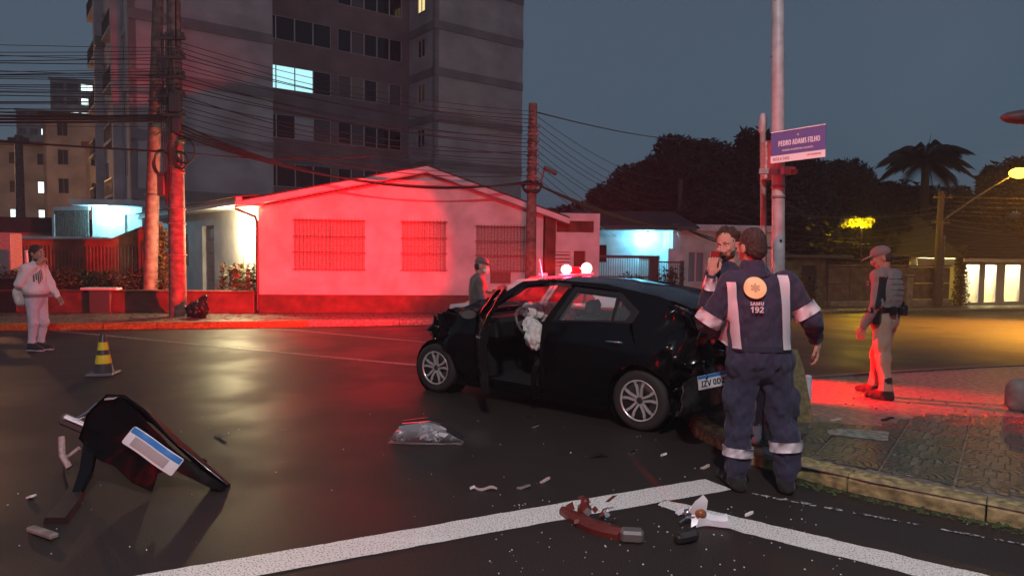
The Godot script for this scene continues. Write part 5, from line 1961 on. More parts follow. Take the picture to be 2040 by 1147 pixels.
func wires() -> void:
	rng.seed = 33
	var a := POLE_A + Vector3(0, 0, 0.17)
	var left := Vector3(-32.0, 0, -8.0)
	for k in 22:
		var h := 4.35 + 1.45 * k / 21.0
		var x := rng.randf_range(-0.25, 0.25)
		cable(nth(21 - k, 22) + " thin cable, counted down the red pole, of the bunch to the left edge", a + Vector3(x, h - 0.1, 0), left + Vector3(x, h + rng.randf_range(-0.35, 0.4), rng.randf_range(-0.6, 0.6)), rng.randf_range(0.25, 0.75), rng.randf_range(0.006, 0.011), "cables left of the red pole")
	for k in 3:
		cable(nth(k, 3) + " of the thick sagging cables low on the left of the red pole", a + Vector3(-0.1, 4.28 - 0.05 * k, 0), left + Vector3(0, 4.6 + 0.12 * k, 0.3 * k), 0.5 + 0.1 * k, 0.026, "thick cables left of the red pole")
	cable("thick cable drooping lowest across both left poles", Vector3(-7.3, 3.62, -14.75), Vector3(-30, 5.7, -9.0), 0.45, 0.022, "")
	for k in 7:
		cable(nth(6 - k, 7) + " thin cable from the slimmer left pole to the left edge", Vector3(-8.65, 4.5 + 0.2 * k, -16.85), Vector3(-33, 4.9 + 0.22 * k, -12.0), rng.randf_range(0.2, 0.6), 0.008, "cables left of the slimmer pole")
	for k in 5:
		cable(nth(4 - k, 5) + " short cable between the two left poles", Vector3(-8.66, 4.3 + 0.28 * k, -16.85), a + Vector3(-0.1, 4.15 + 0.3 * k, 0), 0.06, 0.012, "cables between the two left poles")
	var c := POLE_C + Vector3(0, 0, 0.12)
	for k in 17:
		var t := k / 16.0
		cable(nth(16 - k, 17) + " thin cable, counted down the short pole, strung over the gabled house", a + Vector3(0.1, 4.1 + 1.75 * t, 0), c + Vector3(0, 3.25 + 1.45 * t, 0), rng.randf_range(0.1, 0.42), rng.randf_range(0.006, 0.011), "cables over the gabled house")
	for k in 4:
		cable(nth(k, 4) + " of the thick cables sagging over the gabled house roof", a + Vector3(0.1, 4.15 - 0.08 * k, 0.02 * k), c + Vector3(0, 3.12 - 0.015 * k, 0.03 * k), 0.62 - 0.05 * k, 0.022, "thick cables over the gabled house")
	cable("cable looping low from the red pole towards the house roof", a + Vector3(0.05, 3.55, 0), a + Vector3(4.2, 3.62, -0.9), 0.12, 0.012, "")
	cable("stay wire rising steeply from the red pole to the top of the picture", a + Vector3(0.12, 5.75, 0), a + Vector3(1.1, 9.6, 2.0), 0.0, 0.014, "")
	# on to the right
	for k in 10:
		cable(nth(9 - k, 10) + " thin cable from the short pole down to the dark trees", c + Vector3(0, 3.3 + 0.15 * k, 0), Vector3(9.6, 2.2 + 0.42 * k, -39.8), rng.randf_range(0.3, 0.9), 0.008, "cables right of the short pole")
	cable("topmost cable from the short pole down to the trees", c + Vector3(0, 4.7, 0), Vector3(11.5, 8.6, -43.0), 0.25, 0.017, "")
	for k in 3:
		cable(["highest", "middle", "deepest sagging"][k] + " thick cable from the short pole to the pale house", c + Vector3(0, 3.1, 0.03 * k), Vector3(5.7, 2.35 + 0.06 * k, -23.4), 0.16 + 0.06 * k, 0.022, "thick cables right of the short pole")
	for k in 3:
		cable(nth(2 - k, 3) + " service cable dropping across the pale house's front", Vector3(5.75, 2.42, -23.2), Vector3(9.4 + 0.6 * k, 1.75 + 0.35 * k, -22.0 - 0.8 * k), 0.2 + 0.22 * k, 0.018, "service cables at the pale house")
	var d := POLE_D
	for k in 8:
		var y := 3.9 + 0.22 * k
		cable(nth(7 - k, 8) + " yellow lit cable from the far pole to the right edge", d + Vector3(0.1, y, 0.15), Vector3(31.0, 2.9 + 0.33 * k, -25.5), rng.randf_range(0.3, 0.7), 0.014, "cables right of the far pole", mats.wood_pole)
	for k in 6:
		cable(nth(5 - k, 6) + " dim cable from the far pole leftward across the trees", d + Vector3(-0.1, 3.4 + 0.32 * k, 0.15), Vector3(9.5, 2.9 + 0.35 * k, -34.0), rng.randf_range(0.5, 1.0), 0.012, "cables left of the far pole", mats.wood_pole)
	for k in 2:
		cable(["upper", "lower"][k] + " low cable sagging behind the peaked cap on the right", d + Vector3(-0.1, 2.95 - 0.2 * k, 0.15), Vector3(11.8, 1.75 + 0.1 * k, -31.5), 0.45 + 0.15 * k, 0.02, "low cables left of the far pole", mats.wood_pole)

# ---------------------------------------------------------------- steel pole, street name sign
func street_signs() -> void:
	var base := Vector3(2.07, 0.11, -5.25)
	var p := thing("steel_pole", "tall pink lit steel pole standing just behind the paramedic", "pole", base)
	obj("shaft", pole_shape(5.6, 0.049, 0.043, Vector3(-0.2, 0, 0), 18), mats.steel, p)
	for y in [0.0]:
		var fl := mb()
		lathe(fl, [Vector2(0, 0.02), Vector2(0.12, 0.02), Vector2(0.12, 0.0)], 16)
		obj("base_flange", fl, mats.steel, p)
	for s in [[1.63, 0.049], [3.0, 0.05], [3.62, 0.05]]:
		for q in ([-1.0, 1.0] if s[0] > 2.0 else [0.0]):
			var b := mb()
			var c := Vector3(-0.2 * s[0] / 5.6, s[0], 0)
			ball(b, c + Vector3(q * 0.048, 0, 0.047 if q == 0.0 else 0.0), Vector3.ONE * (0.011 if q == 0.0 else 0.006), Transform3D.IDENTITY, 5)
			obj("bolt_hole" if q == 0.0 else "bolt", b, mats.black, p)
	var band2 := clamp_ring(3.72, 0.044, 0.014, 0)
	var bn := obj("pole_seam", band2, mats.frame_dark, p)
	bn.position.x = -0.2 * 3.72 / 5.6
	for s in [1.95, 2.03]:
		var b := mb()
		lathe(b, [Vector2(0.046, s), Vector2(0.051, s), Vector2(0.051, s + 0.02), Vector2(0.046, s + 0.02)], 16)
		var cl := obj("clamp", b, mats.steel_dull, p)
		cl.position.x = -0.2 * s / 5.6
	# sign post with two name plates
	var sp := thing("sign_post", "thin galvanised post carrying the street name plates", "post", Vector3(2.1, 0.11, -5.62))
	obj("shaft", pole_shape(2.62, 0.024, 0.024, Vector3(-0.105, 0, 0), 12), mats.steel_dull, sp)
	var cp := mb()
	lathe(cp, [Vector2(0.026, 2.5), Vector2(0.032, 2.52), Vector2(0.032, 2.6), Vector2(0.02, 2.65), Vector2(0, 2.66)], 12)
	var co := obj("post_cap", cp, mats.steel, sp)
	co.position.x = -0.103
	var bl := mb()
	box(bl, Vector3(-0.075, 2.27, 0.06), Vector3(0.075, 0.3, 0.1), Transform3D.IDENTITY, 0.006)
	obj("bracket", bl, mats.shutter, sp)
	var b3 := mb()
	box(b3, Vector3(-0.06, 2.13, 0.3), Vector3(0.03, 0.03, 0.56))
	box(b3, Vector3(-0.06, 2.42, 0.3), Vector3(0.02, 0.02, 0.56))
	obj("bracket_arm", b3, mats.steel_dull, sp)
	# plate seen nearly edge on
	var e := thing("name_plate", "second street name plate seen nearly edge on, behind the readable one", "sign", Vector3(2.0, 2.4, -5.48), 1.35)
	var em := mb()
	box(em, Vector3(0, 0, 0), Vector3(0.36, 0.2, 0.006))
	obj("plate", em, mats.shutter, e)
	var es := mb()
	box(es, Vector3(0, -0.062, 0.0045), Vector3(0.36, 0.06, 0.004))
	obj("lower_strip", es, mats.plate, e)
	# readable plate
	var s := thing("name_plate", "violet street name plate with white lettering above a pale strip", "sign")
	var l := Vector3(1.861, 0, -5.05)
	var r := Vector3(2.119, 0, -4.75)
	var x := (r - l).normalized()
	var z := x.cross(Vector3.UP)
	s.transform = Transform3D(Basis(x, Vector3.UP, z).rotated(z, 0.03), (l + r) * 0.5 + Vector3(0, 2.41, 0))
	var w := 0.396
	var pm := mb()
	box(pm, Vector3.ZERO, Vector3(w, 0.222, 0.005))
	obj("plate", pm, mat("violet sign face", lin(0.11, 0.11, 0.3), 0.45), s)
	for q in [[-0.086, 0.05], [0.1085, 0.006]]:
		var ls := mb()
		box(ls, Vector3(0, q[0], 0.0035), Vector3(w, q[1], 0.004))
		obj("pale_strip", ls, mats.plate, s)
	letters("street_name", "PEDRO ADAMS FILHO", 0.037, mats.plate, s, Transform3D(Basis.IDENTITY, Vector3(0.01, 0.02, 0.0045)), 0.3, true, 0.003)
	letters("subtitle", "PIONEIRO DA INDÚSTRIA CALÇADISTA", 0.012, mats.plate, s, Transform3D(Basis.IDENTITY, Vector3(0.0, -0.03, 0.0045)), 0.225, false, 0.003)
	letters("house_numbers", "5018 A 5402", 0.022, mats.shutter, s, Transform3D(Basis.IDENTITY, Vector3(-0.12, -0.086, 0.007)), 0.125, true, 0.003)
	letters("postcode", "CEP 93320-006", 0.013, mats.shutter, s, Transform3D(Basis.IDENTITY, Vector3(0.12, -0.082, 0.007)), 0.1, false, 0.003)
	var star := mb()
	for k in 5:
		var an := TAU * k / 5
		tri(star, Vector3(0.005, 0.068, 0.006), Vector3(0.005 + cos(an - 0.4) * 0.005, 0.068 + sin(an - 0.4) * 0.005, 0.005), Vector3(0.005 + cos(an) * 0.011, 0.068 + sin(an) * 0.011, 0.005), Vector3.BACK)
		tri(star, Vector3(0.005, 0.068, 0.006), Vector3(0.005 + cos(an + 0.4) * 0.005, 0.068 + sin(an + 0.4) * 0.005, 0.005), Vector3(0.005 + cos(an) * 0.011, 0.068 + sin(an) * 0.011, 0.005), Vector3.BACK)
	obj("emblem", star, mats.plate, s)
	var cl2 := thing("sign_clamp", "pale sign clamp below the violet name plate on the steel pole", "clamp", Vector3(1.955, 2.25, -5.13), 0.2)
	var cm := mb()
	box(cm, Vector3(0.045, 0, 0.045), Vector3(0.1, 0.055, 0.03), Transform3D.IDENTITY, 0.004)
	box(cm, Vector3(-0.06, 0, -0.05), Vector3(0.14, 0.04, 0.02), Transform3D.IDENTITY, 0.003)
	obj("clamp_body", cm, mats.steel, cl2)
	# low things behind the paramedic
	var wg := thing("tan_panel", "tan wedge shaped board standing on the pavement behind the paramedic's right leg", "board", Vector3(2.64, 0.09, -6.25), -0.25)
	var wm := mb()
	prism(wm, pv([[-0.2, 0.0], [0.13, 0.0], [0.03, 0.5], [-0.03, 0.68], [-0.2, 0.7]]), 0.03, Transform3D(Basis(Vector3.RIGHT, -0.1), Vector3.ZERO))
	obj("board", wm, mat("tan board", lin(0.3, 0.24, 0.1), 0.6, {"tex": noise_tex(0.04, 0.5, 1.0, 40, 5), "scale": 0.8}), wg)
	var bo := thing("pale_bollard", "slim pale post on the pavement below the paramedic's right hand", "post", Vector3(2.86, 0.04, -6.6))
	var bm := mb()
	tube(bm, [Vector3(0, 0, 0), Vector3(0, 0.42, 0)], 0.035, 12)
	ball(bm, Vector3(0, 0.42, 0), Vector3(0.036, 0.025, 0.036), Transform3D.IDENTITY, 6)
	obj("shaft", bm, mats.white_wall, bo)
	var gb := thing("grey_bollard", "rounded grey bollard cut off by the right edge of the picture", "bollard", Vector3(5.12, 0.08, -6.9))
	var gm := mb()
	lathe(gm, [Vector2(0.0, 0.34), Vector2(0.08, 0.32), Vector2(0.12, 0.25), Vector2(0.12, 0.08), Vector2(0.08, 0.01), Vector2(0.0, 0.0)], 20)
	obj("shaft", gm, mats.steel_dull, gb)

# ---------------------------------------------------------------- lamps of the street
func street_lamp(called: String, label: String, base: Vector3, h: float, head: Vector3, c: Color, power: float, energy: float, arm_only := false, beam := Vector3.INF) -> void:
	var t := thing(called, label, "lamp", base)
	var hd := head - base
	if not arm_only: obj("shaft", pole_shape(h, 0.09, 0.05), mats.steel_dull, t)
	var a := mb()
	tube(a, [Vector3(0, h, 0), Vector3(0, h, 0).lerp(hd, 0.5) + Vector3(0, 0.12, 0), hd + Vector3(0, 0.06, 0)], [0.05, 0.04, 0.035], 8)
	obj("lamp_arm", a, mats.steel_dull, t)
	var b := mb()
	ball(b, hd + Vector3(0, 0.07, 0), Vector3(0.3, 0.08, 0.17), Transform3D.IDENTITY, 7)
	obj("lamp_head", b, mats.frame_dark, t)
	if energy > 0.0:
		var g := mb()
		ball(g, hd - Vector3(0, 0.06, 0), Vector3(0.26, 0.14, 0.18) * (1.7 if arm_only else 1.0), Transform3D.IDENTITY, 7)
		obj("lamp_globe", g, mat("street lamp glow", lin(1, 0.8, 0.4), 0.5, {"emit": c, "power": power}), t)
		if beam == Vector3.INF: omni("lamp_light", hd - Vector3(0, 0.22, 0), c, energy, 0.15, t)
		else: spot("lamp_light", head - Vector3(0, 0.22, 0), beam, c, energy, 44.0, 1.0, 0.15)

func lamps() -> void:
	street_lamp("street_lamp", "glowing yellow street lamp on a long arm at the right edge", POLE_D, 4.2, Vector3(22.35, 5.35, -30.8), Color(1.0, 0.72, 0.2), 7.0, 45.0, true)
	street_lamp("street_lamp", "unlit street lamp head poking in at the right edge below the sky", Vector3(9.2, 0.1, -8.6), 3.4, Vector3(5.86, 3.16, -8.0), Color.WHITE, 0.0, 0.0)
	street_lamp("street_lamp", "white street lamp standing behind the photographer's back", Vector3(-1.2, 0.0, 4.2), 7.2, Vector3(0.2, 7.4, 1.4), Color(0.98, 0.94, 0.95), 5.0, 64.0)
	street_lamp("street_lamp", "yellow street lamp beyond the right edge over the far street", Vector3(21.5, -0.6, -22.5), 7.2, Vector3(18.6, 7.2, -20.5), Color(1.0, 0.66, 0.2), 6.0, 1300.0, false, Vector3(15.0, -1.0, -19.3))
	street_lamp("street_lamp", "orange street lamp beyond the left edge by the low blocks", Vector3(-44.0, 0, -50.5), 7.5, Vector3(-41.0, 7.6, -50.0), Color(1.0, 0.7, 0.45), 5.0, 130.0)
	red_marker()
	var f := thing("far_lamp", "small distant lamp above the shop roof at the right", "lamp", Vector3(31.5, -1.5, -44.5))
	var m := mb()
	tube(m, [Vector3.ZERO, Vector3(0, 3.35, 0)], 0.05, 6)
	obj("shaft", m, mats.wood_pole, f)
	var g := mb()
	ball(g, Vector3(0, 3.45, 0), Vector3(0.2, 0.14, 0.2), Transform3D.IDENTITY, 6)
	obj("lamp_globe", g, mat("far lamp glow", lin(1, 0.9, 0.6), 0.5, {"emit": Color(1.0, 0.9, 0.6), "power": 3.0}), f)
	omni("lamp_light", Vector3(0, 3.45, 0), Color(1.0, 0.8, 0.4), 6.0, 0.1, f)

# unseen ambulance beacon read from the red light, built as an added tripod lamp
func red_marker() -> void:
	var t := thing("beacon_stand_in", "added red tripod lamp standing in for an unseen ambulance beacon left of the camera", "lamp", Vector3(-4.6, 0.0, 1.6))
	for k in 3:
		var l := mb()
		var a := TAU * k / 3
		tube(l, [Vector3(cos(a) * 0.45, 0.0, sin(a) * 0.45), Vector3(0, 1.1, 0)], 0.014, 6)
		obj("leg", l, mats.frame_dark, t)
	var p := mb()
	tube(p, [Vector3(0, 1.0, 0), Vector3(0, 1.85, 0)], 0.02, 8)
	obj("pole", p, mats.frame_dark, t)
	var g := mb()
	ball(g, Vector3(0, 1.95, 0), Vector3(0.09, 0.11, 0.09), Transform3D.IDENTITY, 8)
	obj("lamp_globe", g, mat("added red lamp glow", lin(1, 0.1, 0.1), 0.4, {"emit": Color(1.0, 0.06, 0.06), "power": 4.0}), t)
	omni("lamp_light", Vector3(0, 1.95, 0), Color(1.0, 0.04, 0.06), 7.0, 0.1, t)
	spot("added_red_beam", t.position + Vector3(0, 1.95, 0), Vector3(1.75, 2.05, -4.9), Color(1.0, 0.05, 0.06), 46.0, 8.5, 1.0, 0.1)  # narrow beam added to redden the figure in overalls, the pole and the sign
	# dark houses behind the photographer, across the street
	for s in [[-16.0, 14.0, 13.0, 6.5, "dark two storey house behind the photographer, on the left"], [-1.5, 15.5, 14.0, 9.0, "dark three storey house behind the photographer, in the middle"], [15.0, 13.0, 15.0, 6.0, "dark low house behind the photographer, on the right"]]:
		block("house_row", s[4], Vector3(s[0], 0, s[1]), PI, s[2], s[3], 6.0, 4, 2, [], 1.2, 1.3, mats.far_wall_dark, mats.dark_roof)

# ---------------------------------------------------------------- cars: x forward from the rear axle, y up, z to the right
var crash := 0.0
var dents: FastNoiseLite

func lerp_table(t: Array, y: float) -> float:
	if y <= t[0][0]: return t[0][1]
	for i in t.size() - 1:
		if y <= t[i + 1][0]:
			var k: float = (y - t[i][0]) / (t[i + 1][0] - t[i][0])
			return lerpf(t[i][1], t[i + 1][1], k * k * (3.0 - 2.0 * k) * 0.5 + k * 0.5)
	return t[-1][1]

const HALF := [[0.1, 0.72], [0.3, 0.775], [0.55, 0.80], [0.72, 0.795], [0.80, 0.785], [0.93, 0.765], [1.0, 0.74], [1.15, 0.665], [1.27, 0.60], [1.33, 0.55]]

func half_width(s: float, y: float) -> float:
	var w := lerp_table(HALF, y)
	# haunches over the wheels and a tuck along the doors
	w += 0.018 * exp(-pow((s - 2.62) / 0.35, 2)) + 0.022 * exp(-pow((s - 0.0) / 0.38, 2)) * exp(-pow((y - 0.6) / 0.25, 2))
	w -= 0.012 * exp(-pow((y - 0.46) / 0.1, 2)) * sm(0.5, 0.8, s) * (1.0 - sm(1.8, 2.0, s))
	if s > 2.3: w -= 0.16 * pow((s - 2.3) / 0.6, 2)
	if s < 0.0: w -= 0.1 * pow(s / 0.55, 2)
	return w

func dent(s: float, y: float, q: float) -> Vector3:
	if crash <= 0.0: return Vector3.ZERO
	var a := (0.075 * sm(2.15, 2.65, s) + 0.08 * (1.0 - sm(-0.45, -0.1, s)) * (1.0 - sm(1.1, 1.3, y) * 0.6)) * crash
	if a < 0.001: return Vector3.ZERO
	return Vector3(dents.get_noise_3d(s, y, q), dents.get_noise_3d(s + 9.0, y * 1.3, q), dents.get_noise_3d(s, y + 5.0, q - 4.0)) * a * 2.2

func side_at(p: Vector2, sd: float, inset := 0.0) -> Vector3:
	var q := half_width(p.x, p.y) - inset
	return Vector3(p.x, p.y, -q * sd) + dent(p.x, p.y, q * sd)

func panel(called: String, poly: PackedVector2Array, sd: float, m: Material, root: Node, inset := 0.0, thick := 0.03, cell := 0.07) -> MeshInstance3D:
	var st := mb()
	shell(st, poly, func(p: Vector2) -> Vector3: return side_at(p, sd, inset), cell, thick, 1.0 if sd < 0.0 else -1.0)
	return obj(called, st, m, root)

func ring_panel(called: String, outer: PackedVector2Array, inner: PackedVector2Array, sd: float, m: Material, root: Node) -> MeshInstance3D:
	# a frame round an opening, cut into two so that each piece is a plain outline
	var st := mb()
	var mid := Vector2.ZERO
	for p in inner: mid += p
	mid /= inner.size()
	for part in [PackedVector2Array([Vector2(-9, -9), Vector2(mid.x, -9), Vector2(mid.x, 9), Vector2(-9, 9)]), PackedVector2Array([Vector2(mid.x, -9), Vector2(9, -9), Vector2(9, 9), Vector2(mid.x, 9)])]:
		for o in Geometry2D.intersect_polygons(outer, part):
			for c in Geometry2D.clip_polygons(o, inner):
				shell(st, c, func(p: Vector2) -> Vector3: return side_at(p, sd), 0.06, 0.04, 1.0 if sd < 0.0 else -1.0)
	return obj(called, st, m, root)

func roof_y(s: float) -> float:
	return lerp_table([[-0.5, 1.1], [-0.2, 1.195], [0.2, 1.275], [0.7, 1.325], [1.1, 1.335], [1.5, 1.3]], s)

func wheel(root: Node, at: Vector3, sd: float, steer: float, flat_face := true) -> void:
	var w := Node3D.new()
	w.name = "wheel"
	root.add_child(w, true)
	w.position = at
	w.rotation = Vector3(0, steer, 0)
	var out := -sd
	var xf := Transform3D(Basis(Vector3.RIGHT, PI / 2), Vector3.ZERO)
	var ty := mb()
	lathe(ty, [Vector2(0.19, -0.085), Vector2(0.24, -0.098), Vector2(0.272, -0.085), Vector2(0.281, -0.05), Vector2(0.281, 0.05), Vector2(0.272, 0.085), Vector2(0.24, 0.098), Vector2(0.19, 0.085)], 40, xf)
	obj("tyre", ty, mats.rubber, w)
	var rim := mb()
	lathe(rim, [Vector2(0.19, 0.09 * out), Vector2(0.194, 0.094 * out), Vector2(0.184, 0.096 * out), Vector2(0.176, 0.085 * out)], 40, xf)
	obj("rim_edge", rim, mats.alloy, w)
	var bar2 := mb()
	lathe(bar2, [Vector2(0.18, 0.085 * out), Vector2(0.165, -0.02 * out), Vector2(0.165, -0.09), Vector2(0.02, -0.03 * out)], 30, xf)
	obj("barrel", bar2, mats.alloy_dark, w)
	for k in 5:
		for e in [-1.0, 1.0]:
			var s := mb()
			var a := TAU * k / 5 + 0.31
			var dir := Vector3(cos(a), sin(a), 0)
			var sdv: Vector3 = Vector3(-sin(a), cos(a), 0) * e
			var z := Vector3(0, 0, 0.078 * out)
			var p0: Vector3 = dir * 0.03 + sdv * 0.014 + z * 0.86
			var p1: Vector3 = dir * 0.115 + sdv * 0.024 + z
			var p2: Vector3 = dir * 0.18 + sdv * 0.05 + z * 1.06
			loft(s, [ring4(p0, dir, sdv, 0.01, 0.02), ring4(p1, dir, sdv, 0.012, 0.016), ring4(p2, dir, sdv, 0.016, 0.012)], true, true)
			obj("spoke", s, mats.alloy, w)
	var hub := mb()
	lathe(hub, [Vector2(0.0, 0.074 * out), Vector2(0.028, 0.072 * out), Vector2(0.04, 0.06 * out), Vector2(0.045, 0.02 * out)], 18, xf)
	obj("hub_cap", hub, mats.alloy_dark, w)

func ring4(c: Vector3, _dir: Vector3, side: Vector3, w: float, d: float) -> Array:
	var s := side.normalized()
	return [c + s * w + Vector3(0, 0, d * 0.5), c - s * w + Vector3(0, 0, d * 0.5), c - s * w - Vector3(0, 0, d * 0.5), c + s * w - Vector3(0, 0, d * 0.5)]

func top_skin(called: String, s0: float, s1: float, f: Callable, m: Material, root: Node, thick := 0.02) -> MeshInstance3D:
	var st := mb()
	shell(st, pv([[s0, -1], [s1, -1], [s1, 1], [s0, 1]]), f, 0.1, thick, -1.0)
	return obj(called, st, m, root)

func car_shell(root: Node3D, paint: Material, police: bool) -> void:
	var fa := circle(Vector2(2.62, 0.28), 0.335, 32)
	var ra := circle(Vector2(0.0, 0.28), 0.335, 32)
	var fender := first_clip(pv([[2.0, 0.915], [2.4, 0.905], [2.76, 0.86], [2.8, 0.58], [2.93, 0.5], [2.93, 0.2], [2.0, 0.2]] if police else [[2.0, 0.915], [2.45, 0.9], [2.74, 0.87], [2.79, 0.62], [2.77, 0.5], [2.0, 0.2]]), fa)
	var dlow := first_clip(pv([[0.12, 0.94], [0.12, 0.99], [1.0, 0.94], [1.07, 0.72], [1.07, 0.22], [0.3, 0.22], [0.05, 0.55], [0.03, 0.75]]), ra)
	var dout := pv([[1.0, 0.93], [0.84, 1.285], [0.3, 1.252], [0.06, 1.09], [0.1, 0.985]])
	var dwin := pv([[0.94, 0.955], [0.80, 1.24], [0.33, 1.215], [0.14, 1.075], [0.18, 1.0]])
	var quarter := pv([[0.1, 0.985], [0.06, 1.09], [0.3, 1.252], [0.3, 1.27], [-0.1, 1.21], [-0.42, 1.115], [-0.5, 1.0], [-0.55, 0.82], [-0.53, 0.45], [-0.46, 0.22], [0.29, 0.22], [0.05, 0.55], [0.03, 0.75]])
	quarter = first_clip(quarter, ra)
	var f_low := pv([[1.08, 0.24], [1.96, 0.24], [1.985, 0.6], [1.985, 0.915], [1.02, 0.935], [1.085, 0.72]])
	var f_out := pv([[1.02, 0.93], [0.86, 1.29], [1.12, 1.312], [1.43, 1.275], [1.98, 0.92]])
	var f_win := pv([[1.07, 0.95], [0.92, 1.25], [1.14, 1.272], [1.4, 1.235], [1.86, 0.95]])
	for sd in [1.0, -1.0]:
		panel("front_wing", fender, sd, paint, root)
		var qp := panel("quarter_panel", quarter, sd, paint, root)
		panel("sill", pv([[0.36, 0.13], [2.28, 0.13], [2.25, 0.225], [0.34, 0.225]]), sd, paint, root, -0.005, 0.06)
		panel("door_pillar", pv([[0.93, 1.27], [1.13, 0.9], [1.16, 0.2], [0.98, 0.2], [0.96, 0.9], [0.82, 1.27]]), sd, mats.trim, root, 0.03, 0.05)
		panel("roof_rail", pv([[2.08, 0.92], [1.98, 0.93], [1.44, 1.28], [1.12, 1.318], [0.5, 1.285], [0.3, 1.262], [-0.1, 1.205], [-0.42, 1.11], [-0.42, 1.135], [-0.1, 1.235], [0.5, 1.325], [1.12, 1.345], [1.52, 1.315]]), sd, paint, root, 0.0, 0.05)
		var rd := panel("rear_door", dlow, sd, paint, root)
		ring_panel("door_frame", dout, dwin, sd, mats.black if not police else paint, rd)
		var wp := mb()
		shell(wp, dwin, func(p: Vector2) -> Vector3: return side_at(p, sd, 0.018), 0.12)
		obj("window", wp, mats.painted_reflection if police and sd > 0.0 else mats.glass, rd)
		panel("window_divider", pv([[0.34, 1.24], [0.31, 1.24], [0.31, 0.985], [0.34, 0.985]]), sd, mats.black, rd, 0.006, 0.02)
		var trim := mb()
		tube(trim, [side_at(Vector2(0.12, 0.985), sd, -0.004), side_at(Vector2(0.5, 0.968), sd, -0.004), side_at(Vector2(1.0, 0.945), sd, -0.004)], 0.007, 6)
		obj("belt_trim", trim, mats.black if not police else mats.chrome, rd)
		var hd := mb()
		tube(hd, [side_at(Vector2(0.18, 0.80), sd, 0.0), side_at(Vector2(0.2, 0.805), sd, -0.03), side_at(Vector2(0.33, 0.80), sd, -0.03), side_at(Vector2(0.35, 0.795), sd, 0.0)], 0.013, 8)
		obj("handle", hd, mats.chrome, rd)
		for c in [2.62, 0.0]:
			var arch := mb()
			lathe(arch, [Vector2(0.33, 0.0), Vector2(0.33, 0.22)], 24, Transform3D(Basis(Vector3.RIGHT, PI / 2 * sd), Vector3(c, 0.28, -0.75 * sd)))
			lathe(arch, [Vector2(0.0, 0.22), Vector2(0.33, 0.22)], 24, Transform3D(Basis(Vector3.RIGHT, PI / 2 * sd), Vector3(c, 0.28, -0.75 * sd)))
			obj("wheel_housing", arch, mats.trim, root)
		# front door
		var holder := Node3D.new()
		holder.name = "front_door"
		root.add_child(holder, true)
		var door := panel("door_skin", f_low, sd, paint, holder, 0.0, 0.07)
		var fr := ring_panel("door_frame", f_out, f_win, sd, paint, holder)
		panel("door_trim", f_low, sd, mats.trim, holder, 0.075, 0.0)
		var dh := mb()
		tube(dh, [side_at(Vector2(1.12, 0.79), sd, 0.0), side_at(Vector2(1.14, 0.795), sd, -0.03), side_at(Vector2(1.27, 0.79), sd, -0.03), side_at(Vector2(1.29, 0.785), sd, 0.0)], 0.013, 8)
		obj("handle", dh, mats.chrome, holder)
		var mr := mb()
		ball(mr, Vector3(1.93, 0.95, -0.87 * sd), Vector3(0.05, 0.06, 0.1), Transform3D.IDENTITY, 8)
		bar(mr, Vector3(1.93, 0.92, -0.74 * sd), Vector3(1.93, 0.93, -0.84 * sd), 0.04, 0.03)
		var mo := obj("wing_mirror", mr, paint, holder)
		var mg := mb()
		lathe(mg, [Vector2(0.0, 0.0), Vector2(1.0, 0.0)], 16, Transform3D(Basis(Vector3(0, 0, 0.085), Vector3(-0.01, 0, 0), Vector3(0, 0.048, 0)), Vector3(1.876, 0.95, -0.875 * sd)))
		obj("mirror_glass", mg, mats.chrome, mo)
		if police:
			var fw := mb()
			shell(fw, f_win, func(p: Vector2) -> Vector3: return side_at(p, sd, 0.018), 0.12)
			obj("window", fw, mats.painted_reflection if sd > 0.0 else mats.glass, holder)
		if not police and sd > 0.0:
			var hinge := Vector3(1.97, 0.0, -0.76)
			for c in holder.get_children(): c.position -= hinge
			holder.position = hinge
			holder.rotation.y = deg_to_rad(-46.0)
	# top
	top_skin("roof", -0.42, 1.47, func(p: Vector2) -> Vector3: return Vector3(p.x - 0.05 * p.y * p.y * sm(0.9, 1.47, p.x), roof_y(p.x) + 0.035 * (1.0 - p.y * p.y), p.y * (0.56 - 0.03 * (1.0 - sm(-0.4, 0.2, p.x)))), paint, root)
	var ws := func(p: Vector2) -> Vector3:
		var t := p.x
		var w := lerpf(0.72, 0.56, t)
		return Vector3(lerpf(2.07, 1.47, t) + 0.09 * (1.0 - p.y * p.y) * (1.0 - t * 0.7) - 0.05 * p.y * p.y * t, lerpf(0.93, 1.3, t) + 0.045 * (1.0 - p.y * p.y) * t + 0.02 * sin(t * PI), p.y * w)
	top_skin("windscreen", 0.0, 1.0, ws, mats.crazed if not police else mats.glass, root, 0.0)
	var hood := func(p: Vector2) -> Vector3:
		var s := p.x
		var t := (s - 2.1) / 0.68
		var w := lerpf(0.735, 0.62, t)
		var up := lerp_table([[2.1, 0.945], [2.4, 0.94], [2.62, 0.9], [2.78, 0.82]], s)
		var v := Vector3(s - 0.1 * p.y * p.y * t, up + 0.04 * (1.0 - p.y * p.y) - 0.03 * absf(p.y) * t, p.y * w)
		if crash > 0.0:
			# buckled: a fold across the middle, the nose pushed up and in
			v.y += 0.07 * exp(-pow((s - 2.5 + p.y * 0.06) / 0.09, 2)) + 0.05 * sm(2.6, 2.8, s)
			v += Vector3(dents.get_noise_2d(s, p.y * 0.6), dents.get_noise_2d(s + 7.0, p.y * 0.6), 0) * 0.06 * sm(2.15, 2.5, s)
		return v
	top_skin("bonnet", 2.1, 2.78, hood, paint, root)
	var cowl := mb()
	box(cowl, Vector3(2.08, 0.91, 0), Vector3(0.16, 0.03, 1.4), Transform3D.IDENTITY, 0.01)
	obj("cowl", cowl, mats.black, root)
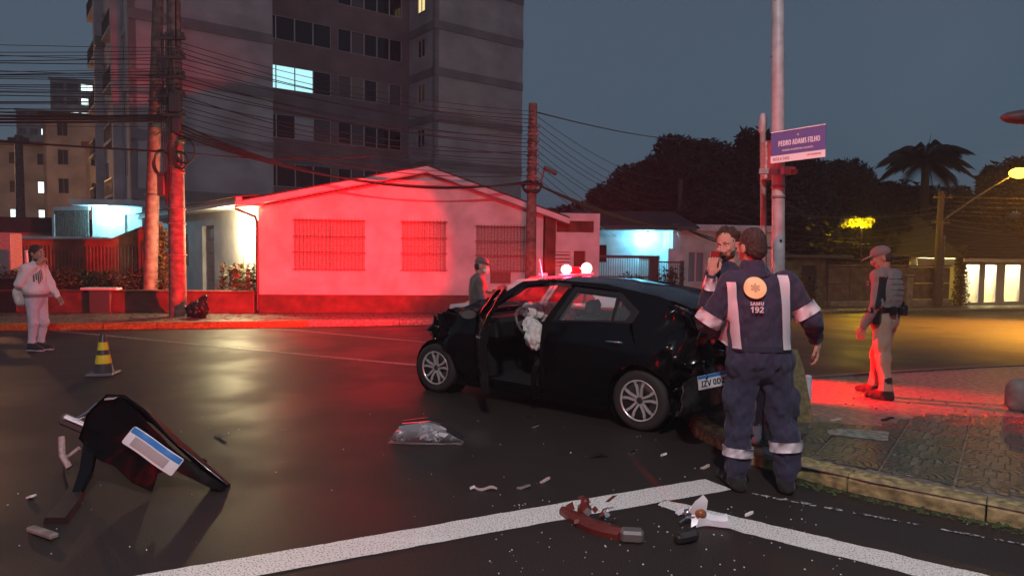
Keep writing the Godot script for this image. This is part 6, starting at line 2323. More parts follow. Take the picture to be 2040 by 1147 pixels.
	# tail
	var tail := func(p: Vector2) -> Vector3:
		var y := p.x
		var q := p.y * half_width(-0.5, y) * 0.97
		var s := lerp_table([[0.3, -0.55], [0.45, -0.58], [0.8, -0.6], [0.98, -0.55], [1.14, -0.43]], y) + 0.07 * p.y * p.y
		var v := Vector3(s, y, q)
		if crash > 0.0:
			v += Vector3(0.75, 0.2, 0.3) * dents.get_noise_2d(y * 1.2, p.y * 0.8) * 0.2 * (1.0 - sm(0.95, 1.2, y))
			v.x += 0.14 * exp(-pow((p.y + 0.5) / 0.5, 2)) * exp(-pow((y - 0.62) / 0.3, 2))
		return v
	top_skin("tailgate", 0.4, 1.0, tail, paint, root)
	top_skin("rear_window", 1.0, 1.13, tail, mats.dark_pane if not police else mats.glass, root, 0.0)
	var sp := mb()
	box(sp, Vector3(-0.3, 1.185, 0), Vector3(0.2, 0.03, 1.02), Transform3D(Basis(Vector3.BACK, 0.15), Vector3.ZERO), 0.012)
	obj("spoiler", sp, mats.black if not police else paint, root)
	# inside
	var fl := mb()
	box(fl, Vector3(1.15, 0.2, 0), Vector3(3.0, 0.05, 1.36))
	box(fl, Vector3(2.1, 0.5, 0), Vector3(0.06, 0.75, 1.36))
	box(fl, Vector3(-0.3, 0.5, 0), Vector3(0.3, 0.6, 1.2))
	obj("floor", fl, mats.seat, root)
	var da := mb()
	box(da, Vector3(1.92, 0.78, 0), Vector3(0.34, 0.26, 1.36), Transform3D.IDENTITY, 0.05)
	obj("dashboard", da, mats.black, root)
	top_skin("roof_lining", -0.3, 1.42, func(p: Vector2) -> Vector3: return Vector3(p.x, roof_y(p.x) + 0.02 * (1.0 - p.y * p.y) - 0.035, p.y * 0.54), mats.liner, root, 0.0)
	for q in [0.36, -0.36]:
		var s := mb()
		box(s, Vector3(1.15, 0.42, q), Vector3(0.46, 0.16, 0.46), Transform3D.IDENTITY, 0.06)
		box(s, Vector3(0, 0, 0), Vector3(0.13, 0.56, 0.44), Transform3D(Basis(Vector3.BACK, 0.3), Vector3(0.88, 0.72, q)), 0.05)
		box(s, Vector3(0, 0, 0), Vector3(0.09, 0.16, 0.24), Transform3D(Basis(Vector3.BACK, 0.25), Vector3(0.77, 1.07, q)), 0.04)
		obj("seat", s, mats.seat, root)
	var rs := mb()
	box(rs, Vector3(0.25, 0.42, 0), Vector3(0.46, 0.18, 1.2), Transform3D.IDENTITY, 0.06)
	box(rs, Vector3.ZERO, Vector3(0.12, 0.5, 1.18), Transform3D(Basis(Vector3.BACK, 0.3), Vector3(0.02, 0.72, 0)), 0.05)
	for q in [-0.38, 0.38]: box(rs, Vector3.ZERO, Vector3(0.08, 0.14, 0.22), Transform3D(Basis(Vector3.BACK, 0.2), Vector3(-0.08, 1.02, q)), 0.035)
	obj("rear_bench", rs, mats.seat, root)
	for sd in [1.0, -1.0]:
		wheel(root, Vector3(0.0, 0.281, -0.695 * sd), sd, 0.0)
		wheel(root, Vector3(2.62, 0.281, -0.69 * sd), sd, 0.07 if not police else 0.0)

func wreck() -> void:
	rng.seed = 91
	crash = 1.0
	dents = FastNoiseLite.new()
	dents.seed = 12
	dents.frequency = 3.2
	dents.fractal_octaves = 3
	var f := Vector3(-0.785, 0, -0.62).normalized()
	var t := thing("wrecked_car", "black hatchback with crushed front and rear and its front door hanging open", "car")
	t.transform = Transform3D(Basis(f, Vector3.UP, f.cross(Vector3.UP)), Vector3(1.66, 0.0, -6.89))
	car_shell(t, mats.car_black, false)
	# crushed engine bay: torn metal, hoses, lamp shell
	var e := mb()
	box(e, Vector3(2.55, 0.62, 0), Vector3(0.3, 0.4, 1.1), Transform3D(Basis(Vector3.UP, 0.05), Vector3.ZERO), 0.04)
	box(e, Vector3(2.7, 0.74, -0.1), Vector3(0.06, 0.34, 1.2), Transform3D(Basis(Vector3.BACK, 0.12), Vector3(0.04, -0.3, 0)), 0.02)
	box(e, Vector3(2.72, 0.42, 0.1), Vector3(0.08, 0.1, 1.1), Transform3D(Basis(Vector3.UP, -0.06), Vector3.ZERO), 0.02)
	obj("radiator_frame", e, mats.black, t)
	for k in 16:
		var s := mb()
		var c := Vector3(rng.randf_range(2.62, 2.8), rng.randf_range(0.5, 0.86), rng.randf_range(-0.72, 0.4))
		var d1 := Vector3(rng.randf_range(-0.1, 0.1), rng.randf_range(-0.12, 0.12), rng.randf_range(-0.16, 0.16))
		var d2 := Vector3(rng.randf_range(-0.04, 0.08), rng.randf_range(-0.06, 0.06), rng.randf_range(-0.05, 0.05))
		var up := Vector3(1, 0.2, 0.1)
		quad(s, c, c + d1, c + d1 + d2, c + d2, up)
		quad(s, c + d1 * 0.6, c + d1 + d2, c + d1 * 1.2 + d2 * 2.0 + Vector3(0.02, -0.03, 0), c + d1 * 0.4 + d2 * 1.4, up)
		obj("torn_metal", s, [mats.car_black, mats.black, mats.steel_dull, mats.car_black][k % 4], t)
	for k in 5:
		var h := mb()
		var y := rng.randf_range(0.55, 0.85)
		tube(h, [Vector3(2.55, y, -0.5 + 0.2 * k), Vector3(2.74, y - 0.05, -0.55 + 0.22 * k), Vector3(2.78, y - 0.2, -0.5 + 0.2 * k), Vector3(2.66, y - 0.35, -0.45 + 0.2 * k)], 0.016, 6)
		obj("hose", h, mats.rubber, t)
	# steering wheel and spent airbags
	var sw := mb()
	var sx := Transform3D(Basis(Vector3.BACK, -0.42) * Basis(Vector3.BACK, PI / 2), Vector3(1.62, 0.86, -0.37))
	var pts: Array = []
	for k in 25: pts.append(sx * Vector3(cos(TAU * k / 24) * 0.16, 0, sin(TAU * k / 24) * 0.16))
	tube(sw, pts, 0.016, 8, false)
	for k in 3: bar(sw, sx * Vector3.ZERO, sx * Vector3(cos(TAU * k / 3 + 0.5) * 0.15, 0, sin(TAU * k / 3 + 0.5) * 0.15), 0.03, 0.02)
	bar(sw, sx * Vector3.ZERO, Vector3(1.95, 0.74, -0.37), 0.05, 0.05)
	obj("steering_wheel", sw, mat("grey wheel rim", lin(0.12, 0.11, 0.11), 0.4), t)
	var acc := new_acc()
	nets(acc, [egg(Vector3(1.55, 0.83, -0.39), Vector3(0.07, 0.09, 0.1), Color.WHITE), egg(Vector3(1.46, 0.76, -0.42), Vector3(0.09, 0.11, 0.12), Color.WHITE), egg(Vector3(1.43, 0.68, -0.45), Vector3(0.09, 0.11, 0.11), Color.WHITE)], 0.012, 0.06, 0.028, 0.07, 6)
	mesh_node("driver_airbag", acc_mesh(acc), mats.airbag, t)
	var acc2 := new_acc()
	nets(acc2, [egg(Vector3(1.7, 0.95, -0.12), Vector3(0.16, 0.1, 0.16), Color.WHITE), egg(Vector3(1.56, 0.93, 0.08), Vector3(0.2, 0.12, 0.2), Color.WHITE), egg(Vector3(1.42, 0.85, 0.1), Vector3(0.14, 0.12, 0.18), Color.WHITE)], 0.014, 0.08, 0.03, 0.1, 8)
	mesh_node("passenger_airbag", acc_mesh(acc2), mats.airbag, t)
	# the hanging trim seen through the door opening
	var ht := mb()
	shell(ht, pv([[0, 0], [0.06, 0.0], [0.09, 0.34], [0.02, 0.36]]), func(p: Vector2) -> Vector3: return Vector3(1.2 - p.x, 0.13 + p.y, -0.8 - 0.05 * sin(p.y * 7.0)), 0.05, 0.006)
	obj("hanging_trim", ht, mats.trim, t)
	# rear: bumper torn loose with the plate, broken lamps, bent silver trim
	var bump := mb()
	shell(bump, pv([[-0.78, 0.0], [0.55, 0.0], [0.6, 0.2], [0.3, 0.33], [-0.3, 0.36], [-0.72, 0.26]]), func(p: Vector2) -> Vector3:
		return Vector3(-0.63 + 0.16 * (p.x - 0.2) * (p.x - 0.2) - 0.03 * sin(p.y * 9.0) + 0.05 * dents.get_noise_2d(p.x, p.y), 0.3 + p.y + 0.06 * p.x, p.x - 0.24), 0.06, 0.012)
	var bo := obj("rear_bumper", bump, mat("scuffed dark bumper", lin(0.035, 0.035, 0.032), 0.4, {"tex": noise_tex(0.04, 0.5, 1.0, 40, 5), "scale": 1.5}), t)
	var px := Transform3D(Basis(Vector3(0, 0, 1).rotated(Vector3.UP, -0.45), Vector3(0.12, 0.99, 0).normalized(), Vector3(-1, 0.1, -0.45)).orthonormalized().rotated(Vector3.RIGHT, -0.1), Vector3(-0.66, 0.54, -0.66))
	var pl := mb()
	box(pl, Vector3.ZERO, Vector3(0.36, 0.12, 0.005), px)
	var plo := obj("number_plate", pl, mats.plate, bo)
	var pb := mb()
	box(pb, Vector3(0, 0.046, 0.004), Vector3(0.356, 0.026, 0.004), px)
	obj("blue_strip", pb, mats.plate_blue, plo)
	letters("plate_characters", "IZV 0D23", 0.052, mats.ink, plo, px * Transform3D(Basis.IDENTITY, Vector3(0, -0.014, 0.004)), 0.3)
	for s in [[-0.5, 0.86, -0.58, 0.15, 0.09], [-0.58, 0.74, -0.5, 0.1, 0.05]]:
		var l := mb()
		box(l, Vector3(s[0], s[1], s[2]), Vector3(0.12, s[4], s[3]), Transform3D(Basis(Vector3.UP, 0.06), Vector3.ZERO), 0.025)
		obj("tail_lamp", l, mats.red_lens, t)
	for s in [[-0.5, 0.98, -0.62, -0.66, 0.92, -0.42, 0.02], [-0.48, 1.13, -0.5, -0.62, 1.0, -0.5, 0.03], [-0.55, 0.7, -0.66, -0.52, 0.42, -0.7, 0.022], [-0.62, 0.78, -0.5, -0.66, 0.72, -0.2, 0.016], [-0.66, 0.8, -0.1, -0.64, 0.62, -0.16, 0.014]]:
		var l := mb()
		bar(l, Vector3(s[0], s[1], s[2]), Vector3(s[3], s[4], s[5]), s[6] * 2.2, s[6], 0.005)
		obj("bent_trim", l, mats.chrome if s[1] < 0.9 else mats.liner, t)
	for k in 14:
		var s := mb()
		var c := Vector3(rng.randf_range(-0.62, -0.45), rng.randf_range(0.3, 1.05), rng.randf_range(-0.72, -0.15))
		var d1 := Vector3(rng.randf_range(-0.1, 0.05), rng.randf_range(-0.14, 0.14), rng.randf_range(-0.14, 0.14))
		var d2 := Vector3(rng.randf_range(-0.08, 0.02), rng.randf_range(-0.06, 0.06), rng.randf_range(-0.07, 0.07))
		quad(s, c, c + d1, c + d1 + d2, c + d2, Vector3(-1, 0.2, -0.3))
		quad(s, c + d2, c + d1 + d2, c + d1 * 0.8 + d2 * 2.2 + Vector3(0.03, 0, 0), c + d2 * 1.8 + Vector3(0.02, 0.01, 0), Vector3(-1, 0.2, -0.3))
		obj("torn_metal", s, [mats.car_black, mats.steel_dull, mats.car_black, mats.black][k % 4], t)
	crash = 0.0

func police_car() -> void:
	var f := Vector3(-0.88, 0, -0.475).normalized()
	var t := thing("police_car", "white patrol car with red and white roof beacon glowing behind the wreck", "car")
	t.transform = Transform3D(Basis(f, Vector3.UP, f.cross(Vector3.UP)).scaled(Vector3.ONE * 0.92), Vector3(1.58, 0.0, -10.1))
	car_shell(t, mats.car_white, true)
	var bm := mb()
	shell(bm, pv([[-0.72, 0.2], [0.72, 0.2], [0.68, 0.62], [-0.68, 0.62]]), func(p: Vector2) -> Vector3: return Vector3(2.93 - 0.25 * p.x * p.x, p.y, p.x), 0.12, 0.03, -1.0)
	obj("front_bumper", bm, mats.car_white, t)
	var rb := mb()
	shell(rb, pv([[-0.72, 0.2], [0.72, 0.2], [0.7, 0.5], [-0.7, 0.5]]), func(p: Vector2) -> Vector3: return Vector3(-0.64 + 0.2 * p.x * p.x, p.y, p.x), 0.12, 0.03)
	obj("rear_bumper", rb, mats.car_white, t)
	panel("red_stripe", pv([[-0.4, 0.7], [2.3, 0.7], [2.3, 0.88], [1.95, 0.925], [-0.3, 0.955]]), 1.0, mat("red livery", lin(0.6, 0.03, 0.03), 0.3), t, -0.004, 0.004)
	panel("green_stripe", pv([[-0.4, 0.52], [2.3, 0.52], [2.3, 0.6], [-0.4, 0.6]]), 1.0, mat("green livery", lin(0.05, 0.22, 0.16), 0.3), t, -0.004, 0.004)
	var gr := mb()
	box(gr, Vector3(2.84, 0.7, 0), Vector3(0.04, 0.14, 0.8), Transform3D.IDENTITY, 0.01)
	obj("radiator_grille", gr, mats.black, t)
	for sd in [-1.0, 1.0]:
		var hl := mb()
		ball(hl, Vector3(2.74, 0.77, 0.55 * sd), Vector3(0.12, 0.06, 0.14), Transform3D.IDENTITY, 8)
		obj("headlight", hl, mats.clear, t)
		var tl := mb()
		box(tl, Vector3(-0.53, 0.85, 0.62 * sd), Vector3(0.1, 0.16, 0.14), Transform3D.IDENTITY, 0.03)
		obj("tail_lamp", tl, mat("lit tail lamp", lin(0.5, 0.02, 0.02), 0.3, {"emit": Color(1.0, 0.08, 0.06), "power": 2.0}), t)
	# roof beacon: bar across the roof, dark red dome in the middle, two glaring lamps
	var bx := 0.75
	var ry := 1.4
	var base := mb()
	box(base, Vector3(bx, ry + 0.0, 0), Vector3(0.2, 0.03, 1.0), Transform3D.IDENTITY, 0.012)
	var beacon := obj("beacon_bar", base, mats.white_wall, t)
	var dome := mb()
	ball(dome, Vector3(bx, ry + 0.06, -0.05), Vector3(0.09, 0.07, 0.17), Transform3D.IDENTITY, 10)
	obj("beacon_dome", dome, mat("red beacon dome", lin(0.4, 0.01, 0.012), 0.15, {"emit": Color(1.0, 0.04, 0.03), "power": 0.35}), beacon)
	for s in [[-0.42, 0.075, 0.12], [0.42, 0.1, 0.16]]:
		var g := mb()
		ball(g, Vector3(bx, ry + 0.09, s[0]), Vector3(0.08, s[1], s[2]), Transform3D.IDENTITY, 8)
		obj("beacon_lamp", g, mat("beacon glow", lin(1, 0.7, 0.7), 0.4, {"emit": Color(1.0, 0.62, 0.62), "power": 5.0}), beacon)
	var an := mb()
	tube(an, [Vector3(1.32, 1.34, -0.1), Vector3(1.38, 1.64, -0.1)], [0.014, 0.006], 6)
	obj("antenna", an, mats.car_white, t)
	var fin := mb()
	box(fin, Vector3(1.42, 1.375, 0.12), Vector3(0.14, 0.05, 0.1), Transform3D.IDENTITY, 0.015)
	obj("roof_box", fin, mats.car_white, t)
	var red := Color(1.0, 0.03, 0.11)
	var l0 := t.transform * Vector3(bx, ry + 0.14, -0.42)
	var l1 := t.transform * Vector3(bx, ry + 0.14, 0.42)
	# the flashing units throw their light along beams: to the house, to the walls at the left, to the pavement at the right
	spot("red_beam", l0, Vector3(-4.7, 1.4, -16.2), Color(1.0, 0.02, 0.05), 330.0, 25.0, 1.0, 0.06)
	spot("red_beam", l0, Vector3(-9.4, 1.5, -15.6), Color(1.0, 0.07, 0.035), 170.0, 19.0, 1.0, 0.06)
	spot("red_beam", l1, Vector3(6.4, 0.0, -8.2), red, 30.0, 22.0, 0.8, 0.06)
	# added unseen light beside the left tail lamp, aimed to redden the pavement
	var ls := t.transform * Vector3(-0.62, 0.86, -0.62)
	spot("red_beam", ls, Vector3(3.3, 0.0, -8.3), Color(1.0, 0.03, 0.035), 120.0, 25.0, 0.6, 0.06)
	omni("beacon_glow", l0 + Vector3(0, 0.02, 0), red, 9.0, 0.07)
	omni("beacon_glow", l1 + Vector3(0, 0.02, 0), red, 8.0, 0.07)

# ---------------------------------------------------------------- things on the road
func debris() -> void:
	rng.seed = 44
	# torn bumper with the plate
	var dn := FastNoiseLite.new()
	dn.seed = 3
	dn.frequency = 2.5
	var b := thing("torn_bumper", "torn black car bumper standing on the road with a white and blue plate", "bumper", Vector3(-2.75, 0.0, -4.75), 0.0)
	var skin := func(p: Vector2) -> Vector3:
		# p.x along the bumper, p.y down its face; it arches over the road like a tent
		var bend := 0.12 * sin(p.x * 3.2)
		return Vector3(p.x, 0.0, 0.0) + Vector3(0, -p.y * 0.94, p.y * 0.36 + bend * 0.4) + Vector3(0, 0, 0.03) * dn.get_noise_2d(p.x * 0.6, p.y * 0.6) + Vector3(0, 0, -0.12 * p.x * p.x)
	var st := mb()
	shell(st, pv([[-0.2, 0.3], [-0.17, 0.12], [-0.06, 0.0], [0.06, 0.01], [0.2, 0.1], [0.42, 0.29], [0.5, 0.36], [0.82, 0.585], [0.84, 0.62], [0.8, 0.63], [0.5, 0.47], [0.4, 0.5], [0.38, 0.62], [0.25, 0.57], [0.1, 0.46], [-0.02, 0.42], [-0.1, 0.38]]), func(p: Vector2) -> Vector3: return skin.call(p) + Vector3(0, 0.6, 0), 0.04, 0.012)
	obj("bumper_skin", st, mat("dusty black plastic", lin(0.004, 0.004, 0.0042), 0.35, {"spec": 0.3, "tex": noise_tex(0.04, 0.5, 1.0, 40, 5), "scale": 1.5}), b)
	var rib := mb()
	tube(rib, [Vector3(-0.16, 0.5, 0.02), Vector3(-0.06, 0.605, -0.02), Vector3(0.06, 0.6, -0.02), Vector3(0.2, 0.51, -0.01), Vector3(0.42, 0.33, 0.07), Vector3(0.82, 0.02, 0.1)], [0.006, 0.009, 0.009, 0.008, 0.009, 0.01], 8)
	obj("upper_lip", rib, mats.car_black, b)
	var fold := mb()
	var lip: Array = [Vector3(-0.2, 0.32, 0.09), Vector3(-0.17, 0.48, 0.04), Vector3(-0.06, 0.6, 0.0), Vector3(0.06, 0.595, 0.0), Vector3(0.2, 0.505, 0.02), Vector3(0.42, 0.33, 0.08), Vector3(0.82, 0.03, 0.12)]
	fold.set_smooth_group(0)
	for k in lip.size() - 1:
		var a0: Vector3 = lip[k]
		var a1: Vector3 = lip[k + 1]
		var o0 := Vector3(0, -0.02, -0.09 - 0.03 * sin(k * 1.7))
		var o1 := Vector3(0, -0.02, -0.09 - 0.03 * sin((k + 1) * 1.7))
		quad(fold, a0, a1, a1 + o1, a0 + o0, Vector3(0, 1, -0.2))
		quad(fold, a0 + o0, a1 + o1, a1 + o1 * 1.3 + Vector3(0, -0.1, 0), a0 + o0 * 1.3 + Vector3(0, -0.1, 0), Vector3(0, 0.2, -1))
	obj("upper_fold", fold, mats.trim, b)
	var arm := mb()
	loft(arm, [sq(Vector3(-0.13, 0.36, 0.04), 0.05, 0.02), sq(Vector3(-0.12, 0.25, 0.1), 0.055, 0.022), sq(Vector3(-0.09, 0.12, 0.2), 0.05, 0.02), sq(Vector3(-0.06, 0.02, 0.36), 0.03, 0.016)], true, true)
	obj("torn_strip", arm, mats.car_black, b)
	var low := mb()
	loft(low, [sq(Vector3(-0.5, 0.03, -0.25), 0.03, 0.02), sq(Vector3(-0.32, 0.03, 0.0), 0.045, 0.018), sq(Vector3(-0.12, 0.03, 0.25), 0.06, 0.022), sq(Vector3(-0.02, 0.025, 0.48), 0.07, 0.016), sq(Vector3(0.07, 0.02, 0.75), 0.075, 0.02)], true, true)
	obj("torn_grille", low, mats.black, b)
	var low2 := mb()
	bar(low2, Vector3(0.0, 0.02, 0.86), Vector3(0.22, 0.025, 0.98), 0.05, 0.03, 0.008)
	obj("torn_foot", low2, mats.steel_dull, b)
	var lm := mb()
	box(lm, Vector3.ZERO, Vector3(0.2, 0.075, 0.08), Transform3D(Basis(Vector3.BACK, -0.55) * Basis(Vector3.UP, 0.3), Vector3(-0.29, 0.4, -0.02)), 0.02)
	obj("lamp_shell", lm, mats.frame_dark, b)
	var lm2 := mb()
	box(lm2, Vector3(0, 0.035, 0.03), Vector3(0.16, 0.02, 0.05), Transform3D(Basis(Vector3.BACK, -0.55) * Basis(Vector3.UP, 0.3), Vector3(-0.29, 0.4, -0.02)), 0.01)
	obj("lamp_reflector", lm2, mats.plate, b)
	var hs := mb()
	tube(hs, [Vector3(-0.36, 0.32, 0.02), Vector3(-0.34, 0.2, 0.05), Vector3(-0.27, 0.12, 0.08)], 0.022, 8)
	tube(hs, [Vector3(-0.22, 0.25, 0.05), Vector3(-0.29, 0.19, 0.06)], 0.015, 6)
	obj("hose", hs, mats.shutter, b)
	var br := mb()
	tube(br, [Vector3(-0.26, 0.44, 0.0), Vector3(-0.17, 0.49, 0.0), Vector3(-0.12, 0.55, 0.0)], [0.012, 0.02, 0.012], 6)
	obj("bracket", br, mats.chrome, b)
	var edge := mb()
	bar(edge, Vector3(-0.05, 0.585, 0.012), Vector3(0.02, 0.592, 0.012), 0.05, 0.012, 0.003)
	obj("lip_highlight_strip", edge, mats.alloy, b)  # bright alloy strip standing in for a highlight on the lip
	# plate, bent along its length
	var frame := Transform3D(Basis(Vector3.BACK, -0.6), Vector3.ZERO)
	var at := Vector3(0.36, 0.275, 0.185)
	var pm := func(p: Vector2) -> Vector3:
		var v := Vector3(p.x, p.y, 0.018 * sin(p.x * 16.0) + 0.01 * cos(p.y * 20.0))
		return at + frame.basis * Basis(Vector3.RIGHT, -0.36) * v
	var pl := mb()
	shell(pl, round_rect(0.4, 0.13, 0.014), pm, 0.03, 0.004)
	var plate := obj("number_plate", pl, mats.plate, b)
	var bs := mb()
	shell(bs, pv([[-0.195, 0.022], [0.195, 0.022], [0.195, 0.06], [-0.195, 0.06]]), func(p: Vector2) -> Vector3: return pm.call(p) + Vector3(0, 0.001, 0.0035), 0.03)
	obj("blue_strip", bs, mats.plate_blue, plate)
	var gs := mb()
	shell(gs, pv([[-0.15, -0.05], [0.13, -0.05], [0.13, 0.014], [-0.15, 0.014]]), func(p: Vector2) -> Vector3: return pm.call(p) + Vector3(0, 0.001, 0.0035), 0.03)
	obj("grey_patch", gs, mats.plate_grey, plate)
	# broken headlamp
	var h := thing("broken_headlamp", "clear broken car headlamp lying on the wet road in front of the wreck", "headlamp", Vector3(-0.72, 0.0, -5.75), 0.0)
	var out := pv([[-0.31, 0.0], [0.3, -0.01], [0.33, 0.02], [0.12, 0.19], [0.02, 0.215], [-0.2, 0.18], [-0.26, 0.09]])
	var hb := mb()
	shell(hb, out, func(p: Vector2) -> Vector3: return Vector3(p.x, 0.015 + p.y * 0.9, -0.1 - 0.05 * p.x * p.x), 0.06, 0.02)
	obj("housing", hb, mat("grey lamp housing", lin(0.03, 0.03, 0.032), 0.25), h)
	var hl := mb()
	shell(hl, out, func(p: Vector2) -> Vector3: return Vector3(p.x, 0.012 + p.y * 0.92, 0.02 + 0.07 * sin(clampf(p.y / 0.2, 0, 1) * 2.6) - 0.3 * p.x * p.x * 0.4), 0.03, 0.01)
	obj("lens", hl, mats.clear, h)
	for s in [[-0.2, 0.06, 0.05], [0.02, 0.1, 0.07], [0.1, 0.05, 0.045]]:
		var r := mb()
		lathe(r, [Vector2(0.01, -0.05), Vector2(s[2] * 0.7, -0.03), Vector2(s[2], 0.0)], 16, Transform3D(Basis(Vector3.RIGHT, 1.2), Vector3(s[0], s[1], -0.02)))
		obj("reflector", r, mats.chrome, h)
	for s in [[-0.24, 0.1, 0.13, 0.12], [-0.19, 0.165, 0.05, 0.19], [-0.29, 0.012, 0.32, 0.0], [-0.08, 0.05, 0.02, 0.11], [0.03, 0.19, 0.14, 0.17], [-0.05, 0.06, -0.02, 0.17]]:
		var r := mb()
		bar(r, Vector3(s[0], s[1] + 0.015, 0.01), Vector3(s[2], s[3] + 0.015, 0.02), 0.014, 0.008)
		obj("trim_rib", r, mats.chrome, h)
	for k in 16:
		var g := mb()
		var c := Vector3(rng.randf_range(-0.22, 0.2), rng.randf_range(0.03, 0.15), rng.randf_range(-0.01, 0.04))
		var d1 := Vector3(rng.randf_range(-0.07, 0.07), rng.randf_range(-0.03, 0.05), rng.randf_range(-0.01, 0.02))
		var d2 := Vector3(rng.randf_range(-0.02, 0.03), rng.randf_range(-0.02, 0.03), rng.randf_range(-0.01, 0.02))
		tri(g, c, c + d1, c + d2, Vector3(0, 0.4, 1))
		tri(g, c + d1, c + d2, c + d1 + d2 * 1.6, Vector3(0, 0.2, 1))
		obj("shard", g, mats.chrome if k % 2 else mats.plate, h)  # the white shards double as highlights, put into their colour
	# red tail lamp
	var tl := thing("red_tail_lamp", "broken red tail lamp lying across the end of the white stop line", "tail lamp", Vector3(0.5, 0.0, -4.05), 0.0)
	var curve := func(t: float) -> Vector3: return Vector3(lerpf(-0.17, 0.16, t), 0.02, lerpf(-0.2, 0.16, t) + 0.06 * sin(t * PI))
	var tm := mb()
	var rings: Array = []
	for k in 9:
		var t := k / 8.0
		var c: Vector3 = curve.call(t)
		var w := 0.02 + 0.035 * sin(clampf(t * 1.1, 0, 1) * PI * 0.75)
		rings.append([c + Vector3(-w * 0.8, -0.02, w * 0.5), c + Vector3(-w * 0.9, 0.012, w * 0.5), c + Vector3(-w * 0.2, 0.03 + 0.012 * t, 0), c + Vector3(w * 0.9, 0.026, -w * 0.6), c + Vector3(w, -0.02, -w * 0.7)])
	loft(tm, rings, true, true)
	obj("lens", tm, mats.red_lens, tl)
	var tg := mb()
	box(tg, Vector3.ZERO, Vector3(0.13, 0.07, 0.09), Transform3D(Basis(Vector3.UP, -0.1), Vector3(0.2, 0.035, 0.19)), 0.015)
	obj("grey_end", tg, mat("grey lens", lin(0.12, 0.11, 0.105), 0.35), tl)
	for k in 16:
		var s := mb()
		var c := Vector3(rng.randf_range(-0.14, 0.12), rng.randf_range(0.02, 0.06), rng.randf_range(-0.28, 0.06))
		var d1 := Vector3(rng.randf_range(-0.05, 0.05), rng.randf_range(0.0, 0.06), rng.randf_range(-0.04, 0.04))
		var d2 := Vector3(rng.randf_range(0.01, 0.05), rng.randf_range(0.0, 0.03), rng.randf_range(-0.03, 0.03))
		quad(s, c, c + d1, c + d1 + d2, c + d2, Vector3.BACK)
		obj("shard", s, mats.red_lens if k % 3 else mats.clear, tl)
	var sock := mb()
	lathe(sock, [Vector2(0.0, 0.1), Vector2(0.025, 0.1), Vector2(0.03, 0.04), Vector2(0.045, 0.03), Vector2(0.045, 0.0)], 12, Transform3D(Basis(Vector3.RIGHT, 0.4), Vector3(-0.03, 0.02, -0.2)))
	obj("bulb_socket", sock, mats.red_lens, tl)
	# white broken lamp pieces and the black chunk
	var wl := thing("white_lamp_piece", "white broken lamp housing with brown bulb on the worn white line", "lamp piece", Vector3(1.12, 0.0, -4.12), 0.0)
	var w1 := mb()
	shell(w1, pv([[-0.03, 0.0], [0.05, 0.012], [0.1, 0.0], [0.2, 0.03], [0.205, 0.1], [0.15, 0.115], [0.1, 0.1], [0.04, 0.125], [0.0, 0.1]]), func(p: Vector2) -> Vector3: return Vector3(p.x, 0.012 + 0.055 * sin(p.y * 22.0) + 0.012 * sin(p.x * 30.0), 0.06 - p.y * 0.9), 0.02, 0.006)
	shell(w1, pv([[0.0, 0.0], [0.2, 0.01], [0.19, 0.06], [0.1, 0.05], [0.02, 0.07]]), func(p: Vector2) -> Vector3: return Vector3(p.x, 0.008 + p.y * 0.75, 0.07 - 0.02 * sin(p.x * 25.0)), 0.02, 0.006)
	obj("housing", w1, mats.plate, wl)
	var w2 := mb()
	shell(w2, pv([[-0.03, 0.0], [0.04, 0.0], [0.07, 0.06], [0.075, 0.13], [0.05, 0.16], [0.0, 0.12], [-0.035, 0.06]]), func(p: Vector2) -> Vector3: return Vector3(p.x, p.y + 0.03, 0.03 * sin(p.y * 14.0)), 0.03, 0.008)
	obj("fin", w2, mats.plate, wl)
	var w3 := mb()
	ball(w3, Vector3(0.035, 0.075, 0.03), Vector3(0.035, 0.03, 0.03), Transform3D.IDENTITY, 8)
	obj("bulb", w3, mat("brown bulb", lin(0.28, 0.09, 0.03), 0.25), wl)
	var w4 := mb()
	tube(w4, [Vector3(-0.1, 0.03, 0.06), Vector3(-0.05, 0.05, 0.03), Vector3(0.0, 0.05, 0.02)], 0.008, 6)
	ball(w4, Vector3(-0.04, 0.06, 0.0), Vector3(0.03, 0.035, 0.03), Transform3D.IDENTITY, 7)
	obj("socket", w4, mats.chrome, wl)
	var w5 := mb()
	shell(w5, pv([[0, 0], [0.09, 0.02], [0.1, 0.05], [0.03, 0.06], [-0.01, 0.04]]), func(p: Vector2) -> Vector3: return Vector3(p.x - 0.07, 0.02 + 0.02 * sin(p.x * 20.0), -p.y - 0.1), 0.03, 0.008)
	obj("shard", w5, mats.plate, wl)
	var bc := thing("black_lamp_cap", "small black rounded cap lying beside the white lamp housing", "cap", Vector3(1.02, 0.0, -3.86), 0.3)
	var bm := mb()
	box(bm, Vector3(0, 0.035, 0), Vector3(0.13, 0.07, 0.08), Transform3D(Basis(Vector3.BACK, 0.12), Vector3.ZERO), 0.022)
	box(bm, Vector3(-0.06, 0.03, 0.01), Vector3(0.05, 0.05, 0.06), Transform3D.IDENTITY, 0.012)
	obj("cap_body", bm, mats.black, bc)
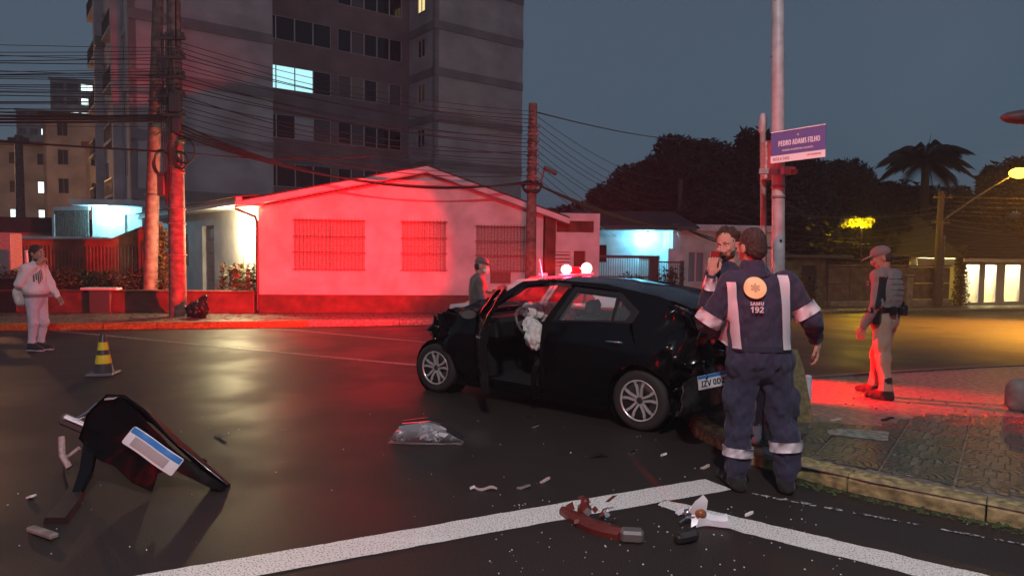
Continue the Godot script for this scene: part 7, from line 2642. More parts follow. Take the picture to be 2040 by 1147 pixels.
	# smaller scraps one can point to
	var bits := [
		[-0.16, -4.66, 0.14, 0.022, "pale", "pale sliver of plastic on the road left of the stop line's middle"],
		[-0.26, -4.67, 0.04, 0.025, "white", "white chip lying beside the pale plastic sliver"],
		[0.1, -4.7, 0.09, 0.02, "dull", "dull grey sliver on the road above the stop line"],
		[0.25, -4.84, 0.12, 0.02, "pale", "pale strip of trim on the road just above the stop line"],
		[0.67, -5.45, 0.2, 0.03, "black", "black twisted strip on the road below the wreck's rear door"],
		[1.0, -5.55, 0.09, 0.05, "clear", "small clear lamp fragment on the road by the wreck's rear wheel"],
		[1.24, -5.5, 0.05, 0.03, "white", "white chip on the road between wreck and gutter"],
		[0.23, -6.35, 0.1, 0.035, "clear", "small shiny plastic piece on the road before the wreck's sill"],
		[0.2, -6.75, 0.12, 0.014, "black", "thin black strip on the road in the wreck's shadow"],
		[-2.4, -5.2, 0.16, 0.05, "black", "crumpled black scrap on the road right of the torn bumper"],
		[-2.5, -5.9, 0.1, 0.03, "dull", "dark crumb of plastic on the road behind the torn bumper"],
		[-3.1, -4.4, 0.09, 0.03, "white", "white shard on the road below the torn bumper's left end"],
		[1.62, -5.05, 0.07, 0.03, "white", "bright chip in the gutter left of the paramedic's boots"],
		[1.5, -5.2, 0.08, 0.03, "pale", "pale chip in the gutter shadow beside the kerb"],
		[1.5, -4.25, 0.06, 0.02, "white", "white chip on the road between stop line and worn line"],
		[3.5, -6.35, 0.14, 0.03, "black", "dark scrap lying on the pavement by the officer's boots"],
		[3.0, -6.3, 0.12, 0.012, "pale", "thin pale shard on the red lit pavement"]]
	for s in bits:
		var m: Material = {"pale": mats.liner, "white": mats.plate, "dull": mats.steel_dull, "black": mats.black, "clear": mats.chrome}[s[4]]
		var st2 := mb()
		var h0 := 0.0 if s[0] < 1.9 else near_top(s[0], s[1])
		var n := 6
		var prof := PackedVector2Array()
		for k in n: prof.append(Vector2(cos(TAU * k / n) * s[2] * 0.5, sin(TAU * k / n) * s[3] * 0.6) * rng.randf_range(0.6, 1.25))
		var turn := rng.randf_range(-0.5, 0.5)
		shell(st2, prof, func(p: Vector2) -> Vector3: return Vector3(s[0], h0 + 0.012, s[1]) + Vector3(p.x, 0.012 * sin(p.x * 40.0) + 0.012, -p.y).rotated(Vector3.UP, turn), 0.03, 0.014)
		tag(obj("plastic_shard", st2, m), s[5], "shard")
	# glass crumbs nobody could count
	var c := mb()
	for k in 280:
		var p := Vector3(rng.randf_range(-3.4, 3.0), 0.006, rng.randf_range(-7.2, -2.9))
		if k < 170: p = Vector3(rng.randf_range(-0.2, 1.9) , 0.006, rng.randf_range(-4.6, -3.0))
		if Geometry2D.is_point_in_polygon(Vector2(p.x, p.z), PackedVector2Array(kerb_near)): continue
		var s := rng.randf_range(0.0015, 0.0045)
		box(c, Vector3.ZERO, Vector3(s * 2, s, s * 1.4), Transform3D(Basis(Vector3.UP, rng.randf() * 6.0), p))
	tag(obj("glass_crumbs", c, mats.plate), "tiny crumbs of glass scattered over the road", "glass crumbs", "", "stuff")
	var c2 := mb()
	for k in 70:
		var x := rng.randf_range(3.4, 6.0)
		var z := rng.randf_range(-7.8, -5.6)
		var s := rng.randf_range(0.004, 0.011)
		box(c2, Vector3.ZERO, Vector3(s * 2, s, s * 1.4), Transform3D(Basis(Vector3.UP, rng.randf() * 6.0), Vector3(x, near_top(x, z) + 0.012, z)))
	tag(obj("pavement_crumbs", c2, mats.concrete), "bright crumbs and leaves scattered on the corner pavement", "crumbs", "", "stuff")
	# traffic cone
	var cone := thing("traffic_cone", "black traffic cone with two yellow bands standing on the road", "cone", Vector3(-5.18, 0.0, -8.72), 0.2)
	var cm := mb()
	lathe(cm, [Vector2(0.0, 0.53), Vector2(0.025, 0.53), Vector2(0.032, 0.51), Vector2(0.115, 0.035), Vector2(0.13, 0.03)], 24)
	obj("cone_body", cm, mat("dark cone rubber", lin(0.05, 0.045, 0.045), 0.4), cone)
	var cb := mb()
	box(cb, Vector3(0, 0.017, 0), Vector3(0.32, 0.034, 0.32), Transform3D.IDENTITY, 0.012)
	obj("base", cb, mat("grey cone base", lin(0.16, 0.15, 0.16), 0.5), cone)
	var ym: Material = mat("yellow cone band", lin(0.75, 0.62, 0.03), 0.4)
	for s in [[0.32, 0.42], [0.15, 0.26]]:
		var yb := mb()
		var rr := func(y: float) -> float: return lerpf(0.115, 0.032, (y - 0.035) / 0.475) + 0.003
		lathe(yb, [Vector2(rr.call(s[0]), s[0]), Vector2(rr.call(s[1]), s[1])], 24)
		obj("yellow_band", yb, ym, cone)

func sq(c: Vector3, w: float, h: float) -> Array:
	return [c + Vector3(-w, -h, 0), c + Vector3(-w * 0.8, h, 0), c + Vector3(w * 0.8, h * 1.1, 0), c + Vector3(w, -h, 0)]

func round_rect(w: float, h: float, r: float) -> PackedVector2Array:
	var p := PackedVector2Array()
	for k in 4:
		var c := Vector2((w * 0.5 - r) * (1 if k == 0 or k == 3 else -1), (h * 0.5 - r) * (1 if k < 2 else -1))
		for s in 5:
			var a := PI / 2 * k + PI / 2 * s / 4.0
			p.append(c + Vector2(cos(a), sin(a)) * r)
	return p

# ---------------------------------------------------------------- people
# joints in the figure's own frame: it faces -z, its right is +x
func figure(j: Dictionary, top: Color, low: Color, skin: Color, shoe: Color, bulk := 1.0, leg := 1.0, sleeve := 1.0) -> Array:
	var p: Array = []
	var wid: float = j.get("wid", 1.0)
	var mid: Vector3 = j.pel.lerp(j.chest, 0.5)
	p.append(egg(j.chest, Vector3(0.185 * wid, 0.22, 0.125) * bulk, top, j.get("tb", Basis.IDENTITY)))
	p.append(egg(mid, Vector3(0.175 * wid, 0.2, 0.125) * bulk, top, j.get("tb", Basis.IDENTITY)))
	p.append(cap(j.shl, j.shr, 0.068 * bulk, 0.068 * bulk, top))
	p.append(cap(j.chest + Vector3(0, 0.12, 0), j.neck, 0.1 * bulk, 0.058, top))
	p.append(egg(j.pel, Vector3(0.175 * wid, 0.15, 0.13) * leg, low, j.get("pb", Basis.IDENTITY)))
	for s in ["l", "r"]:
		var sh: Vector3 = j["sh" + s]
		var el: Vector3 = j["el" + s]
		var wr: Vector3 = j["wr" + s]
		p.append(cap(sh, el, 0.066 * sleeve, 0.053 * sleeve, top))
		p.append(cap(el, el.lerp(wr, 0.92), 0.053 * sleeve, 0.04 * sleeve, top))
		var hp: Vector3 = j["hip" + s]
		var kn: Vector3 = j["kn" + s]
		var an: Vector3 = j["an" + s]
		p.append(cap(hp, kn, 0.098 * leg, 0.07 * leg, low))
		p.append(cap(kn, an + Vector3(0, 0.06, 0), 0.07 * leg, 0.052 * leg, low))
		var toe: Vector3 = j["toe" + s]
		var heel: Vector3 = an - (toe - an) * Vector3(0.28, 0, 0.28)
		p.append(cap(an + Vector3(0, 0.05, 0), an, 0.046, 0.048, shoe))
		p.append(cap(Vector3(heel.x, toe.y, heel.z), toe, 0.042, 0.038, shoe))
		p.append(cap(an, an.lerp(toe, 0.6), 0.048, 0.036, shoe))
	return p

func arm_frame(wr: Vector3, toward: Vector3, back: Vector3) -> Transform3D:
	var y := toward.normalized()
	var z := (back - y * back.dot(y)).normalized()
	return Transform3D(Basis(y.cross(z), y, z), wr)

func look(at: Vector3, dir: Vector3, roll := 0.0) -> Transform3D:
	var z := -dir.normalized()
	var x := Vector3.UP.cross(z).normalized()
	return Transform3D(Basis(x, z.cross(x), z) * Basis(Vector3.BACK, roll), at)

func people() -> void:
	paramedic()
	phone_man()
	officer()
	woman()
	masked_officer()

func paramedic() -> void:
	var t := thing("person", "person in navy rescue overalls with pale reflective bands, seen from behind", "person", Vector3(1.74, 0.0, -4.75))
	var navy := Color(0.03, 0.031, 0.06)
	var skin := Color(0.44, 0.25, 0.17)
	var boot := Color(0.015, 0.013, 0.013)
	var j := {"pel": Vector3(-0.025, 0.93, 0), "chest": Vector3(-0.045, 1.27, 0), "neck": Vector3(-0.085, 1.555, -0.01), "shl": Vector3(-0.225, 1.43, 0), "shr": Vector3(0.15, 1.435, 0.0),
		"ell": Vector3(-0.375, 1.17, -0.05), "wrl": Vector3(-0.25, 1.06, -0.28), "elr": Vector3(0.3, 1.2, 0.05), "wrr": Vector3(0.39, 1.05, -0.06),
		"hipl": Vector3(-0.115, 0.88, 0), "hipr": Vector3(0.085, 0.88, 0), "knl": Vector3(-0.14, 0.47, -0.02), "knr": Vector3(0.14, 0.47, 0.0), "anl": Vector3(-0.155, 0.085, 0.0), "anr": Vector3(0.172, 0.085, 0.05),
		"toel": Vector3(-0.19, 0.04, -0.2), "toer": Vector3(0.21, 0.04, -0.15), "wid": 1.06}
	var p := figure(j, navy, navy, skin, boot, 1.13, 1.22, 1.24)
	for s in [["hipl", "knl", -0.095], ["hipr", "knr", 0.09]]:
		var c: Vector3 = j[s[0]].lerp(j[s[1]], 0.62) + Vector3(s[2], 0, 0.02)
		p.append(egg(c, Vector3(0.045, 0.1, 0.075), navy))
	p.append(cap(j.anl + Vector3(0, 0.1, 0), j.anl + Vector3(0, 0.3, 0), 0.078, 0.084, navy))
	p.append(cap(j.anr + Vector3(0, 0.1, 0), j.anr + Vector3(0, 0.3, 0), 0.078, 0.084, navy))
	p.append(cap(j.neck - Vector3(0, 0.05, 0), j.neck + Vector3(0, 0.0, 0), 0.082, 0.072, navy))
	var acc := new_acc()
	nets(acc, p, 0.0095, 0.045, 0.021, 0.095, 2)
	var hx := look(Vector3(-0.1, 1.688, -0.015), Vector3(-0.32, -0.06, -1.0), 0.05)
	var hp := head_prims(hx, skin)
	hp.append(cap(j.neck + Vector3(0, -0.03, 0), hx * Vector3(0, -0.05, 0.02), 0.056, 0.054, skin))
	nets(acc, hp, 0.005, 0.018)
	var hr := hand_prims(arm_frame(j.wrr + Vector3(0.005, -0.02, 0.0), Vector3(0.12, -1.0, -0.1), Vector3(1, 0.1, 0.35)), 0.35, skin)
	nets(acc, hr, 0.004, 0.007)
	var hl := hand_prims(arm_frame(j.wrl + Vector3(0.01, 0.0, -0.02), Vector3(0.3, 0.2, -1.0), Vector3(0, 1, 0.2)), 0.6, skin)
	nets(acc, hl, 0.0045, 0.007)
	mesh_node("body", acc_mesh(acc), mats.cloth, t)
	var ha := new_acc()
	nets(ha, [egg(hx * Vector3(0, 0.034, 0.022), Vector3(0.0825, 0.099, 0.098), Color.WHITE, hx.basis), egg(hx * Vector3(0, -0.03, 0.06), Vector3(0.07, 0.06, 0.055), Color.WHITE, hx.basis)], 0.006, 0.03, 0.008, 0.02, 5)
	mesh_node("hair", acc_mesh(ha), mats.hair, t)
	# reflective bands
	for s in [["shl", "ell", 0.8, 1.06], ["shr", "elr", 0.62, 0.9], ["knl", "anl", 0.44, 0.6], ["knr", "anr", 0.31, 0.48]]:
		obj("reflective_band", band(p, 0.045, j[s[0]], j[s[1]], s[2], s[3], 0.018), mats.reflective, t)
	var back := Vector3(0, 0, -1)
	var path: Array = []
	for k in 24: path.append(Vector3(lerpf(0.085, 0.118, k / 23.0), lerpf(1.5, 1.0, k / 23.0), 0.6))
	obj("reflective_stripe", strip(p, 0.045, path, back, Vector3.RIGHT, 0.07, 0.021), mats.reflective, t)
	path = []
	for k in 24: path.append(Vector3(lerpf(-0.265, -0.215, k / 23.0), lerpf(1.45, 1.0, k / 23.0), 0.6))
	obj("reflective_stripe", strip(p, 0.045, path, back, Vector3.RIGHT, 0.055, 0.021), mats.reflective, t)
	var belt := mb()
	var rows: Array = [[], []]
	for y in 2:
		for k in 16:
			rows[y].append(on_body(p, 0.045, Vector3(lerpf(-0.22, 0.17, k / 15.0), 0.985 + 0.035 * y, 0.6), back, 0.01))
	for k in 15: quad(belt, rows[0][k], rows[0][k + 1], rows[1][k + 1], rows[1][k], Vector3.BACK)
	obj("waist_seam", belt, mat("navy seam", lin(0.02, 0.021, 0.042), 0.9), t)
	var oh: Material = mat("orange piping", lin(0.55, 0.16, 0.04), 0.6)
	path = []
	for k in 20: path.append(j.shr.lerp(j.elr, k / 19.0) + Vector3(0.4, 0.0, 0.06))
	obj("sleeve_piping", strip(p, 0.045, path, Vector3(-1, 0.1, -0.25), Vector3(0.1, 0.3, 1).normalized(), 0.018, 0.02), oh, t)
	# round badge with a six armed star, and the writing below it
	var badge := mb()
	var c0 := Vector2(-0.115, 1.415)
	var rings: Array = []
	for q in 5:
		var r := 0.072 * q / 4.0
		var ring: Array = []
		for k in 28: ring.append(on_body(p, 0.045, Vector3(c0.x + cos(TAU * k / 28) * r, c0.y + sin(TAU * k / 28) * r, 0.6), back, 0.024))
		rings.append(ring)
	badge.set_smooth_group(0)
	for q in 4:
		for k in 28: quad(badge, rings[q][k], rings[q][(k + 1) % 28], rings[q + 1][(k + 1) % 28], rings[q + 1][k], Vector3.BACK)
	var bo := obj("badge", badge, mat("pale yellow badge", lin(0.85, 0.62, 0.27), 0.5), t)
	var star := mb()
	for k in 3:
		var a := PI / 3 * k + PI / 2
		var d := Vector2(cos(a), sin(a))
		var n := Vector2(-d.y, d.x) * 0.0075
		for e in 8:
			var t0 := -0.03 + 0.06 * e / 8.0
			var t1 := -0.03 + 0.06 * (e + 1) / 8.0
			var q: Array = []
			for v in [[t0, -1], [t1, -1], [t1, 1], [t0, 1]]: 
				var uv: Vector2 = c0 + d * v[0] + n * v[1]
				q.append(on_body(p, 0.045, Vector3(uv.x, uv.y, 0.6), back, 0.0265 + 0.0006 * k))
			quad(star, q[0], q[1], q[2], q[3], Vector3.BACK)
	obj("badge_star", star, mat("faded badge star", lin(0.5, 0.33, 0.15), 0.6), bo)
	var pin: Material = mat("pink white print", lin(0.75, 0.66, 0.66), 0.5)
	var at := on_body(p, 0.045, Vector3(-0.11, 1.29, 0.6), back, 0.03)
	var lean := Basis(Vector3.RIGHT, 0.08)
	letters("print_samu", "SAMU", 0.024, pin, t, Transform3D(lean, at + Vector3(0, 0.02, 0)), 0.09, true, 0.006)
	letters("print_192", "192", 0.04, pin, t, Transform3D(lean, at + Vector3(0, -0.02, 0.002)), 0.088, true, 0.006)
	# a yoke seam over the shoulders
	var yoke := mb()
	var line: Array = []
	for k in 16: line.append(on_body(p, 0.045, Vector3(lerpf(-0.2, 0.06, k / 15.0), 1.492 - 0.012 * sin(k * 0.3), 0.6), back, 0.002))
	tube(yoke, line, 0.004, 5)
	obj("yoke_seam", yoke, mat("navy fold", lin(0.016, 0.016, 0.032), 0.9), t)

func phone_man() -> void:
	var g := 0.125
	var t := thing("person", "person with dark curly hair and beard looking at a phone behind the overalls", "person", Vector3(1.9, g, -5.62))
	var skin := Color(0.5, 0.3, 0.22)
	var navy := Color(0.03, 0.03, 0.055)
	var jean := Color(0.11, 0.14, 0.19)
	var white := Color(0.75, 0.73, 0.72)
	# he faces the camera and a little to the left: the figure frame is turned, so give the joints in world axes, facing +z
	var j := {"pel": Vector3(0.0, 0.86, 0), "chest": Vector3(-0.1, 1.17, 0.0), "neck": Vector3(-0.15, 1.42, 0.01), "shl": Vector3(0.07, 1.33, 0), "shr": Vector3(-0.27, 1.33, 0.02),
		"ell": Vector3(0.12, 1.06, 0.02), "wrl": Vector3(0.05, 0.95, 0.2), "elr": Vector3(-0.34, 1.1, 0.08), "wrr": Vector3(-0.325, 1.34, 0.16),
		"hipl": Vector3(0.08, 0.82, 0), "hipr": Vector3(-0.06, 0.82, 0), "knl": Vector3(0.1, 0.45, 0.04), "knr": Vector3(-0.03, 0.45, 0.04), "anl": Vector3(0.1, 0.085, 0.02), "anr": Vector3(-0.05, 0.085, 0.02),
		"toel": Vector3(0.05, 0.04, 0.19), "toer": Vector3(-0.09, 0.04, 0.19), "wid": 0.92}
	var p := figure(j, navy, jean, skin, white, 1.0, 1.0, 1.0)
	var acc := new_acc()
	nets(acc, p, 0.012, 0.04, 0.01, 0.12, 3)
	var hx := look(Vector3(-0.165, 1.58, 0.02), Vector3(-0.66, -0.16, 0.75), -0.1)
	var beard := Color(0.05, 0.026, 0.02)
	var hp := head_prims(hx, skin, beard)
	hp.append(cap(j.neck + Vector3(0, -0.04, 0), hx * Vector3(0, -0.05, 0.02), 0.055, 0.052, skin))
	nets(acc, hp, 0.0045, 0.014)
	# the raised hand: back of the fingers towards the camera
	var hf := arm_frame(Vector3(-0.325, 1.35, 0.16), Vector3(0.05, 1.0, 0.05), Vector3(-0.55, 0.0, 0.83))
	var hand := hand_prims(hf, 0.5, skin, 1.0, 0.05)
	nets(acc, hand, 0.004, 0.006)
	mesh_node("body", acc_mesh(acc), mats.cloth, t)
	eyes(t, hx, mats.iris, mats.eye_white, mats.hair)
	var ha := new_acc()
	var curls: Array = [egg(hx * Vector3(0, 0.05, 0.03), Vector3(0.086, 0.088, 0.093), Color.WHITE, hx.basis)]
	rng.seed = 8
	for k in 26:
		var a := rng.randf() * TAU
		var e := rng.randf_range(0.25, 1.45)
		var d := Vector3(cos(a) * cos(e), sin(e), absf(sin(a)) * cos(e) - 0.25).normalized()
		curls.append(egg(hx * (Vector3(0, 0.045, 0.02) + d * Vector3(0.084, 0.085, 0.098)), Vector3.ONE * rng.randf_range(0.018, 0.03), Color.WHITE))
	nets(ha, curls, 0.006, 0.012, 0.01, 0.02, 6)
	mesh_node("hair", acc_mesh(ha), mats.hair, t)
	# reflective stripe on the raised sleeve
	obj("reflective_band", band(p, 0.04, j.elr, j.wrr, 0.55, 0.95, 0.008), mats.reflective, t)
	var ph := thing("mobile_phone", "dark mobile phone held up in the bearded person's hand", "phone", t.position + hf * Vector3(0.004, 0.105, -0.026))
	ph.basis = hf.basis
	var pm := mb()
	box(pm, Vector3.ZERO, Vector3(0.072, 0.15, 0.009), Transform3D.IDENTITY, 0.003)
	obj("phone_body", pm, mat("dark red phone back", lin(0.06, 0.02, 0.02), 0.3), ph)
	var sc := mb()
	box(sc, Vector3(0, 0, -0.0052), Vector3(0.066, 0.142, 0.002))
	obj("screen", sc, mats.dark_pane, ph)

func officer() -> void:
	var t := thing("person", "person in peaked cap and khaki uniform with black belt on the red lit pavement", "person", Vector3(4.15, 0.045, -7.68), deg_to_rad(38.0))
	var grey := Color(0.21, 0.18, 0.17)
	var khaki := Color(0.33, 0.25, 0.175)
	var skin := Color(0.38, 0.2, 0.13)
	var black := Color(0.012, 0.011, 0.011)
	# near side (towards the camera) is the left
	var j := {"pel": Vector3(0, 0.89, 0), "chest": Vector3(0.0, 1.2, 0.01), "neck": Vector3(0, 1.43, -0.03), "shl": Vector3(-0.19, 1.36, 0.0), "shr": Vector3(0.19, 1.36, 0.0),
		"ell": Vector3(-0.26, 1.06, 0.03), "wrl": Vector3(-0.24, 0.79, -0.12), "elr": Vector3(0.25, 1.06, 0.0), "wrr": Vector3(0.2, 0.84, -0.1),
		"hipl": Vector3(-0.09, 0.84, 0.02), "hipr": Vector3(0.09, 0.84, 0), "knl": Vector3(-0.11, 0.46, 0.05), "knr": Vector3(0.11, 0.46, -0.1), "anl": Vector3(-0.12, 0.085, 0.1), "anr": Vector3(0.12, 0.085, -0.12),
		"toel": Vector3(-0.14, 0.04, -0.08), "toer": Vector3(0.13, 0.04, -0.31), "wid": 1.0}
	var p := figure(j, grey, khaki, skin, black, 1.08, 1.08, 1.08)
	p.append(egg(Vector3(0, 1.2, 0.045), Vector3(0.2, 0.24, 0.12), grey))
	for s in ["l", "r"]:
		p.append(cap(j["an" + s], j["an" + s] + Vector3(0, 0.14, 0.0), 0.05, 0.056, black))
		p.append(egg(j["hip" + s].lerp(j["kn" + s], 0.6) + Vector3(-0.07 if s == "l" else 0.07, 0, 0), Vector3(0.035, 0.085, 0.07), khaki))
	var acc := new_acc()
	nets(acc, p, 0.0115, 0.04, 0.011, 0.11, 4)
	var hx := look(Vector3(0.0, 1.56, -0.06), Vector3(-0.5, -0.3, -0.86))
	var hp := head_prims(hx, skin, Color.TRANSPARENT, 0.98)
	hp.append(cap(j.neck + Vector3(0, -0.04, 0), hx * Vector3(0, -0.05, 0.025), 0.058, 0.055, skin))
	nets(acc, hp, 0.006, 0.016)
	nets(acc, hand_prims(arm_frame(j.wrl, Vector3(0.05, -1.0, -0.18), Vector3(-1, 0, 0.2)), 0.4, skin), 0.0048, 0.007)
	nets(acc, hand_prims(arm_frame(j.wrr, Vector3(-0.1, -1.0, -0.3), Vector3(1, 0.0, 0)), 0.5, skin), 0.0048, 0.007)
	mesh_node("body", acc_mesh(acc), mats.cloth, t)
	eyes(t, hx, mats.iris, mats.eye_white, mats.hair, 0.98)
	var ha := new_acc()
	nets(ha, [egg(hx * Vector3(0, 0.0, 0.045), Vector3(0.077, 0.075, 0.068), Color.WHITE, hx.basis)], 0.007, 0.02)
	mesh_node("hair", acc_mesh(ha), mats.hair, t)
	var ca := new_acc()
	var capc := Color(0.2, 0.165, 0.155)
	nets(ca, [egg(hx * Vector3(0, 0.065, 0.008), Vector3(0.087, 0.075, 0.106), capc, hx.basis), egg(hx * Vector3(0, 0.04, -0.13), Vector3(0.068, 0.009, 0.075), capc, Basis(hx.basis) * Basis(Vector3.RIGHT, -0.22))], 0.0055, 0.016)
	mesh_node("cap", acc_mesh(ca), mats.cloth, t)
	# belt with pouches and holster, vest straps
	var bm := mb()
	var rows: Array = [[], []]
	for y in 2:
		for k in 26:
			var a := TAU * k / 26
			var d := Vector3(cos(a), 0, sin(a))
			rows[y].append(on_body(p, 0.04, Vector3(0, 0.97 + 0.055 * y, 0.01) + d * 0.6, -d, 0.016))
	for k in 26: quad(bm, rows[0][k], rows[0][(k + 1) % 26], rows[1][(k + 1) % 26], rows[1][k], rows[0][k] - Vector3(0, rows[0][k].y, 0))
	var belt := obj("belt", bm, mats.leather, t)
	for s in [[-0.21, 0.93, 0.02, 0.07, 0.2, 0.1], [-0.13, 0.99, 0.15, 0.07, 0.1, 0.05], [0.0, 0.985, 0.185, 0.1, 0.09, 0.05], [0.12, 0.99, 0.155, 0.08, 0.12, 0.06], [0.22, 0.98, 0.04, 0.06, 0.13, 0.08], [0.18, 1.03, 0.11, 0.05, 0.1, 0.05]]:
		var b := mb()
		box(b, Vector3.ZERO, Vector3(s[3], s[4], s[5]), Transform3D(Basis(Vector3.UP, atan2(s[0], s[2])), Vector3(s[0], s[1], s[2])), 0.014)
		obj("belt_pouch", b, mats.leather, belt)
	var st := mb()
	var path: Array = []
	for k in 16: path.append(Vector3(-0.7, lerpf(1.36, 1.02, k / 15.0), 0.07))
	obj("vest_strap", strip(p, 0.04, path, Vector3(1, 0, 0), Vector3(0, 0, 1), 0.045, 0.01), mats.seat, t)
	for y in [1.1, 1.16, 1.22, 1.28, 1.34]:
		var sm4 := mb()
		var line: Array = []
		for k in 12: line.append(on_body(p, 0.04, Vector3(lerpf(-0.15, 0.15, k / 11.0), y, 0.6), Vector3(0, 0, -1), 0.003))
		tube(sm4, line, 0.0035, 5)
		obj("vest_seam", sm4, mat("vest seam", lin(0.1, 0.083, 0.08), 0.9), t)
	var bd := mb()
	ball(bd, Vector3(-0.12, 1.28, -0.14), Vector3(0.025, 0.03, 0.01), Transform3D.IDENTITY, 6)
	obj("badge", bd, mats.chrome, t)

func woman() -> void:
	var t := thing("person", "person in pale hooded top and light jeans holding a hand to the mouth", "person", Vector3(-7.34, 0.0, -10.65), deg_to_rad(-98.0))
	var top := Color(0.75, 0.71, 0.72)
	var jean := Color(0.56, 0.58, 0.66)
	var skin := Color(0.45, 0.26, 0.19)
	var shoe := Color(0.03, 0.026, 0.028)
	# facing -z in her frame = to the right in the picture; the near arm is her right arm
	var j := {"pel": Vector3(0, 0.82, 0.0), "chest": Vector3(0.0, 1.13, 0.02), "neck": Vector3(0, 1.34, -0.01), "shl": Vector3(-0.15, 1.27, 0.02), "shr": Vector3(0.15, 1.27, 0.03),
		"ell": Vector3(-0.2, 1.02, -0.08), "wrl": Vector3(-0.17, 0.82, -0.22), "elr": Vector3(0.21, 1.04, 0.1), "wrr": Vector3(0.08, 1.33, -0.09),
		"hipl": Vector3(-0.08, 0.78, 0), "hipr": Vector3(0.08, 0.78, 0), "knl": Vector3(-0.075, 0.43, -0.05), "knr": Vector3(0.075, 0.43, -0.01), "anl": Vector3(-0.07, 0.08, 0.01), "anr": Vector3(0.07, 0.08, 0.03),
		"toel": Vector3(-0.08, 0.04, -0.16), "toer": Vector3(0.08, 0.04, -0.14), "wid": 0.9}
	var p := figure(j, top, jean, skin, shoe, 1.02, 0.97, 1.05)
	p.append(egg(Vector3(0, 0.93, 0.0), Vector3(0.2, 0.12, 0.16), top))
	p.append(egg(Vector3(0, 1.3, 0.07), Vector3(0.12, 0.06, 0.08), top))
	var acc := new_acc()
	nets(acc, p, 0.0125, 0.04, 0.01, 0.11, 7)
	var hx := look(Vector3(0, 1.505, -0.03), Vector3(0.05, -0.02, -1))
	var hp := head_prims(hx, skin, Color.TRANSPARENT, 0.98)
	hp.append(cap(j.neck + Vector3(0, -0.04, 0), hx * Vector3(0, -0.05, 0.025), 0.05, 0.046, skin))
	nets(acc, hp, 0.0065, 0.016)
	nets(acc, hand_prims(arm_frame(j.wrr + Vector3(0, 0.01, -0.01), Vector3(-0.3, 0.75, -0.6), Vector3(1, 0.3, -0.4)), 0.5, skin, 0.92), 0.005, 0.007)
	nets(acc, hand_prims(arm_frame(j.wrl, Vector3(0.0, -0.75, -0.65), Vector3(-1, 0, 0)), 0.35, skin, 0.92), 0.005, 0.007)
	mesh_node("body", acc_mesh(acc), mats.cloth, t)
	eyes(t, hx, mats.iris, mats.eye_white, mats.hair, 0.98)
	var ha := new_acc()
	nets(ha, [egg(hx * Vector3(0, 0.035, 0.022), Vector3(0.086, 0.098, 0.1), Color.WHITE, hx.basis), cap(hx * Vector3(0, 0.0, 0.1), hx * Vector3(0.02, -0.16, 0.1), 0.04, 0.022, Color.WHITE), egg(hx * Vector3(0, -0.09, -0.0), Vector3(0.05, 0.08, 0.04), Color.WHITE)], 0.008, 0.03, 0.008, 0.03, 5)
	mesh_node("hair", acc_mesh(ha), mats.hair, t)
	# dark print on the chest and white soles
	var pr: Material = mat("dark print", lin(0.09, 0.05, 0.055), 0.8)
	for k in 5:
		var st := mb()
		var path: Array = []
		for s in 8: path.append(Vector3(0.03 + 0.028 * k - 0.02, lerpf(1.26 - 0.02 * k, 1.1 - 0.03 * (k % 3), s / 7.0), -0.6))
		obj("print_stroke", strip(p, 0.04, path, Vector3(-0.0, 0, 1), Vector3.RIGHT, 0.016, 0.008), pr, t)
	for s in [["anl", "toel"], ["anr", "toer"]]:
		var so := mb()
		var a: Vector3 = j[s[0]]
		var b: Vector3 = j[s[1]]
		var dir := (b - a) * Vector3(1, 0, 1)
		bar(so, Vector3(a.x, 0.014, a.z) - dir * 0.45, Vector3(b.x, 0.014, b.z) + dir.normalized() * 0.035, 0.085, 0.03, 0.012)
		obj("shoe_sole", so, mats.reflective, t)
	var hem := mb()
	for y in [0.83]:
		var ring: Array = [[], []]
		for q in 2:
			for k in 22:
				var d := Vector3(cos(TAU * k / 22), 0, sin(TAU * k / 22))
				ring[q].append(on_body(p, 0.04, Vector3(0, y + 0.05 * q, 0) + d * 0.6, -d, 0.008))
		for k in 22: quad(hem, ring[0][k], ring[0][(k + 1) % 22], ring[1][(k + 1) % 22], ring[1][k], ring[0][k] - Vector3(0, ring[0][k].y, 0))
	obj("hem", hem, mat("pink grey hem", lin(0.3, 0.24, 0.25), 0.85), t)
	var bag := thing("shoulder_bag", "pale shoulder bag hanging behind the person in the hooded top", "bag", Vector3(-7.58, 0.72, -10.62), 0.1)
	var ba := new_acc()
	nets(ba, [egg(Vector3(0, 0.16, 0), Vector3(0.07, 0.13, 0.13), Color.WHITE), egg(Vector3(0.02, 0.05, 0), Vector3(0.06, 0.09, 0.11), Color.WHITE)], 0.015, 0.05, 0.012, 0.1, 3)
	mesh_node("bag_body", acc_mesh(ba), mats.airbag, bag)
	var sp := mb()
	tube(sp, [Vector3(0.0, 0.26, 0.06), Vector3(0.06, 0.45, 0.1), Vector3(0.2, 0.57, 0.12)], 0.012, 6)
	obj("strap", sp, mats.airbag, bag)

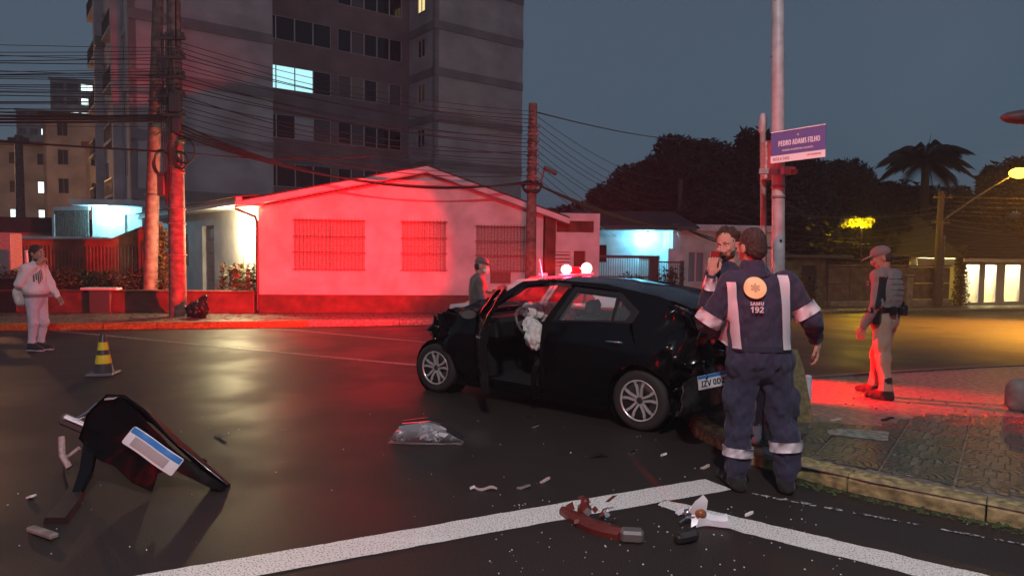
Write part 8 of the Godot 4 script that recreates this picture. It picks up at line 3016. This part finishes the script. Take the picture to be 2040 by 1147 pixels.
func masked_officer() -> void:
	var t := thing("person", "person in grey jacket, cap and white face mask beside the patrol car", "person", Vector3(-0.46, 0.0, -9.72), deg_to_rad(-82.0))
	var grey := Color(0.1, 0.105, 0.1)
	var low := Color(0.1, 0.08, 0.06)
	var skin := Color(0.42, 0.27, 0.2)
	var j := {"pel": Vector3(0, 0.8, 0.0), "chest": Vector3(0.0, 1.08, 0.02), "neck": Vector3(0, 1.27, -0.01), "shl": Vector3(-0.16, 1.2, 0.02), "shr": Vector3(0.16, 1.2, 0.02),
		"ell": Vector3(-0.21, 0.96, -0.02), "wrl": Vector3(-0.1, 1.02, -0.2), "elr": Vector3(0.21, 0.96, -0.02), "wrr": Vector3(0.1, 1.0, -0.2),
		"hipl": Vector3(-0.09, 0.76, 0), "hipr": Vector3(0.09, 0.76, 0), "knl": Vector3(-0.1, 0.42, 0.0), "knr": Vector3(0.1, 0.42, 0.0), "anl": Vector3(-0.1, 0.08, 0.0), "anr": Vector3(0.1, 0.08, 0.0),
		"toel": Vector3(-0.11, 0.04, -0.2), "toer": Vector3(0.11, 0.04, -0.2), "wid": 0.95}
	var p := figure(j, grey, low, skin, Color(0.012, 0.012, 0.012), 1.05, 1.0, 1.05)
	var acc := new_acc()
	nets(acc, p, 0.0135, 0.04, 0.01, 0.11, 9)
	var hx := look(Vector3(0, 1.41, -0.03), Vector3(0.15, -0.12, -1))
	var hp := head_prims(hx, skin, Color.TRANSPARENT, 0.92)
	hp.append(cap(j.neck + Vector3(0, -0.04, 0), hx * Vector3(0, -0.05, 0.025), 0.052, 0.05, skin))
	nets(acc, hp, 0.007, 0.016)
	nets(acc, hand_prims(arm_frame(j.wrr, Vector3(-0.4, 0.5, -0.6), Vector3(1, 0.3, 0)), 0.5, skin, 0.92), 0.0055, 0.007)
	nets(acc, hand_prims(arm_frame(j.wrl, Vector3(0.4, 0.4, -0.7), Vector3(-1, 0.3, 0)), 0.5, skin, 0.92), 0.0055, 0.007)
	mesh_node("body", acc_mesh(acc), mats.cloth, t)
	eyes(t, hx, mats.iris, mats.eye_white, mats.hair, 0.92)
	var m := new_acc()
	nets(m, [egg(hx * Vector3(0, -0.045, -0.055), Vector3(0.062, 0.056, 0.06), Color(0.75, 0.72, 0.72), hx.basis)], 0.007, 0.02)
	mesh_node("face_mask", acc_mesh(m), mats.cloth, t)
	var ca := new_acc()
	nets(ca, [egg(hx * Vector3(0, 0.07, 0.006), Vector3(0.083, 0.06, 0.1), Color(0.13, 0.12, 0.115), hx.basis), egg(hx * Vector3(0, 0.045, -0.11), Vector3(0.064, 0.009, 0.055), Color(0.13, 0.12, 0.115), Basis(hx.basis) * Basis(Vector3.RIGHT, -0.2))], 0.007, 0.016)
	mesh_node("cap", acc_mesh(ca), mats.cloth, t)
	var ha := new_acc()
	nets(ha, [egg(hx * Vector3(0, 0.0, 0.045), Vector3(0.072, 0.07, 0.06), Color.WHITE, hx.basis)], 0.008, 0.02)
	mesh_node("hair", acc_mesh(ha), mats.hair, t)
	var pa := mb()
	box(pa, Vector3(0.0, 1.06, -0.27), Vector3(0.2, 0.14, 0.012), Transform3D.IDENTITY, 0.003)
	obj("papers", pa, mats.red_lens, t)
